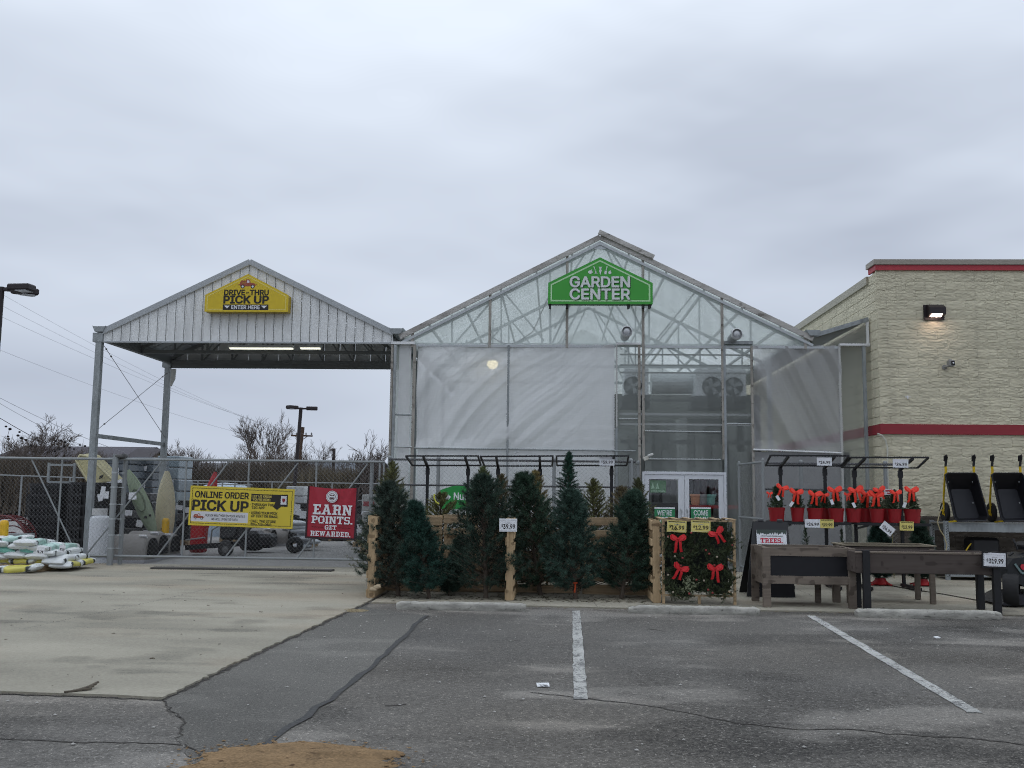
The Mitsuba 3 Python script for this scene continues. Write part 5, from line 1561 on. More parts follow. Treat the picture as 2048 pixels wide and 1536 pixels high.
zb = .022
YP = 14.3
for px, lab in ((741, 'pallet standing edge on at the left end of the tree stall'), (1019, 'pallet standing edge on behind the white price card'), (1313, 'pallet standing edge on beside the crate of wreaths')):
    x = P(px, 1180, YP)[0]
    pallet((x + .067, YP, zb), (0, 1, 0), 1.0, 1.2, lab, px)
xs_ = [P(755, 1100, 15.35)[0], P(887, 1100, 15.35)[0], P(1030, 1100, 15.35)[0], P(1168, 1100, 15.35)[0]]
for x, lab in zip(xs_, ('pallet standing upright behind the leftmost pine', 'pallet standing upright behind the tall pine left of the price card', 'pallet standing upright behind the pine with the forked top', 'pallet standing upright behind the leaning pine')):
    pallet((x, 15.35, zb), (1, 0, 0), 1.02, 1.2, lab, int(abs(x) * 100) + 7)


def price_card(name, x0, y0, x1, y1, Y, txt, label, tilt=0, yellow=False, wood=None, frame=None, lines=True, parent_extra=None):
    fc = face_px(x0, y0, x1, y1, Y)
    if tilt:
        cx = fc.at(fc.W / 2, fc.H / 2); R = rot([0, 1, 0], tilt)
        ex, ey = R @ XR, R @ ZU
        fc = Face(cx - ex * fc.W / 2 - ey * fc.H / 2, ex, ey, fc.W, fc.H)
    k = thing(name, label, 'price sign')
    m = MB(); fc.rect(m, 0, 0, fc.W, fc.H, -.003, .004); obj('card', m, YCARD if yellow else CARD, k)
    m = MB()
    fc.heavy(m, txt, fc.W * .56, fc.H * .22, fc.H * .34, fc.W * .66, .0012, .002, 'c', .02); fc.text(m, '$', fc.W * .12, fc.H * .36, fc.H * .19, None, .0012, .002)
    obj('print', m, INK, k)
    if lines:
        m = MB(); b = .05 * fc.H
        ring = Polygon([(b, b), (fc.W - b, b), (fc.W - b, fc.H * .86), (b, fc.H * .86)])
        m.prism(ring.difference(ring.buffer(-.0035)), fc.at(0, 0, .0012), fc.ex, fc.ey, fc.n * .001)
        for yy, w in ((.62, .3), (.68, .24)): fc.rect(m, fc.W * (.5 - w / 2), fc.H * yy, fc.W * (.5 + w / 2), fc.H * (yy + .025), .0012, .001)
        obj('border', m, C((.3, .3, .33), .6), k)
    if yellow:
        m = MB(); fc.rect(m, fc.W * .08, fc.H * .86, fc.W * .92, fc.H * .94, .0012, .001); obj('strip', m, C((.09, .07, .02), .6), k)
    return k, fc


k, fc = price_card('price_card', 998, 1037, 1034, 1063, 14.27, '39.99', 'white price card reading 39.99 on the pallet edge between the pines')
m = MB(); q = fc.at(fc.W / 2, 0, -.01); m.bar(q + [0, .01, .05], (q[0], q[1] + .01, .8), .03, .012); obj('stake', m, M_PAL_Z, k)
m = MB(); q = P(740, 1178, 14.24); m.lathe([(0, 0), (.03, 0), (.035, .05), (.03, .1), (0, .1)], q, 10, rot([0, 1, 0], 90)); m.lathe([(0, 0), (.03, 0), (.035, .05), (.03, .1), (0, .1)], q + [.06, 0, .02], 10, rot([0, 1, 0], 75))
obj('cut_branch_ends', m, C((.45, .36, .24), .8), label='pale sawn branch ends stuck in the left pallet edge', cat='wood')

# bows and wreaths -----------------------------------------------------------
def ribbon(m, pts, side, w, col=None):
    p = np.asarray(pts, float); s = np.asarray(side, float)
    s = np.broadcast_to(s, p.shape) * np.broadcast_to(w, (len(p),))[:, None] / 2
    n = len(p); i = np.arange(n - 1)
    m.add(np.vstack([p - s, p + s]), np.stack([i, i + 1, i + 1 + n, i + n], 1), col)


def bow(m, o, s, rng, tilt=0.0, tails=True):
    """a tied ribbon bow facing -y, loops s long"""
    o = np.asarray(o, float); R = rot([0, 1, 0], tilt)
    for sg_ in (-1, 1):
        for k in range(2):
            t = np.linspace(0, 2 * np.pi, 15); a = (.42 if k else .05) * sg_ * -1
            x = s * (.5 - .5 * np.cos(t)) * sg_ * (1 - .18 * k); z = s * .16 * np.sin(t) + s * .28 * np.abs(x) / s * (1 if k == 0 else 1.9) - .05 * s
            y = -.22 * s * np.sin(t / 2) * np.ones_like(t) + .10 * s * np.sin(t)
            pts = np.stack([x, y, z], 1) @ R.T + o
            ribbon(m, pts, R @ np.array([.15 * sg_, .5, .85]), .34 * s * (1 - .35 * np.exp(-((t - np.pi) ** 2) * -.05) * 0 + .25 * np.sin(t / 2)))
        if tails:
            L = s * (1.25 + .5 * rng.random()); t = np.linspace(0, 1, 7)
            x = sg_ * s * (.12 + .32 * t + .05 * np.sin(t * 6)); z = -L * t; y = -.18 * s - .10 * s * np.sin(t * 4)
            ribbon(m, np.stack([x, y, z], 1) @ R.T + o, R @ np.array([1, .1 * sg_, .1]), .34 * s)
    m.sphere(o + [0, -.22 * s, 0], .15 * s, 1, (1, .8, 1.1))


def _bow_red(c):
    n = 'bow_red_%d' % int(c[0] * 100)
    if n not in scene:
        scene[n] = two({'type': 'principled', 'base_color': {'type': 'rgb', 'value': list(c)}, 'roughness': .6, 'sheen': .5, 'specular': .3})
    return n


BOW1, BOW2 = _bow_red((.48, .015, .02)), _bow_red((.72, .045, .025))
YW = 14.22
cr = thing('wreath_crate', 'open wooden crate frame holding four wreaths with red bows', 'crate')
x0, x1 = P(1327, 1120, YW)[0], P(1469, 1120, YW)[0]
H, D = P(1400, 1040, YW)[2], .85
LW = M_PAL_Z
for x in (x0, x1):
    for y in (YW, YW + D):
        m = MB(); m.bbox((x - .02, y, zb), (x + .02, y + .03, H)); obj('upright', m, LW, cr)
for y in (YW, YW + D):
    for z in (zb + .11, H - .025):
        m = MB(); m.bbox((x0 - .02, y - .012, z), (x1 + .02, y, z + .028)); obj('crossbar', m, M_PAL_X, cr)
for x in np.linspace(x0, x1, 6):
    m = MB(); m.bbox((x - .03, YW - .02, H + .004), (x + .03, YW + D + .02, H + .018)); obj('top_slat', m, M_PAL_X, cr)
for x in (x0, x1):
    for z in (zb + .11, H * .5):
        m = MB(); m.bbox((x - .018, YW + .03, z), (x + .018, YW + D, z + .03)); obj('side_rail', m, M_PAL_Z, cr)
m = MB(); m.bbox(((x0 + x1) / 2 - .02, YW, zb), ((x0 + x1) / 2 + .02, YW + .03, zb + .11)); obj('foot_post', m, M_PAL_Z, cr)
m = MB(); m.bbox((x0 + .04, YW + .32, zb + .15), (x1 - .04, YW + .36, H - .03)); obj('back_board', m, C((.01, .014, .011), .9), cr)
rw = np.random.default_rng(77)
for k, (wx, wy, bx, by, tilt, lab) in enumerate(((1361, 1086, 1356, 1078, 0, 'evergreen wreath at the upper left of the crate'), (1434, 1084, 1433, 1066, -28, 'evergreen wreath at the upper right of the crate'), (1362, 1160, 1361, 1137, 22, 'evergreen wreath at the lower left of the crate with pale leaves'), (1435, 1158, 1430, 1137, 0, 'evergreen wreath at the lower right of the crate with red berries'))):
    w = thing('wreath', lab, 'wreath')
    c0 = P(wx, wy, YW - .03)
    n = 420
    a = rw.random(n) * 2 * np.pi; rr = .205 + rw.normal(0, .055, n)
    p = np.stack([c0[0] + rr * np.cos(a), c0[1] + rw.normal(-.01, .035, n), c0[2] + rr * np.sin(a)], 1)
    d = np.stack([np.cos(a + 1.0 + rw.normal(0, .5, n)), -.45 + rw.normal(0, .3, n), np.sin(a + 1.0 + rw.normal(0, .5, n))], 1); d /= np.linalg.norm(d, axis=1, keepdims=True)
    v, f, col = needles(p, d, 26, .038, .0055, 1.0, rw, (.014, .026, .015), (.085, .105, .048), .06)
    m = MB(); m.add(v, f, col); obj('greens', m, 'vcol', w)
    m = MB()
    ring = np.linspace(0, 2 * np.pi, 25)
    m.tube(np.stack([c0[0] + .2 * np.cos(ring), c0[1] + .03 + 0 * ring, c0[2] + .2 * np.sin(ring)], 1), .03, 6, False); obj('ring', m, C((.03, .025, .018), .9), w)
    m = MB(); bow(m, P(bx, by, YW - .12), .115, rw, tilt); obj('bow', m, BOW1, w, smooth=False)
    m = MB()
    for j in range(5):
        aa = rw.random() * 6.28; q = c0 + [.21 * math.cos(aa), -.09, .21 * math.sin(aa)]
        m.sphere(q, .016, 1, (1, 1, 1), None, (.26, .05, .05) if j % 3 else (.30, .26, .20))
    obj('berries', m, 'vcol', w, kind='stuff')
    if k == 2:
        m = MB(); n = 60; q = P(1378, 1172, YW - .1) + rw.normal(0, .055, (n, 3)) * [1.1, .3, 1.1]
        d = rw.normal(size=(n, 3)); d /= np.linalg.norm(d, axis=1, keepdims=True)
        v, f, col = needles(q, d, 3, .05, .018, .8, rw, (.16, .19, .11), (.34, .36, .24)); m.add(v, f, col); obj('pale_leaves', m, 'vcol', w, label='variegated pale leaves')
price_card('wreath_price_card', 1334, 1041, 1373, 1064, YW - .10, '16.99', 'yellow price card reading 16.99 at the left of the crate top', 2, True)
price_card('wreath_price_card', 1382, 1041, 1421, 1064, YW - .10, '12.99', 'yellow price card reading 12.99 at the middle of the crate top', 1, True)
# ---------------------------------------------------------------- plant racks, pots, planters, wheelbarrows, mower
def plant_rack(posts, frame, Y, label, shelf_px=None, seed=0):
    k = thing('plant_rack', label, 'rack', None)
    Yf = Y - .62
    TL, TR, BR, BL = [P(x, y, Yf if i < 2 else Y - .08) for i, (x, y) in enumerate(frame)]
    for a, b in ((TL, TR), (TR, BR), (BR, BL), (BL, TL)):
        m = MB(); m.bar(a, b, .028, .028); obj('header_bar', m, BLACK, k)
    ztop = (BL[2] + BR[2]) / 2
    X = []
    for px in posts:
        x = P(px, 960, Y)[0]; X.append(x)
        m = MB(); m.bbox((x - .025, Y - .025, .03), (x + .025, Y + .025, ztop - .02)); m.bbox((x - .035, Y - .035, ztop - .17), (x + .035, Y + .035, ztop - .05)); obj('post', m, BLACK, k)
        m = MB(); m.bar((x, Y, ztop - .03), (x, Yf, TL[2] - .01), .04, .04); obj('arm', m, BLACK, k)
        m = MB(); m.bbox((x - .03, Y - .75, .04), (x + .03, Y + .1, .09)); obj('foot', m, BLACK, k)
        for yy in (Y - .7, Y + .05):
            m = MB(); m.lathe([(0, -.015), (.035, -.015), (.035, .015), (0, .015)], (x, yy, .036), 12, rot([0, 1, 0], 90)); obj('caster', m, RUBBER, k)
    xa, xb = min(TL[0], BL[0]) + .05, max(TR[0], BR[0]) - .05
    zs = P(1600, 1043, Y - .45)[2]
    for z in (zs, .42):
        m = MB(); m.bbox((xa, Y - .72, z - .045), (xb, Y - .69, z)); m.bbox((xa, Y + .02, z - .045), (xb, Y + .05, z))
        for x in np.linspace(xa, xb, 7): m.bbox((x - .012, Y - .69, z - .035), (x + .012, Y + .02, z - .01))
        obj('shelf', m, BLACKM, k)
        for x in X:
            m = MB(); m.bar((x, Y - .02, z - .12), (x, Y - .66, z - .05), .03, .03); obj('bracket', m, BLACKM, k)
    return k, zs, xa, xb


YR = 17.3
plant_rack((855, 936), ((812, 912), (956, 912), (962, 931), (825, 931)), YR, 'black plant rack with a slanted header, leftmost behind the trees')
plant_rack((996, 1080), ((961, 913), (1106, 912), (1104, 932), (969, 932)), YR, 'middle black plant rack behind the trees, a white strip hanging from its header')
plant_rack((1140, 1223), ((1113, 912), (1257, 912), (1253, 931), (1114, 931)), YR, 'black plant rack with a slanted header, right one behind the trees by the doors')
_, zs, xa1, _ = plant_rack((1561, 1650), ((1541, 911), (1697, 912), (1683, 932), (1531, 931)), YR, 'black plant rack with red pots, left of the two right of the doors')
_, zs2, _, xb2 = plant_rack((1709, 1801), ((1702, 915), (1857, 915), (1835, 936), (1683, 935)), YR, 'black plant rack with red pots, right of the two against the store wall')
m = MB(); a, b = P(1033, 907, YR - .5), P(1039, 931, YR - .5); m.bar(a, b, .07, .004); m.bar(a + [-.02, 0, 0], a + [.03, -.02, .03], .06, .004)
obj('hanging_strip', m, CARD, label='torn white paper strip hanging on the middle rack header', cat='paper')
price_card('rack_price_card', 1199, 914, 1229, 931, YR - .58, '59.99', 'white price card on the header of the rack beside the doors', 0, False, lines=False)
price_card('rack_price_card', 1634, 915, 1664, 931, YR - .62, '24.99', 'white price card reading 24.99 on the header of the left pot rack', 0, False, lines=False)
price_card('rack_price_card', 1786, 918, 1817, 935, YR - .62, '24.99', 'white price card reading 24.99 on the header of the right pot rack', 1, False, lines=False)
price_card('shelf_price_card', 1610, 1038, 1641, 1055, YR - .76, '24.99', 'white price card on the shelf edge beside a yellow one', 0, False, lines=False)
price_card('shelf_price_card', 1640.5, 1039, 1668, 1056, YR - .765, '19.99', 'yellow price card on the shelf edge beside a white one', 0, True, lines=False)
price_card('shelf_price_card', 1800, 1043, 1828, 1061, YR - .76, '12.99', 'yellow price card at the right end of the pot shelf', 1, True, lines=False)
kk, fct = price_card('tilted_price_card', 1761, 1048, 1789, 1066, YR - 1.2, '24.99', 'white price card tilted on a thin stake above the planters', 40, False, lines=False)
q = fct.at(fct.W * .75, fct.H * .3, -.01); m = MB(); m.tube([q + [.06, .012, .05], q + [.065, .012, -.75]], .006, 5); obj('stake', m, C((.16, .14, .06), .6), kk)

# red pots with little trees and bows
POT = C((.27, .014, .018), .4)
rp = np.random.default_rng(501)


def red_pot(px, w_px, Y, kind, bowpx, label, tilt=0, tagpx=None, top=985):
    c = P(px, 1037, Y); s = w_px * Y / F / 2
    z = zs + .002
    k = thing('potted_tree', label, 'potted plant', None)
    m = MB(); h = .235
    m.lathe([(0, 0), (s * .80, 0), (s * .93, h * .8), (s * .96, h * .8), (s * 1.0, h), (s * .93, h), (s * .9, h * .86), (0, h * .86)], (c[0], Y, z), 22); obj('pot', m, POT, k, smooth=35)
    m = MB(); m.lathe([(0, h * .88), (s * .9, h * .88)], (c[0], Y, z), 16); obj('soil', m, C((.02, .014, .01), .9), k)
    st = STY['mini']
    base = np.array([c[0], Y, z + h * .85]); Ht = P(px, top, Y)[2] - base[2]
    nb = 64; hh = (np.arange(nb) + rp.random(nb)) / nb; az = np.arange(nb) * 2.4; ln = s * (1.05 - .75 * hh) * (.8 + .4 * rp.random(nb)); el = .2 + .6 * hh
    bd = np.stack([np.cos(az) * np.cos(el), np.sin(az) * np.cos(el), np.sin(el)], 1); bp = base + np.outer(hh * Ht, [0, 0, 1])
    u = np.tile(np.linspace(.25, 1, 6), nb); bi = np.repeat(np.arange(nb), 6)
    tp = bp[bi] + bd[bi] * (ln[bi] * u)[:, None] + rp.normal(0, .008, (len(bi), 3)); td = bd[bi] + rp.normal(0, .5, (len(bi), 3)); td /= np.linalg.norm(td, axis=1, keepdims=True)
    if kind == 'holly':
        v, f, col = needles(tp, td, 4, .035, .024, 1.1, rp, (.02, .04, .02), (.32, .34, .24), .02)
    else:
        v, f, col = needles(tp, td, 20, .030, .0065, 1.1, rp, (.014, .030, .016), (.07, .105, .05), .03)
    m = MB(); m.add(v, f, col); obj('foliage', m, 'vcol', k)
    m = MB(); m.tube([base, base + [0, 0, Ht * .9]], .008, 5); obj('stem', m, BARK, k)
    if bowpx is not None:
        m = MB()
        for (bx, by, bs, bt) in bowpx:
            bow(m, P(bx, by, Y - .10), bs * (.92 + .2 * rp.random()), rp, bt + rp.normal(0, 7))
        obj('bow', m, BOW2, k)
    if tagpx is not None:
        m = MB(); q = P(tagpx[0], tagpx[1], Y - .16); m.box(q, (.05, .003, .09), rot([0, 1, 0], tagpx[2])); obj('plant_tag', m, CARD, k)


YPt = YR - .5
red_pot(1553.5, 33, YPt, 'fir', [(1564, 976, .115, 20), (1539, 987, .06, 0)], 'red pot with a little tree and bow, leftmost on the shelf', tagpx=(1556, 996, -30), top=975)
red_pot(1595, 27, YPt, 'fir', [(1592, 985, .12, 8)], 'narrow red pot with a bow, second from the left on the shelf', tagpx=(1583, 1008, 35), top=982)
red_pot(1630, 31, YPt, 'fir', [(1629, 989, .125, 0)], 'red pot with a wide bow left of the rack post', top=985)
red_pot(1649, 28, YPt + .3, 'fir', [(1648, 990, .09, 0)], 'red pot standing behind the left rack post', top=985)
red_pot(1672.5, 31, YPt, 'fir', [(1669, 981, .12, 0)], 'red pot with a bow just right of the left rack post', tagpx=(1664, 1004, -18), top=985)
red_pot(1707, 30, YPt, 'fir', [(1711, 981, .125, -18), (1695, 989, .06, 0)], 'red pot with a tilted bow at the start of the right rack', tagpx=(1708, 1010, -25), top=985)
red_pot(1731, 28, YPt + .3, 'fir', [(1732, 988, .12, 10)], 'red pot in the back between two front pots of the right rack', top=988)
red_pot(1754, 28, YPt, 'fir', [(1751, 990, .125, 8), (1758, 980, .10, -5)], 'red pot with a long tailed bow in the middle of the right rack', top=980)
red_pot(1775, 26, YPt + .32, 'holly', None, 'red pot of pale variegated holly behind the front pots', tagpx=(1782, 1011, 10), top=990)
red_pot(1789, 28, YPt, 'fir', [(1791, 986, .10, 0)], 'red pot with a drooping bow beside the right rack post', top=984)
red_pot(1825, 33, YPt, 'fir', [(1822, 981, .125, 0)], 'red pot with a bow at the right end of the shelf', tagpx=(1809, 1010, 20), top=984)
k = thing('plant_label', 'small red and white plant label standing among the pots', 'label')
fcl = face_px(1769, 978, 1787, 990, YPt + .25)
m = MB(); fcl.rect(m, 0, 0, fcl.W, fcl.H, 0, .004); obj('card', m, CARD, k)
m = MB(); fcl.rect(m, .1 * fcl.W, .55 * fcl.H, .9 * fcl.W, .85 * fcl.H, .004, .002); fcl.rect(m, .3 * fcl.W, .15 * fcl.H, .7 * fcl.W, .4 * fcl.H, .004, .002); obj('print', m, C((.4, .06, .07), .5), k)
m = MB(); q = fcl.at(fcl.W / 2, 0, 0); m.tube([q, q - [0, 0, .35]], .005, 5); obj('stake', m, BLACK, k)
# black bins under the left shelf
for i, px in enumerate((1536, 1551)):
    m = MB(); c = P(px, 1050, YR - .5); m.lathe([(0, 0), (.05, 0), (.062, .085), (.068, .085), (.06, .0), (0, .01)], (c[0], YR - .62, .95), 14); m.tube([(c[0], YR - .62, 1.03), (c[0], YR - .62, zs - .03)], .006, 4)
    obj('hanging_cup', m, C((.05, .05, .055), .5), label=('left' if i == 0 else 'right') + ' of the two grey cups hanging under the pot shelf', cat='cup')
# small trees below in red stands
for i, (px, top, w, lab) in enumerate(((1611, 1050, .20, 'small potted pine under the left pot rack'), (1683, 1058, .16, 'thin dark pine under the gap between the pot racks'), (1757, 1046, .26, 'bright small pine with an orange tag under the right pot rack'), (1840, 1046, .26, 'small pine under the right end of the pot shelf'))):
    Yk = 17.75
    tp = P(px, top, Yk)
    st = thing('tree_stand', ('red tree stand seen below the planters, ' + ('first', 'second', 'third', 'fourth')[i] + ' from the left'), 'tree stand')
    m = MB(); m.lathe([(0, 0.03), (.14, .03), (.16, .05), (.10, .11), (.09, .15), (.08, .15), (.08, .05), (0, .05)], (tp[0], Yk, .0), 16); obj('bowl', m, RED, st, smooth=35)
    for q in range(4):
        a = q * math.pi / 2 + .6; m = MB(); m.bar((tp[0] + .1 * math.cos(a), Yk + .1 * math.sin(a), .08), (tp[0] + .24 * math.cos(a), Yk + .24 * math.sin(a), .035), .04, .02); obj('leg', m, RED, st)
    conifer('small_tree', (tp[0], Yk, .06), tp, w, 'mini' if i < 2 else 'pine', lab, None, 610 + i, gaps=.3)

# A-frame sign
af = thing('sandwich_board', 'black folding sign with a small white card reading TREES', 'sign')
Ya = 15.3
bl, tl_, tr_, br_ = P(1493, 1150, Ya), P(1509, 1043, Ya + .2), P(1578, 1046, Ya + .2), P(1590, 1150, Ya)
bl[2] = br_[2] = .03
for nm, dy in (('front_panel', 0), ('back_panel', 1)):
    m = MB()
    o = np.array([bl[0], Ya + (.62 if dy else 0), .03]); top = np.array([tl_[0], Ya + .3 + (.03 if dy else 0), tl_[2]])
    n = np.array([0, .02, 0]); w = np.array([1, 0, 0]) * (br_[0] - bl[0]); wt = np.array([1, 0, 0]) * (tr_[0] - tl_[0])
    a = [o, o + w, top + wt, top]; b = [q + n for q in a]
    m.add(a + b, [[0, 1, 2, 3], [7, 6, 5, 4], [0, 4, 5, 1], [1, 5, 6, 2], [2, 6, 7, 3], [3, 7, 4, 0]]); obj(nm, m, BLACKM, af)
for x in (tl_[0] + .12, tr_[0] - .12):
    m = MB(); m.rbox((x, Ya + .31, tl_[2] + .015), (.09, .05, .05), .012); obj('hinge', m, C((.05, .05, .055), .5), af)
ey = np.array([0, .25, tl_[2] - .03]); ey /= np.linalg.norm(ey)
yc = Ya + .30 * (P(1540, 1088, Ya)[2] - .03) / (tl_[2] - .03)
a = P(1514, 1089, yc - .035); W = P(1574, 1089, yc - .035)[0] - a[0]; Hh = P(1514, 1059, yc - .035)[2] - a[2]
fc = Face(a, XR, ey, W, Hh)
m = MB(); fc.rect(m, 0, 0, W, Hh, 0, .006); obj('card', m, CARD, af)
m = MB(); slab(m, fc, 'TREES.', W * .12, Hh * .12, Hh * .32, W * .74, .007); obj('lettering', m, C((.50, .02, .05), .5), af)
m = MB(); ra = np.random.default_rng(3)
pts = [(0, Hh)] + [(W * t, Hh * (.72 + .16 * ra.random() * (1 if i % 2 else -.6))) for i, t in enumerate(np.linspace(.02, .98, 25))] + [(W, Hh)]
fc.poly(m, pts[::-1], .006, .002); fc.rect(m, W * .14, Hh * .55, W * .88, Hh * .60, .006, .002); obj('print', m, C((.04, .06, .05), .6), af)

# planters
def leg(k, x, y, z1, w, mt, z0=.022):
    m = MB(); m.rbox((x, y, (z0 + z1) / 2), (w, w * .8, z1 - z0), .004); obj('leg', m, mt, k)


p1 = thing('raised_planter', 'grey brown raised planter box with a black front panel', 'planter')
a, b = G(1534, 1217), G(1703, 1219)
y0, y1 = a[1], a[1] + .78; H1 = P(1534, 1094, y0)[2]
for x, y in ((a[0], y0), (b[0], y0), (a[0], y1), (b[0], y1)):
    leg(p1, x, y, H1 - .005 if y == y0 else H1 - .01, .105, M_BEDW)
zr1, zr0, zq1, zq0 = H1, P(1600, 1112, y0)[2], P(1600, 1152, y0)[2], P(1600, 1168, y0)[2]
xl_, xr_ = a[0] + .053, b[0] - .053
for y, s_ in ((y0, 1), (y1, -1)):
    m = MB(); m.bbox((xl_, y - .03, zr0), (xr_, y + .02, zr1)); obj('rail', m, M_BEDW, p1)
    m = MB(); m.bbox((xl_, y - .025, zq0), (xr_, y + .025, zq1)); obj('rail', m, M_PAL_X if s_ == 2 else M_BEDW, p1)
    m = MB(); m.bbox((xl_, y + .0, zq1), (xr_, y + .015, zr0)); obj('front_panel' if s_ == 1 else 'back_panel', m, C((.008, .008, .011), .4), p1)
for x in (a[0], b[0]):
    for z0_, z1_ in ((zr0, zr1), (zq0 - .02, zq0 + .06)):
        m = MB(); m.bbox((x - .02, y0 + .05, z0_), (x + .02, y1 - .05, z1_)); obj('side_rail', m, M_BEDW, p1)
    for j in range(5):
        yy = y0 + .1 + j * (y1 - y0 - .2) / 5; m = MB(); m.bbox((x - .014, yy, zq0 + .06), (x + .014, yy + .10, zr0)); obj('side_slat', m, M_BEDW, p1)
m = MB(); m.bbox((xl_, y0 + .03, zq0 + .05), (xr_, y1 - .03, zq0 + .07)); obj('floor', m, C((.03, .025, .02), .8), p1)
for x in (P(1672, 1190, y0 + .45)[0],):
    leg(p1, x - .2, y1 - .1, zq0, .08, M_BEDW)

p2 = thing('long_planter', 'long dark brown planter on black legs in front of the third wheel stop', 'planter')
Y2 = 13.62
xa, xb = P(1712, 1125, Y2)[0], P(1997, 1125, Y2)[0]
za, zb2 = P(1850, 1104.5, Y2)[2], P(1850, 1148, Y2)[2]
DKW = C((.012, .012, .014), .5)
for x, y in ((P(1733, 1200, Y2)[0], Y2 - .02), (P(1993, 1200, Y2)[0], Y2 - .02), (P(1715, 1200, Y2 + .55)[0], Y2 + .55), (P(1961, 1200, Y2 + .55)[0], Y2 + .55)):
    leg(p2, x, y, za + (.02 if y < Y2 else -.02), .095, DKW)
m = MB(); m.rbox(((xa + xb) / 2, Y2, (za + zb2) / 2), (xb - xa, .03, za - zb2), .006); obj('front_panel', m, M_BROWNW, p2)
m = MB(); m.rbox(((xa + xb) / 2, Y2 - .004, za - .012), (xb - xa + .02, .045, .03), .006); obj('top_rim', m, M_BEDW, p2)
m = MB(); m.rbox(((xa + xb) / 2, Y2 + .56, (za + zb2) / 2), (xb - xa, .03, za - zb2), .006); obj('back_panel', m, M_BROWNW, p2)
for x in (xa + .01, xb - .01):
    m = MB(); m.rbox((x, Y2 + .28, (za + zb2) / 2), (.03, .52, za - zb2 - .01), .006); obj('end_panel', m, M_BROWNW, p2)
m = MB(); m.bbox((xa + .02, Y2 + .02, zb2 + .02), (xb - .02, Y2 + .54, zb2 + .04)); obj('floor', m, C((.03, .025, .02), .8), p2)
p3 = thing('back_planter', 'brown wooden planter behind the long dark planter, its pale rim showing', 'planter')
Y3 = 14.75
xa, xb = P(1690, 1100, Y3)[0], P(1869, 1100, Y3)[0]
z1_, z0_ = P(1800, 1094, Y3)[2] + .005, P(1800, 1145, Y3)[2]
for x, y in ((xb - .05, Y3), (P(1836, 1190, Y3 + .62)[0], Y3 + .62), (xa + .05, Y3), (xa + .05, Y3 + .62)):
    leg(p3, x, y, z1_ - .03, .075, M_BEDW)
for y in (Y3, Y3 + .62):
    m = MB(); m.rbox(((xa + xb) / 2, y, (z0_ + z1_) / 2), (xb - xa, .025, z1_ - z0_), .005); obj('side_panel', m, M_BROWNW, p3)
for x in (xa, xb):
    m = MB(); m.rbox((x, Y3 + .31, (z0_ + z1_) / 2), (.025, .58, z1_ - z0_ - .004), .005); obj('end_panel', m, M_BROWNW, p3)
m = MB(); m.rbox(((xa + xb) / 2, Y3 + .31, z0_ + .2), (xb - xa - .04, .56, .02), .005); obj('floor', m, C((.03, .025, .02), .8), p3)
for aa, bb in (((xa, Y3), (xb, Y3)), ((xa, Y3 + .62), (xb, Y3 + .62)), ((xb, Y3), (xb, Y3 + .62)), ((xa, Y3), (xa, Y3 + .62))):
    m = MB(); m.bar((*aa, z1_ + .012), (*bb, z1_ + .012), .07, .02); obj('rim', m, C((.17, .145, .105), .8), p3)
# big price sign
kk, fcs = price_card('planter_price_sign', 1968, 1105.5, 2012, 1132.5, Y2 - .10, '319.99', 'white price sign reading 319.99 in a black holder at the planter corner', 1.5)
m = MB(); fcs.rect(m, -.02, -.025, fcs.W + .02, fcs.H + .012, -.02, .015); fcs.rect(m, -.005, fcs.H - .005, fcs.W * .2, fcs.H + .02, -.01, .02); obj('holder', m, BLACK, kk)

# galvanized shelf with wheelbarrows
rk = thing('steel_rack', 'galvanized steel rack against the store wall carrying wheelbarrows', 'rack')
YK = 19.05; YKb = 19.75
xL, xR = P(1891, 1080, YK)[0], P(1891, 1080, YK)[0] + 2.75
zk = P(1900, 1045, YK)[2]; zl = P(1900, 1063, YK)[2]
for x in (xL, xR):
    for y in (YK, YKb):
        m = MB(); w = .035
        m.bbox((x - .005, y - .002, .02), (x + w * 2, y + .002, zk + .03)); m.bbox((x - .005, y + .002, .02), (x - .001, y + w * 2, zk + .03)); obj('upright', m, M_GALV, rk)
        m = MB()
        for z in np.arange(.08, zk, .05): m.bbox((x + .015, y - .004, z), (x + .03, y - .0025, z + .018)); m.bbox((x + .042, y - .004, z + .02), (x + .057, y - .0025, z + .038))
        obj('slots', m, C((.02, .02, .022), .8), rk, kind='stuff')
for y in (YK - .012, YKb + .01):
    m = MB(); m.bbox((xL + .06, y - .02, zl), (xR + .01, y + .02, zk)); m.bbox((xL + .06, y - .028, zk - .02), (xR + .01, y - .02, zk)); obj('beam', m, M_GALV, rk)
    m = MB(); m.bbox((xL + .06, y - .015, P(1900, 1153, YK)[2]), (xR + .01, y + .015, P(1900, 1146, YK)[2])); obj('lower_beam', m, M_GALV, rk)
m = MB(); m.bbox((xL, YK + .02, zk - .03), (xR, YKb - .01, zk - .012)); obj('deck', m, C((.16, .15, .13), .8), rk)
m = MB(); m.bbox((xL, YK + .02, .12), (xR, YKb - .01, .14)); obj('deck', m, C((.05, .05, .05), .8), rk)
m = MB(); m.tube([P(1886, 1010, YK - .05), P(1878, 1030, YK - .05), P(1875, 1045, YK - .05), P(1880, 1060, YK - .05), P(1888, 1072, YK - .03), P(1894, 1090, YK - .03), P(1890, 1110, YK - .03)], .009, 6)
obj('twine', m, C((.4, .34, .2), .8), label='tan twine looping down beside the steel rack upright', cat='twine')
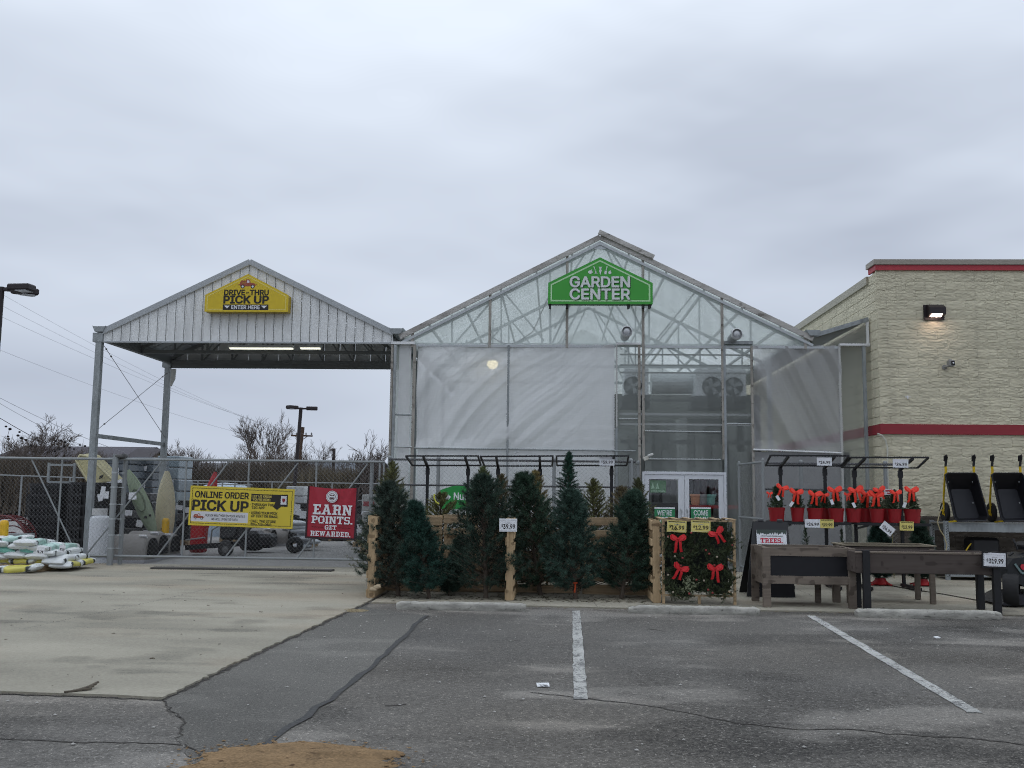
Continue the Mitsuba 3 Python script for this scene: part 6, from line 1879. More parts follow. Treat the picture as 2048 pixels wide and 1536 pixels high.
def wheelbarrow(dx, label):
    k = thing('wheelbarrow', label, 'wheelbarrow', None)
    Yw = 18.92
    q = lambda x, y, d=0.0: P(x + dx, y, Yw + d)
    rim = [q(1890, 950), q(1895, 946), q(1950, 946), q(1954, 951), q(1976, 1032), q(1972, 1041), q(1916, 1043), q(1909, 1036)]
    fl = [q(1902, 980, .30), q(1906, 978, .30), q(1938, 978, .30), q(1941, 981, .30), q(1958, 1032, .26), q(1955, 1036, .26), q(1918, 1037, .26), q(1914, 1033, .26)]
    rim, fl = np.array(rim), np.array(fl)
    n = len(rim); i = np.arange(n)
    m = MB(); m.add(np.vstack([rim, fl]), np.stack([i, (i + 1) % n, (i + 1) % n + n, i + n], 1)); m.add(np.vstack([rim + [0, .012, 0], fl + [0, .014, 0]]) , np.stack([i + n, (i + 1) % n + n, (i + 1) % n, i], 1))
    obj('tray_wall', m, C((.012, .012, .015), .45), k)
    c = fl.mean(0); m = MB(); m.add(np.vstack([fl, [c]]), np.stack([i, (i + 1) % n, i * 0 + n], 1)); obj('tray_floor', m, C((.026, .027, .034), .5), k)
    m = MB(); m.tube(np.vstack([rim, rim[:2]]), .013, 6, False); obj('tray_lip', m, C((.02, .02, .024), .4), k)
    m = MB()
    for x, y in ((1897, 964), (1945, 964), (1946, 1006), (1903, 1006)): m.sphere(q(x, y, .10), .012, 1)
    obj('bolt', m, ALU, k, kind='stuff')
    for x, s_ in ((1892, -1), (1948, 1)):
        m = MB(); m.tube([q(x, 947, .06), q(x - .5, 937, .05), q(x - 1, 929, .04)], .024, 8); m.tube([q(x - 2, 947, .10), q(x - 5 if s_ < 0 else x + 20, 1000, .32), q(x - 2 if s_ < 0 else x + 24, 1038, .4)], .02, 8); obj('handle', m, YELLOW, k)
        m = MB(); t_ = [q(x - 1, 933, .04), q(x, 922, .03), q(x + 1.5, 915, 0), q(x + .5, 910, -.02), q(x - 2.5, 912, 0), q(x - 2.5, 922, .03)]; m.tube(t_, .024, 8); obj('grip', m, BLACK, k)
    w0 = q(1890, 1026, .42); w0[2] = zk + .2
    m = MB(); m.lathe([(.06, -.04), (.15, -.045), (.185, -.03), (.19, 0), (.185, .03), (.15, .045), (.06, .04)], w0, 24, rot([0, 1, 0], 90)); obj('tyre', m, RUBBER, k, smooth=40)
    m = MB(); m.lathe([(0, -.03), (.07, -.03), (.07, .03), (0, .03)], w0, 16, rot([0, 1, 0], 90)); obj('rim', m, YELLOW, k)
    m = MB(); m.bar(q(1914, 1042, .1), q(1897, 1044, .35), .03, .03); m.bar(q(1884, 1020, .3), q(1895, 1040, .35), .02, .02); obj('brace', m, YELLOW, k)


wheelbarrow(0, 'black tray wheelbarrow with yellow handles standing on the rack, left one')
wheelbarrow(93, 'black tray wheelbarrow with yellow handles cut by the right edge of the photo')
kc = thing('stacked_barrow_frames', 'yellow wheelbarrow legs and dark tray lying under the rack', 'barrow parts')
for i, dx in enumerate((0, 18)):
    m = MB(); qq = lambda x, y: P(x + dx, y, YK + .3)
    m.tube([qq(1929, 1106), qq(1938, 1092), qq(1942, 1087), qq(1948, 1086), qq(1952, 1090), qq(1957, 1098), qq(1970, 1102)], .014, 7); obj('leg', m, YELLOW, kc)
a, b = P(1935, 1150, YK + .5), P(1990, 1100, YK + .5)
m = MB(); m.rbox(((a[0] + b[0]) / 2, YK + .45, .45), (b[0] - a[0], .4, .75), .05); obj('tray', m, BLACK, kc)

# riding mower at the right edge
mw = thing('riding_mower', 'black riding mower cut off by the right edge of the photo', 'mower')
Ym = 14.6
q = lambda x, y, d=0: P(x, y, Ym + d)
m = MB(); a, b = q(1996, 1206), q(2060, 1178)
dk_ = [(a[0], .06), (a[0] + .1, .12), (a[0] + .25, .20), (a[0] + .9, .22), (a[0] + .9, .08), (a[0] + .05, .045)]
m.prism(dk_, (0, Ym - .1, 0), (1, 0, 0), (0, 0, 1), (0, .85, 0)); obj('deck', m, C((.02, .02, .025), .4), mw)
for x, y, r_ in ((2022, 1160, .24), (2100, 1160, .2)):
    for d in (0, .8):
        c0 = q(x, y, d); c0[2] = r_ + .022
        m = MB(); m.lathe([(r_ * .45, -.10), (r_ * .9, -.105), (r_, -.07), (r_, .07), (r_ * .9, .105), (r_ * .45, .10)], c0, 26, rot([0, 0, 1], 62) @ rot([1, 0, 0], 90)); obj('tyre', m, RUBBER, mw, smooth=40)
        m = MB(); m.lathe([(0, -.06), (r_ * .46, -.08), (r_ * .46, .08), (0, .06)], c0, 18, rot([0, 0, 1], 62) @ rot([1, 0, 0], 90)); obj('hub', m, C((.05, .05, .055), .4), mw)
a = q(2012, 1140); 
m = MB(); m.prism([(a[0], .42), (a[0] + .02, .62), (a[0] + .10, .72), (a[0] + .5, .78), (a[0] + 1.2, .7), (a[0] + 1.25, .35), (a[0] + .3, .30)], (0, Ym - .02, 0), (1, 0, 0), (0, 0, 1), (0, .8, 0)); obj('body', m, C((.018, .02, .022), .35), mw)
m = MB(); m.bar(q(2030, 1128, -.04), q(2043, 1146, -.04), .02, .03); m.bar(q(2043, 1146, -.04), q(2056, 1147, -.04), .02, .03); obj('trim', m, C((.14, .2, .2), .4), mw)
m = MB(); m.lathe([(0, 0), (.045, 0), (.045, .012), (0, .012)], q(2047, 1134, -.045), 16, rot([1, 0, 0], 90)); obj('badge', m, C((.5, .03, .05), .4), mw)
m = MB(); m.rbox(q(2075, 1092, .4), (.5, .5, .12), .05); m.rbox(q(2100, 1062, .4), (.12, .48, .5), .05); obj('seat', m, BLACK, mw)
m = MB(); m.tube([q(2035, 1100, .1), q(2030, 1086, .1), q(2026, 1078, .12)], .014, 6); m.tube([q(2026, 1105, .1), q(2018, 1111, .1)], .02, 6); obj('lever', m, BLACK, mw)
m = MB(); m.tube([(q(1905, 1160)[0], 18.2, .03), (q(1940, 1175)[0], 17.0, .03), (q(1975, 1185)[0], 16.2, .03), (q(2000, 1195)[0], 15.3, .03)], .008, 5); obj('cable', m, C((.06, .05, .04), .6), label='thin dark cord lying on the walk behind the planter', cat='cord')
# ---------------------------------------------------------------- yard behind the gate
def blk(a, b):
    m = MB(); m.bbox(a, b); return m


def bollard(px, py_top, Y, label):
    q = P(px, py_top, Y); r = .085
    b = thing('bollard', label, 'bollard')
    m = MB(); m.lathe([(r, 0), (r, q[2] - .08), (r * .94, q[2] - .045), (r * .75, q[2] - .015), (r * .4, q[2] - .002), (0, q[2])], (q[0], Y, 0), 18); obj('sleeve', m, C((.62, .36, .02), .45), b, smooth=40)
    m = MB(); m.lathe([(r * 1.15, 0), (r * 1.1, .015), (0, .015)], (q[0], Y, 0.0), 16); obj('collar', m, C((.2, .2, .19), .8), b)


bollard(9, 1040, 18.6, 'yellow bollard behind the pallet of bags at the left edge')
bollard(332, 1036, 22.6, 'yellow bollard standing behind the grey dog houses')

# propane cylinder
pc = thing('propane_tank', 'tall white propane cylinder standing by the gate post', 'tank')
Yp = 20.3; q = P(201, 1030, Yp); r = .21
zt = q[2]
m = MB(); m.lathe([(r * .92, .0), (r * .92, .09), (r * .8, .09), (r * .8, .11), (r * .97, .14), (r, .2), (r, zt - .12), (r * .93, zt - .05), (r * .6, zt), (r * .5, zt + .01), (0, zt + .01)], (q[0], Yp, 0.0), 28); obj('body', m, C((.58, .60, .63), .45), pc, smooth=40)
m = MB(); m.lathe([(.15, zt), (.155, zt), (.155, zt + .14), (.15, zt + .14), (.145, zt + .0)], (q[0] - .02, Yp, 0), 18); obj('collar', m, C((.5, .5, .5), .5), pc)
m = MB(); m.lathe([(0, zt), (.03, zt), (.03, zt + .1), (.055, zt + .1), (.055, zt + .13), (0, zt + .13)], (q[0] - .02, Yp, 0), 10); obj('valve', m, C((.25, .22, .12), .5, .4), pc)

# grey dog houses
def dog_house(x0, x1, ytop, ybase, Y, label):
    k = thing('dog_house', label, 'dog house', None)
    a, b = P(x0, 1100, Y), P(x1, 1100, Y); zt = P((x0 + x1) / 2, ytop, Y)[2]
    L = b[0] - a[0]; W = .42
    t = np.linspace(0, np.pi, 13)
    prof = np.stack([W * np.cos(t) * (1 + .08 * np.sin(t)), .06 + (zt - .06) * np.sin(t) ** .7], 1)
    m = MB(); n = len(prof); st = []
    for u, s in ((0, .94), (.03, 1), (.9, 1), (.97, .93), (1.0, .84)):
        st.append(np.stack([np.full(n, a[0] + L * u), Y + prof[:, 0] * s, .06 + (prof[:, 1] - .06) * s], 1))
    v = np.vstack(st); f = []
    for i in range(len(st) - 1):
        for j in range(n - 1): f.append([i * n + j, i * n + j + 1, (i + 1) * n + j + 1, (i + 1) * n + j])
    m.add(v, f)
    c0 = len(v); m.add(np.vstack([st[0], [[a[0], Y, .06]]]), [[j, n, j + 1] for j in range(n - 1)]); m.add(np.vstack([st[-1], [[a[0] + L, Y, .06]]]), [[j, j + 1, n] for j in range(n - 1)])
    obj('shell', m, C((.20, .19, .18), .7), k, smooth=40)
    m = MB(); m.bbox((a[0] - .03, Y - W * 1.05, 0.0), (a[0] + L + .02, Y + W * 1.05, .065)); obj('base', m, C((.30, .30, .32), .6), k)
    tt = np.linspace(0, np.pi, 12)
    pts = [(.25 * math.cos(u), .08 + (zt * .66) * math.sin(u) ** .6) for u in tt]
    m = MB(); m.prism(pts, (a[0] + L * .985, Y, .05), (0, 1, 0), (0, 0, 1), (.05, 0, 0)); obj('door_opening', m, C((.006, .006, .007), .9), k)
    m = MB(); m.box((a[0] + L * .86, Y - W * .55, zt * .93), (.16, .02, .10), rot([1, 0, 0], 50)); obj('sticker', m, CARD, k)


dog_house(233, 304, 1068, 1127, 20.75, 'grey plastic dog house, nearest of the three behind the gate')
dog_house(262, 325, 1062, 1120, 21.6, 'grey plastic dog house, middle one of the three behind the gate')
dog_house(296, 349, 1066, 1112, 22.4, 'grey plastic dog house, farthest of the three by the yellow bollard')
dog_house(503, 545, 1056, 1090, 27.0, 'pale grey dog house far behind the yellow banner, left one')
dog_house(533, 580, 1056, 1090, 27.8, 'pale grey dog house far behind the yellow banner, right one')

# stacks of black stock tanks
ry = np.random.default_rng(33)
def tank_stack(x0, x1, ytop, Y, n, label):
    a, b = P(x0, 1050, Y)[0], P(x1, 1050, Y)[0]; zt = P((x0 + x1) / 2, ytop, Y)[2]
    cx, W = (a + b) / 2, (b - a) / 2
    for i in range(n):
        z0 = .04 + i * (zt - .45) / max(n - 1, 1); h = .42
        k = thing('stock_tank', f'black plastic stock tank, {("lowest", "second", "third", "fourth", "fifth", "sixth", "seventh", "top")[i] if i < n - 1 else "topmost"} of the {label}', 'tank', None)
        t = np.linspace(0, 2 * np.pi, 29)[:-1]
        sq = lambda c: np.sign(c) * np.abs(c) ** .42
        ring = lambda s, z: np.stack([cx + ry_ + W * s * sq(np.cos(t)), Y + .62 * s * sq(np.sin(t)), np.full(28, z)], 1)
        ry_ = ry.normal(0, .015)
        st = [ring(.90, z0), ring(.93, z0 + h * .5), ring(.95, z0 + h * .55), ring(.97, z0 + h - .06), ring(1.0, z0 + h - .06), ring(1.0, z0 + h), ring(.955, z0 + h), ring(.9, z0 + .03)]
        m = MB(); f = []
        for q in range(len(st) - 1):
            for j in range(28): f.append([q * 28 + j, q * 28 + (j + 1) % 28, (q + 1) * 28 + (j + 1) % 28, (q + 1) * 28 + j])
        m.add(np.vstack(st), f); m.add(np.vstack([st[-1], [[cx, Y, z0 + .03]]]), [[j, (j + 1) % 28, 28] for j in range(28)])
        m.add(np.vstack([st[0], [[cx, Y, z0]]]), [[(j + 1) % 28, j, 28] for j in range(28)])
        obj('shell', m, C((.013, .013, .015), .5), k, smooth=35)
        m = MB()
        for u in np.linspace(-.8, .8, 9): m.bar((cx + W * u, Y - .60, z0 + .03), (cx + W * u, Y - .61, z0 + h - .08), .03, .02)
        obj('rib', m, C((.013, .013, .015), .5), k, kind='stuff')


tank_stack(70, 150, 968, 22.6, 6, 'left black stack behind the fence')
tank_stack(152, 232, 966, 21.9, 6, 'right black stack beside the propane cylinder')
m = MB()
for px, py in ((205, 985), (200, 995), (213, 990), (262, 992), (268, 992)):
    q = P(px, py, 21.15); m.box(q, (.10, .01, .16 + .12 * (px == 205)), rot([0, 1, 0], ry.normal(0, 9)))
obj('paper_tags', m, CARD, label='cluster of white paper tags on the black tanks', kind='stuff')
# frame on top of the stack
fr = thing('panel_frame', 'grey steel tube frame standing on the left black tank stack', 'frame')
a, b = P(96, 964, 22.4), P(150, 926, 22.4)
for p0, p1 in (((a[0], a[2]), (a[0], b[2])), ((b[0], a[2]), (b[0], b[2])), ((a[0], b[2] - .05), (b[0], b[2] - .05)), ((a[0], a[2]), (b[0], a[2]))):
    m = MB(); m.bar((p0[0], 22.4, p0[1]), (p1[0], 22.4, p1[1]), .05, .05); obj('tube', m, M_GALV, fr)
# cream feeder tilted
fd = thing('feed_bunk', 'cream plastic feed trough tilted on top of the black tanks', 'trough')
q = lambda x, y, d=0: P(x, y, 21.7 + d)
outer = [q(153, 922), q(161, 910), q(180, 914), q(228, 962), q(190, 966), q(176, 962)]
inner = [p + np.array([0, .45, .06]) for p in outer]
m = MB(); n = len(outer); i = np.arange(n)
m.add(np.vstack([outer, inner]), np.stack([i, (i + 1) % n, (i + 1) % n + n, i + n], 1))
c = np.mean(inner, 0); m.add(np.vstack([inner, [c]]), np.stack([i, (i + 1) % n, i * 0 + n], 1))
c = np.mean(outer, 0); m.add(np.vstack([outer, [c]]), np.stack([i, (i + 1) % n, i * 0 + n], 1))
obj('shell', m, C((.46, .42, .24), .6), fd)
m = MB(); m.tube(np.vstack([outer, outer[:1]]) - [0, .01, 0], .03, 6, False); obj('lip', m, C((.52, .48, .30), .6), fd)
m = MB(); m.prism([(0, 0), (.06, .02), (.1, .1), (.02, .07)], q(199, 958, -.06), (1, 0, 0), (0, 0, 1), (0, -.03, 0)); obj('latch', m, BLACK, fd)
# kayaks
def kayak(c, up, L, wid, col, label, deck=True):
    """hull standing with its long axis along 'up'"""
    k = thing('kayak', label, 'kayak')
    up = np.asarray(up, float); up /= np.linalg.norm(up); n = np.array([0, -1.0, 0]); n -= up * (n @ up); n /= np.linalg.norm(n); s = np.cross(up, n)
    t = np.linspace(0, 1, 17); wprof = np.sin(np.pi * np.clip(t, .02, .98)) ** .55
    ang = np.linspace(0, 2 * np.pi, 17)[:-1]
    v = np.concatenate([[c + up * L * u + s * wid * w * math.cos(a) + n * (wid * .55 * w * math.sin(a)) for a in ang] for u, w in zip(t, wprof)]); nn = 16
    f = [[i * nn + j, i * nn + (j + 1) % nn, (i + 1) * nn + (j + 1) % nn, (i + 1) * nn + j] for i in range(16) for j in range(nn)]
    m = MB(); m.add(v, f); obj('hull', m, C(col, .4), k, smooth=True)
    m = MB()
    q = c + up * L * .30 + n * wid * .56
    m.sphere(q, .035, 1); m.sphere(q + s * wid * .6, .03, 1); obj('fitting', m, BLACK, k, kind='stuff')
    if deck:
        m = MB(); m.tube([c + up * L * (.55 + .16 * math.cos(a)) + s * wid * .62 * math.sin(a) + n * wid * .52 for a in np.linspace(0, 2 * np.pi, 19)], .02, 6, False); obj('cockpit_rim', m, C(tuple(.6 * x for x in col), .5), k)
    return k


a, b = P(331, 1040, 23.6), P(334, 942, 23.6); a[2] = .0
kayak(a, b - a, np.linalg.norm(b - a), .25, (.52, .47, .32), 'cream kayak standing upright beside the canopy column', False)
a, b = P(312, 1075, 23.2), P(256, 940, 23.2); kayak(a, b - a, np.linalg.norm(b - a), .20, (.27, .33, .23), 'pale green kayak leaning to the left beside the canopy column')
a, b = P(395, 1098, 25.2), P(431, 944, 25.2); a[2] = .02; kayak(a, b - a, np.linalg.norm(b - a), .19, (.48, .03, .035), 'red kayak leaning behind the yellow banner')
# hay ring
hr = thing('bale_feeder', 'red round bale feeder ring leaning at the left edge', 'feeder')
c0 = P(0, 1085, 21.2); R0 = P(52, 1085, 21.2)[0] - c0[0]
RR = C((.13, .028, .03), .5)
for rr, dy in ((R0, 0), (R0 * .98, .45), (R0 * .9, .2)):
    t = np.linspace(0, 2 * np.pi, 41); m = MB(); m.tube(np.stack([c0[0] + rr * np.cos(t), c0[1] + dy + 0 * t, c0[2] + rr * np.sin(t)], 1)[(c0[2] + rr * np.sin(t)) > .0], .022, 6, False); obj('hoop', m, RR, hr)
for a in np.linspace(-.1, np.pi + .1, 34):
    p0 = np.array([c0[0] + R0 * math.cos(a), c0[1], c0[2] + R0 * math.sin(a)])
    if p0[2] > .03:
        m = MB(); m.tube([p0, p0 + [0, .45, 0]], .014, 5); obj('bar', m, RR, hr)
m = MB(); t = np.linspace(0, np.pi, 15)
for rr in (.35, .6, .8): m.tube(np.stack([c0[0] + R0 * rr * np.cos(t), c0[1] + .45 + 0 * t, np.maximum(c0[2] + R0 * rr * np.sin(t), .02)], 1), .016, 5, False)
obj('inner_hoops', m, RR, hr, kind='stuff')
# wrapped pallet stacks and stacked gates
def stack(x0, x1, y0, Y, cols, label, name='wrapped_pallet', cat='pallet stack', layers=8, tags=4, d=1.1, glossy=.3, dz=.0):
    k = thing(name, label, cat)
    a, b = P(x0, 1050, Y)[0], P(x1, 1050, Y)[0]; zt = P((x0 + x1) / 2, y0, Y)[2]
    h = (zt - .14) / layers
    for i in range(layers):
        j = ry.normal(0, .012); m = MB(); m.rbox(((a + b) / 2 + j, Y + d / 2 + j, .14 + h * (i + .5)), (b - a - .03 * ry.random(), d, h * .93), .02); obj('layer', m, C(cols[i % len(cols)], glossy), k)
    m = MB(); m.bbox((a, Y, .1), (b, Y + d, .13)); [m.bbox((x, Y, 0), (x + .09, Y + d, .1)) for x in (a, (a + b) / 2 - .045, b - .09)]; obj('base_pallet', m, M_PAL_X, k)
    for i in range(tags):
        q = np.array([a + (b - a) * ry.random(), Y - .02, .4 + (zt - .5) * ry.random()]); m = MB(); m.box(q, (.16 + .1 * ry.random(), .006, .13 + .08 * ry.random()), rot([0, 1, 0], ry.normal(0, 8))); obj('tag', m, CARD, k)
    return k


G1 = [(.10, .12, .14), (.12, .14, .16), (.08, .095, .11)]
stack(206, 252, 914, 25.0, G1, 'tall stack of grey steel tanks with paper tags, left of the gate post', 'tank_pile', 'stack', 12, 6)
stack(256, 300, 914, 26.0, G1, 'tall stack of grey steel tanks with paper tags, right of the gate post', 'tank_pile', 'stack', 11, 6)
stack(309, 353, 911, 27.5, [(.22, .27, .30), (.17, .21, .24), (.26, .31, .34)], 'shiny blue grey wrapped pile standing behind the cream kayak', layers=7, tags=1, glossy=.18)
DKS = [(.03, .032, .035), (.05, .05, .052), (.02, .02, .023), (.10, .10, .10)]
stack(570, 606, 972, 30, [(.5, .52, .53), (.42, .44, .46)], 'white wrapped pile behind the right end of the yellow banner', layers=5, tags=2)
stack(586, 618, 1005, 26.5, DKS, 'dark stack of crates between the two banners', layers=7, tags=4)
stack(706, 735, 1000, 27.5, DKS, 'dark stack of crates right of the red banner', layers=6, tags=3)
stack(722, 752, 988, 25, [(.5, .5, .49), (.45, .45, .44)], 'white boxes with a red label beside the left pallet', layers=3, tags=0)
m = MB(); a, b = P(726, 1012, 24.9), P(748, 1003, 24.9); m.bbox((a[0], 24.93, a[2]), (b[0], 24.95, b[2])); m2 = m; obj('red_label', m, C((.35, .08, .09), .5), label='red and white label on the boxes right of the red banner', cat='label')
stack(620, 700, 1010, 30.5, DKS, 'long dark stack of wire crates behind the red banner', layers=6, tags=6)
stack(735, 790, 1015, 27.5, DKS, 'dark pile of crates behind the leftmost pine', layers=5, tags=3)
stack(440, 500, 1010, 29, DKS, 'dark machines and crates hidden behind the yellow banner', layers=5, tags=4)
stack(352, 379, 1000, 27, DKS, 'dark crates between the cream kayak and the yellow banner', layers=6, tags=2)
stack(238, 300, 985, 24.3, DKS, 'black crates behind the pale green kayak', layers=6, tags=4)
stack(505, 560, 1000, 28.6, DKS, 'black crates behind the middle of the yellow banner', layers=5, tags=3)
stack(640, 690, 985, 33, [(.12, .12, .12), (.2, .2, .2)], 'grey pile rising behind the red banner', layers=6, tags=4)
# silver stock tank dome
k = thing('steel_dome', 'shiny galvanized round tank lying behind the yellow banner', 'tank')
c0 = P(450, 985, 33); R_ = (P(500, 985, 33)[0] - P(400, 985, 33)[0]) / 2
m = MB(); m.lathe([(R_, 0), (R_, c0[2] - .25), (R_ * .97, c0[2] + .05), (R_ * .8, c0[2] + .24), (R_ * .4, c0[2] + .32), (0, c0[2] + .34)], (c0[0], c0[1], 0), 32); obj('shell', m, C((.36, .43, .50), .35, .5), k, smooth=50)
# bags by the dark stacks
k = thing('white_sacks', 'heap of white sacks lying between the banners', 'sacks')
for i in range(7):
    q = P(600 + 6 * ry.normal(), 1076, 25.5); m = MB(); m.sphere((q[0] + ry.normal(0, .12), 25.5 + ry.normal(0, .2), .12 + .10 * i), 1, 2, (.34, .24, .08), rot([0, 0, 1], ry.random() * 180)); obj('sack', m, C((.5, .52, .55), .5), k, smooth=True)
# trailer with engine (log splitter)
k = thing('log_splitter', 'black log splitter with a grey wheel behind the gate', 'machine')
Yl = 22.8
q = lambda x, y, d=0: P(x, y, Yl + d)
for d in (0, .8):
    c0 = q(452, 1085, d); c0[2] = .175
    m = MB(); m.lathe([(.09, -.07), (.15, -.075), (.175, -.05), (.175, .05), (.15, .075), (.09, .07)], c0, 24, rot([1, 0, 0], 90)); obj('tyre', m, C((.035, .035, .036), .8), k, smooth=40)
    m = MB(); m.lathe([(0, -.06), (.095, -.04), (.095, .04), (0, .06)], c0, 16, rot([1, 0, 0], 90)); obj('hub', m, C((.13, .13, .13), .5), k)
m = MB(); m.bar(q(372, 1095, .3), q(500, 1086, .3), .12, .12); obj('frame', m, BLACK, k)
m = MB(); m.rbox(q(470, 1064, .3), (.6, .5, .35), .05); m.lathe([(0, 0), (.14, 0), (.14, .12), (0, .12)], q(463, 1062, .05), 14, rot([1, 0, 0], 90)); obj('engine', m, C((.03, .03, .032), .4), k)
m = MB(); m.bbox(q(460, 1062, 0), q(469, 1053, .01)); obj('plate', m, CARD, k)
m = MB(); m.tube([q(420, 1095, .3), q(424, 1060, .3), q(440, 1050, .3), q(480, 1048, .3)], .02, 6); m.tube([q(372, 1080, .2), q(410, 1075, .2)], .02, 6); obj('hydraulic_pipe', m, C((.2, .21, .22), .4, .4), k)
m = MB(); m.rbox(q(398, 1072, .5), (.35, .3, .8), .04); obj('ram', m, RED, k)
k = thing('mower_tractor', 'black machine on a wheel behind the gate, right of the log splitter', 'machine')
for i, (x, y, w, h) in enumerate(((505, 1075, .5, .5), (535, 1066, .4, .35))):
    m = MB(); c0 = P(x, y, 24.5); c0[2] = .3; m.rbox(c0, (w, .6, h), .08); obj('body', m, BLACK, k)
for x in (590,):
    c0 = P(x, 1078, 24.4); c0[2] = .21; m = MB(); m.lathe([(.08, -.1), (.18, -.1), (.21, -.06), (.21, .06), (.18, .1), (.08, .1)], c0, 22, rot([1, 0, 0], 90)); obj('tyre', m, RUBBER, k, smooth=40)
# far fence of the yard
k = thing('yard_fence', 'far chain link fence closing the storage yard', 'fence')
Y0, Y1 = 36.0, 46.0
pts = [P(-60, 948, Y0), P(140, 955, Y0 + 3), P(420, 962, Y1), P(780, 968, Y1 + 3)]
for a, b in zip(pts[:-1], pts[1:]):
    m = MB(); m.tube([a, b], .03, 6); obj('top_rail', m, FENCE, k)
    n = max(2, int(np.linalg.norm(b - a) / 2.4))
    for i in range(n):
        q = a + (b - a) * i / n; m = MB(); m.tube([(q[0], q[1], 0), q], .035, 6); obj('post', m, FENCE, k)
rack2 = thing('wire_shelving', 'grey steel pipe racks standing behind the cream kayak', 'rack')
for x in (352, 362, 384, 396, 420, 445, 470, 500):
    q = P(x, 958 + (x - 350) * .06, 31); m = MB(); m.tube([(q[0], 31, 0), q], .025, 6); obj('post', m, FENCE, rack2)
for y0, y1 in ((966, 970), (985, 988), (1010, 1012)):
    m = MB(); m.tube([P(350, y0, 31), P(505, y1, 31)], .022, 6); obj('rail', m, FENCE, rack2)

# pallet of bags at the left
bp = thing('bag_pallet', 'wooden pallet under the white and green bags at the left edge', 'pallet')
c0 = G(40, 1145); xb0, xb1 = c0[0] - 1.1, P(96, 1130, 17.9)[0]; yb0 = 17.7; yb1 = 19.0
for i, y in enumerate(np.linspace(yb0 + .05, yb1 - .05, 7)):
    m = MB(); m.rbox(((xb0 + xb1) / 2, y, .135), (xb1 - xb0, .11, .02), .004); obj('board', m, M_PAL_X, bp)
for x in (xb0 + .05, (xb0 + xb1) / 2, xb1 - .05):
    m = MB(); m.rbox((x, (yb0 + yb1) / 2, .075), (.09, yb1 - yb0, .095), .004); obj('stringer', m, M_PAL_X, bp)


def bag(c, L, W, H, rz, tilt, seed, band, label, mark=True):
    """a stuffed plastic sack with pinched ends, printed bands along it"""
    r = np.random.default_rng(seed)
    nu, nv = 26, 22
    u = np.linspace(-1, 1, nu); t = np.linspace(0, 2 * np.pi, nv, endpoint=False)
    U, T_ = np.meshgrid(u, t, indexing='ij')
    e = (1 - np.abs(U) ** 5) ** .5
    sq = lambda a: np.sign(a) * np.abs(a) ** .6
    x = U * L / 2; y = W / 2 * sq(np.cos(T_)) * (.93 + .07 * e); z = H / 2 * sq(np.sin(T_)) * (.06 + .94 * e)
    wr = meshkit.fbm(np.stack([x * 7, y * 7, T_ * 0 + seed], -1), 3, seed)
    z = z + (wr - .5) * .07 * (.4 + .6 * e) * (np.sin(T_) > -.5); y = y + (wr - .5) * .03
    z = z + .04 * U ** 2 * r.normal() * .7
    v = np.stack([x, y, z], -1).reshape(-1, 3)
    f = [[i * nv + j, (i + 1) * nv + j, (i + 1) * nv + (j + 1) % nv, i * nv + (j + 1) % nv] for i in range(nu - 1) for j in range(nv)]
    col = np.broadcast_to(np.array([.58, .60, .60]), (nu, nv, 3)).copy()
    pr = meshkit.noise(np.stack([U * 4, np.cos(T_) * 3, T_ * 0 + seed], -1), seed + 3)
    bm = (np.abs(U - .1) < .55) & (np.sin(T_) > -.3)
    if band is not None:
        col[bm] = np.asarray(band) * (.75 + .4 * pr[bm])[:, None]
    if mark:
        dk = (np.abs(np.abs(U) - .62) < .10) & (np.abs(np.cos(T_ )) > .72) & (pr > .35)
        col[dk] = (.03, .035, .035)
    R = rot([0, 0, 1], rz) @ rot([0, 1, 0], tilt)
    m = MB(); m.add(v @ R.T + np.asarray(c), np.array(f)[:, ::-1], col.reshape(-1, 3))
    m.add((np.vstack([v[:nv], v[:nv].mean(0)[None]])) @ R.T + np.asarray(c), [[j, (j + 1) % nv, nv] for j in range(nv)], np.full((nv + 1, 3), .5))
    m.add((np.vstack([v[-nv:], v[-nv:].mean(0)[None]])) @ R.T + np.asarray(c), [[(j + 1) % nv, j, nv] for j in range(nv)], np.full((nv + 1, 3), .5))
    return obj('bag', m, 'vcol_gloss', None, smooth=True, label=label, cat='bag')


rb2 = np.random.default_rng(88)
GRN, YEL, PGR = (.16, .42, .34), (.55, .50, .10), (.36, .52, .47)
heights = 5
xs0 = np.linspace(xb0 + .25, xb1 - .12, 5)
layers_ = [(0, 5, 2), (1, 5, 2), (2, 4, 2), (3, 4, 2), (4, 3, 1)]
ordn = ('bottom layer', 'second layer', 'third layer', 'fourth layer', 'top layer')
for lv, nx_, ny_ in layers_:
    for j in range(ny_):
        for i in range(nx_):
            x = xb0 + .12 + (xb1 + .32 - .13 * lv - xb0) * (i + .5) / nx_ + rb2.normal(0, .04)
            if P(0, 1100, 18)[0] - .55 > x: continue
            y = yb0 + .32 + .55 * j + rb2.normal(0, .03)
            band = (YEL if lv < 1 else None if lv == 1 else [GRN, None, PGR, YEL if i == nx_ - 1 else GRN][(i + lv) % 4] if lv < 4 else PGR)
            colr = 'yellow banded' if band is YEL else 'green banded' if band in (GRN, PGR) else 'plain white'
            along = (lv % 2 == 0 and i < nx_ - 1)
            bag((x, y, .20 + .10 * lv - (.05 if i == nx_ - 1 else 0)), .60, .42, .13, (0 if along else 88) + rb2.normal(0, 8), rb2.normal(0, 4), 900 + lv * 30 + j * 10 + i, band,
                f'{colr} bag in the {ordn[lv]} of the pile, {("first", "second", "third", "fourth", "fifth")[i]} from left, {"front" if j == 0 else "back"} row')
q = G(72, 1142)
bag((q[0] + .05, 17.45, .085), .80, .36, .14, 6, -3, 991, YEL, 'yellow and white bag lying alone on the concrete before the pallet')
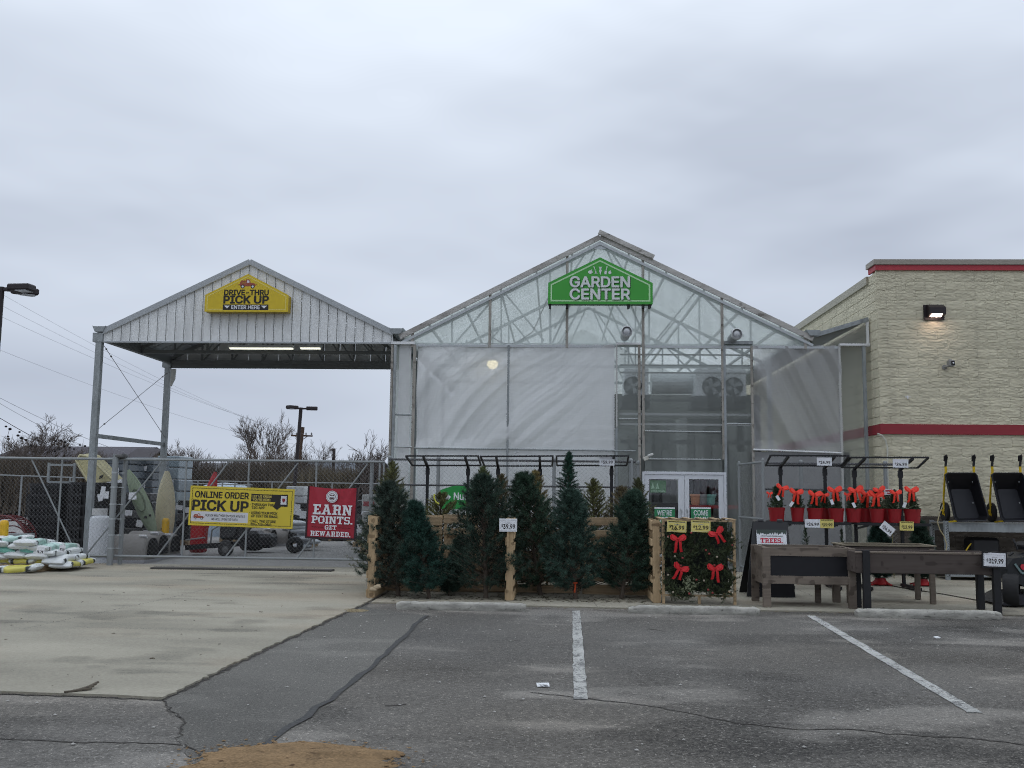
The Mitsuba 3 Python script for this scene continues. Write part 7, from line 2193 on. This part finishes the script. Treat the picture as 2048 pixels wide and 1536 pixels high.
price_card('bag_price_card', 72, 1094, 88, 1110, 17.55, '4.79', 'white price card on the bags, left one of two', 8, False, lines=False)
price_card('bag_price_card', 118, 1090, 130, 1105, 17.6, '7.79', 'white price card on the bags, right one of two', 6, False, lines=False)
m = MB(); a, b = P(18, 1068, 19.3), P(70, 1066, 19.3); m.bbox((a[0], 19.2, a[2] - .04), (b[0], 19.3, a[2] + .02)); obj('steel_channel', m, M_GALV, label='galvanized channel lying behind the bag pile', cat='channel')
# ---------------------------------------------------------------- lamp posts, wires, trees and houses beyond
DKB = C((.022, .016, .018), .5)
def lamp_post(px, ptop, Y, heads, label, r=.06, lean=0.0):
    k = thing('lamp_post', label, 'lamp post')
    q = P(px, ptop, Y)
    m = MB(); m.tube([(q[0] - lean, Y, 0), (q[0], Y, q[2])], [r * 1.15, r], 10); obj('pole', m, DKB, k)
    m = MB(); m.lathe([(r * 2.2, 0), (r * 2.2, .5), (0, .5)], (q[0] - lean, Y, 0), 12); obj('base', m, C((.3, .3, .28), .8), k)
    for dx, dy, L, w in heads:
        d = np.array([dx, dy, 0.0]); d /= np.linalg.norm(d); s = np.cross(d, ZU); R = np.stack([d, s, ZU], 1)
        m = MB(); m.bar(q + ZU * -.06, q + d * .28 + ZU * -.05, .07, .08); obj('arm', m, DKB, k)
        m = MB(); m.rbox(q + d * (.25 + L / 2) + ZU * -.03, (L, w, .17), .03, R); obj('head', m, DKB, k)
        m = MB(); m.box(q + d * (.25 + L * .62) + ZU * -.122, (L * .5, w * .8, .012), R); obj('lens', m, C((.6, .62, .66), .3), k)


lamp_post(4, 574, 24.0, ((1, -.1, .62, .36), (.9, .9, .62, .36), (-1, .1, .62, .36)), 'dark lamp post with square heads at the left edge', .065)
lamp_post(602, 815, 46.0, ((1, .25, .55, .34), (-.6, -.8, .55, .34)), 'brown lamp post with two square heads beyond the yard', .085, .25)
WOOD = C((.085, .055, .04), .9)
up = thing('utility_pole', 'wooden utility pole with a crossarm behind the lamp post', 'pole')
YU = 72.0; q = P(603, 862, YU)
m = MB(); m.tube([(q[0] - .5, YU, 0), (q[0] + .1, YU, q[2] + .3)], [.19, .13], 9); obj('shaft', m, WOOD, up)
a, b = P(582, 871, YU), P(625, 872, YU); m = MB(); m.bar(a, b, .10, .12); obj('crossarm', m, WOOD, up)
m = MB(); m.bar(P(590, 872, YU), P(601, 880, YU), .04, .05); m.bar(P(616, 872, YU), P(604, 880, YU), .04, .05); obj('brace', m, WOOD, up, kind='stuff')
m = MB()
for x in (584, 593, 612, 623): m.lathe([(0, 0), (.05, 0), (.06, .12), (.02, .2), (0, .2)], P(x, 870, YU), 8)
obj('insulator', m, C((.2, .2, .2), .4), up, kind='stuff')
k = thing('short_pole', 'short dark post with a small arm right of the lamp post', 'pole')
q = P(668, 897, 80); m = MB(); m.tube([(q[0], 80, 0), q], .14, 8); obj('shaft', m, DKB, k); m = MB(); m.bar(P(662, 900, 80), P(667, 900, 80), .15, .12); obj('arm', m, DKB, k)
WIRE_ = C((.26, .26, .28), .7)
rw_ = 0
for i, (x0, y0, x1, y1, ya, r, sag, lab) in enumerate(((-60, 552, 584, 868, 30, .0042, .5, 'topmost thin power line'), (-60, 578, 593, 868, 30, .0042, .5, 'second thin power line from the top'), (-60, 604, 612, 868, 30, .0042, .5, 'third thin power line from the top'), (-60, 676, 600, 890, 30, .0042, .5, 'fourth thin power line, well below the upper three'),
                                                     (-40, 775, 250, 905, 40, .009, .2, 'thin wire crossing the bare trees at the left edge'), (-40, 783, 190, 900, 40, .009, .2, 'second thin wire crossing the bare trees at the left'), (-40, 812, 160, 918, 36, .015, .15, 'thick black cable descending over the left thicket'))):
    a, b = P(x0, y0, ya), P(x1, y1, YU if i < 4 else 66)
    t = np.linspace(0, 1, 25)[:, None]; pts = a + (b - a) * t - ZU * sag * 4 * t * (1 - t)
    m = MB(); m.tube(pts, r * np.linspace(1, 1.6, 25), 4, False)
    obj('power_line', m, WIRE_ if i < 6 else DKB, label=lab, cat='power line')


def bare_tree(px, ytop, Y, spread, label, seed, stems=3, depth=5, lean=0.0, base_px=None, name='bare_tree', fine=1.0, col=(.115, .095, .085)):
    r = np.random.default_rng(seed)
    tp = P(px, ytop, Y); H = tp[2]; x0 = P(base_px if base_px else px, ytop, Y)[0]
    segs = [[], []]
    def grow(p, d, L, rad, lv):
        n = 3
        pts = [p]
        for i in range(n):
            d = d + r.normal(0, .055 + .02 * lv, 3); d[2] += .07; d /= np.linalg.norm(d)
            p = p + d * L / n; pts.append(p)
        segs[0 if lv < 2 else 1].append((np.array(pts), rad))
        if lv >= depth: return
        for i in range(r.integers(2, 4) if lv < depth - 1 else r.integers(4, 7)):
            a = r.random() * 2 * np.pi; el = .28 + .38 * r.random()
            e1 = np.cross(d, [.3, .7, .2]); e1 /= np.linalg.norm(e1); e2 = np.cross(d, e1)
            nd = d * math.cos(el) + (e1 * math.cos(a) + e2 * math.sin(a)) * math.sin(el) * spread
            nd /= np.linalg.norm(nd)
            st = pts[r.integers(1, 4)] if lv > 0 else pts[r.integers(2, 4)]
            grow(st, nd, L * (.62 + .2 * r.random()), rad * .56, lv + 1)
    for s in range(stems):
        d = np.array([r.normal(0, .22) * spread + lean, r.normal(0, .15), 1.0]); d /= np.linalg.norm(d)
        grow(np.array([x0 + r.normal(0, .25), Y + r.normal(0, .3), 0.0]), d, H * .36, .045 * H / 3.2 * (.7 + .5 * r.random()), 0)
    allp = np.vstack([q[0] for q in segs[0] + segs[1]]); sc = H / allp[:, 2].max()
    k = thing(name, label, 'tree')
    for nm, ss in (('trunk', segs[0]), ('crown', segs[1])):
        m = MB()
        for pts, rad in ss:
            pts = (pts - [x0, Y, 0]) * [sc, sc, sc] + [x0, Y, 0]
            m.tube(pts, np.linspace(max(rad, .010 * fine), max(rad * .5, .006 * fine), len(pts)), 3 if nm == 'crown' else 5, False)
        obj(nm, m, C(col, .9), k)


def bush(px, ytop, Y, w, label, seed, n=300, cat='bush', col=(.12, .095, .08)):
    r = np.random.default_rng(seed); tp = P(px, ytop, Y); H = tp[2]
    k = thing('bare_bush', label, cat)
    m = MB(); m2 = MB()
    for i in range(n):
        a = r.random() * 6.28; rr = w * math.sqrt(r.random())
        hx = H * (1 - .55 * (rr / w) ** 2) * (.7 + .35 * r.random())
        p0 = np.array([tp[0] + rr * .55 * math.cos(a), Y + rr * .5 * math.sin(a), 0]); p1 = np.array([tp[0] + rr * math.cos(a), Y + rr * .8 * math.sin(a), hx])
        mid = (p0 + p1) / 2 + r.normal(0, .15, 3)
        (m2 if i < 20 else m).tube([p0, mid, p1], [.03, .02, .009], 3, False)
        for j in range(5):
            s = mid + (p1 - mid) * r.random(); e = s + np.array([r.normal(0, .3), r.normal(0, .3), .25 + .45 * r.random()]) * H * .22
            m.tube([s, e], [.012, .007], 3, False)
    obj('twigs', m, C(col, .9), k); obj('stems', m2, C(col, .9), k)


bare_tree(72, 826, 70, 1.0, 'tall rounded bare tree near the left edge', 11, 5, 6, fine=1.3)
bare_tree(14, 856, 60, 1.0, 'bare tree with clumps cut by the left edge', 12, 4, 5, fine=1.2)
bare_tree(124, 878, 62, 1.0, 'low bare tree between the left tree and the canopy column', 13, 4, 5, fine=1.2)
bare_tree(368, 876, 66, 1.15, 'bare tree just right of the back canopy column', 14, 6, 5, fine=1.2)
bare_tree(552, 817, 74, .75, 'tall slender bare tree with rising limbs left of the lamp post', 15, 4, 6, .22, 530, fine=1.3)
bare_tree(640, 878, 76, .9, 'small bare tree right of the lamp post', 16, 3, 5, fine=1.1)
bare_tree(727, 855, 60, 1.1, 'dark bare tree against the greenhouse corner', 17, 5, 5, fine=1.3, col=(.085, .068, .06))
bush(505, 890, 70, 2.2, 'brown bare bush left of the slender tree', 21)
bush(560, 890, 70, 2.6, 'brown bare bush under the slender tree', 22)
bush(610, 902, 73, 1.5, 'small bare bush beside the utility pole', 23)
bush(340, 900, 64, 1.6, 'bare bush right beside the canopy column', 24)
bush(405, 902, 68, 1.8, 'bare bush right of the bare tree behind the kayak', 25)
bush(745, 912, 62, 1.4, 'dark low bush at the greenhouse corner', 26, col=(.045, .04, .035))
# seed clumps in the left tree
m = MB(); rc = np.random.default_rng(8)
for px, py in ((12, 853), (20, 858), (39, 864), (36, 871), (43, 876), (112, 882), (122, 881), (130, 884), (139, 882), (129, 892), (160, 890), (170, 892), (148, 898), (139, 895), (118, 898), (110, 902), (16, 873), (17, 878), (52, 880), (62, 891)):
    m.sphere(P(px, py, 61), .07 + .04 * rc.random(), 1, (1, 1, .8))
obj('dark_leaf_clumps', m, C((.02, .017, .018), .9), kind='stuff', label='dark clumps of leaves hanging in the left bare trees')
# thickets as one mass of twigs
def thicket(x0, x1, y0, y1, Y, n, seed, label, cols):
    r = np.random.default_rng(seed)
    a, b = P(x0, y0, Y), P(x1, y1, Y)
    m = MB()
    t = r.random(n); X = a[0] + (b[0] - a[0]) * t; Yy = Y + r.random(n) * 4
    hh = (a[2] + (b[2] - a[2]) * t) * (.45 + .6 * r.random(n)) * (.85 + .3 * meshkit.noise(np.stack([X * .8, X * 0, X * 0], -1), seed))
    p0 = np.stack([X, Yy, np.zeros(n)], 1); p1 = p0 + np.stack([r.normal(0, .5, n), r.normal(0, .3, n), hh], 1)
    s = np.stack([r.uniform(.02, .07, n), r.normal(0, .02, n), 0 * X], 1)
    lo = p0 + (p1 - p0) * (r.random((n, 1)) * .6)
    v = np.stack([lo - s, lo + s, p1], 1).reshape(-1, 3)
    k = r.random((n, 1)); col = np.repeat(np.asarray(cols[0]) * (1 - k) + np.asarray(cols[1]) * k, 3, 0)
    m.add(v, np.arange(3 * n).reshape(-1, 3), col)
    return obj('thicket', m, 'vcol', kind='stuff', label=label)


thicket(-80, 200, 905, 915, 50, 9000, 41, 'dense brown thicket behind the left fence', ((.035, .028, .022), (.11, .085, .06)))
thicket(-700, -80, 905, 905, 52, 12000, 40, 'brown thicket beyond the lot, left of the photo', ((.035, .028, .022), (.11, .085, .06)))
thicket(300, 480, 918, 932, 66, 5000, 42, 'brown scrub behind the yard', ((.05, .042, .035), (.13, .105, .08)))
thicket(440, 640, 915, 925, 67, 7000, 43, 'brown scrub under the slender tree', ((.05, .042, .035), (.13, .105, .08)))
thicket(560, 800, 940, 935, 64, 8000, 44, 'tan scrub before the far grey roofs', ((.06, .05, .035), (.16, .13, .085)))
# far house with a grey roof
def gable_house(x0, x1, yr, ye, Y, D, label, wallc, roofc, gable=None):
    k = thing('far_house', label, 'house')
    a, b = P(x0, yr, Y), P(x1, yr, Y); ze = P(x0, ye, Y)[2]; zr = (a[2] + b[2]) / 2
    m = MB(); m.bbox((a[0], Y - D, 0), (b[0], Y + D, ze)); 
    m.prism([(-D, ze), (D, ze), (0, zr - .1)], (b[0] - .02, Y, 0), (0, 1, 0), (0, 0, 1), (-.2, 0, 0)); obj('wall', m, C(wallc, .8), k)
    for s in (-1, 1):
        m = MB(); t = .12; o = .6
        zl_ = ze - (zr - ze) / D * .5
        v = [[a[0] - o, Y, zr], [b[0] + o, Y, zr], [b[0] + o, Y + s * (D + .5), zl_], [a[0] - o, Y + s * (D + .5), zl_]]
        v2 = [[p[0], p[1], p[2] - t] for p in v]
        m.add(v + v2, [[0, 1, 2, 3], [7, 6, 5, 4], [0, 4, 5, 1], [1, 5, 6, 2], [2, 6, 7, 3], [3, 7, 4, 0]]); obj('roof', m, C(roofc, .85), k)
    n = 6
    for i in range(n):
        x = a[0] + (b[0] - a[0]) * (i + .5) / n; m = MB(); m.bbox((x - .5, Y - D - .03, 1.0), (x + .5, Y - D + .02, 2.2)); obj('window', m, C((.04, .045, .05), .2), k)


gable_house(64, 300, 893, 921, 78, 5, 'long house with a dark grey roof behind the thicket', (.30, .28, .24), (.075, .07, .08))
gable_house(290, 312, 897, 925, 74, 3.2, 'gabled end with tan siding right of the long grey roof', (.34, .31, .25), (.06, .055, .06))
gable_house(360, 470, 926, 958, 98, 7, 'low grey building far behind the yard', (.25, .25, .25), (.13, .135, .145))
gable_house(600, 760, 924, 948, 100, 8, 'low bluish grey building far behind the red banner', (.22, .23, .25), (.10, .115, .135))
# ---------------------------------------------------------------- groups of things that are alike
GROUPS = {'pine_tree': 'cut pine trees in the front row of the stall', 'spruce_tree': 'cut spruces and firs in the back row', 'pallet': 'wooden pallets standing upright round the cut trees',
          'plant_rack': 'black plant racks in front of the greenhouse', 'potted_tree': 'red pots with bows on the shelf', 'bag': 'bags on the pallet at the left', 'dog_house': 'grey plastic dog houses in the yard',
          'wheelbarrow': 'black wheelbarrows on the steel rack', 'stock_tank': 'black stock tanks stacked in the yard', 'kayak': 'kayaks standing in the yard', 'power_line': 'power lines over the yard',
          'bare_tree': 'bare trees beyond the yard', 'bare_bush': 'bare bushes beyond the yard', 'lamp_post': 'dark lamp posts', 'bollard': 'yellow bollards', 'wreath': 'wreaths hung in the crate',
          'small_tree': 'small trees below the pot shelf', 'tree_stand': 'red tree stands under the racks', 'unit_heater': 'fan heaters inside the greenhouse', 'flower_pot': 'flower pots behind the right door',
          'wreath_price_card': 'yellow price cards on the wreath crate', 'rack_price_card': 'price cards on the rack headers', 'shelf_price_card': 'price cards on the pot shelf edge', 'bag_price_card': 'price cards on the bag pile',
          'far_house': 'far buildings', 'wrapped_pallet': 'wrapped stacks in the yard', 'tank_pile': 'stacks of grey tanks in the yard', 'tube_light': 'strip lights under the canopy', 'door_card': 'green cards on the door glass',
          'chain_link_fence': 'chain link fences before the greenhouse', 'fence_gate': 'chain link leaves beside the doors', 'hanging_cup': 'grey cups under the pot shelf', 'litter': 'white litter on the lot'}
import re as _re
for _k, _d in labels.items():
    if '__' not in _k and 'category' in _d and 'group' not in _d:
        _g = GROUPS.get(_re.sub(r'_\d{3}$', '', _k))
        if _g:
            _d['group'] = _g
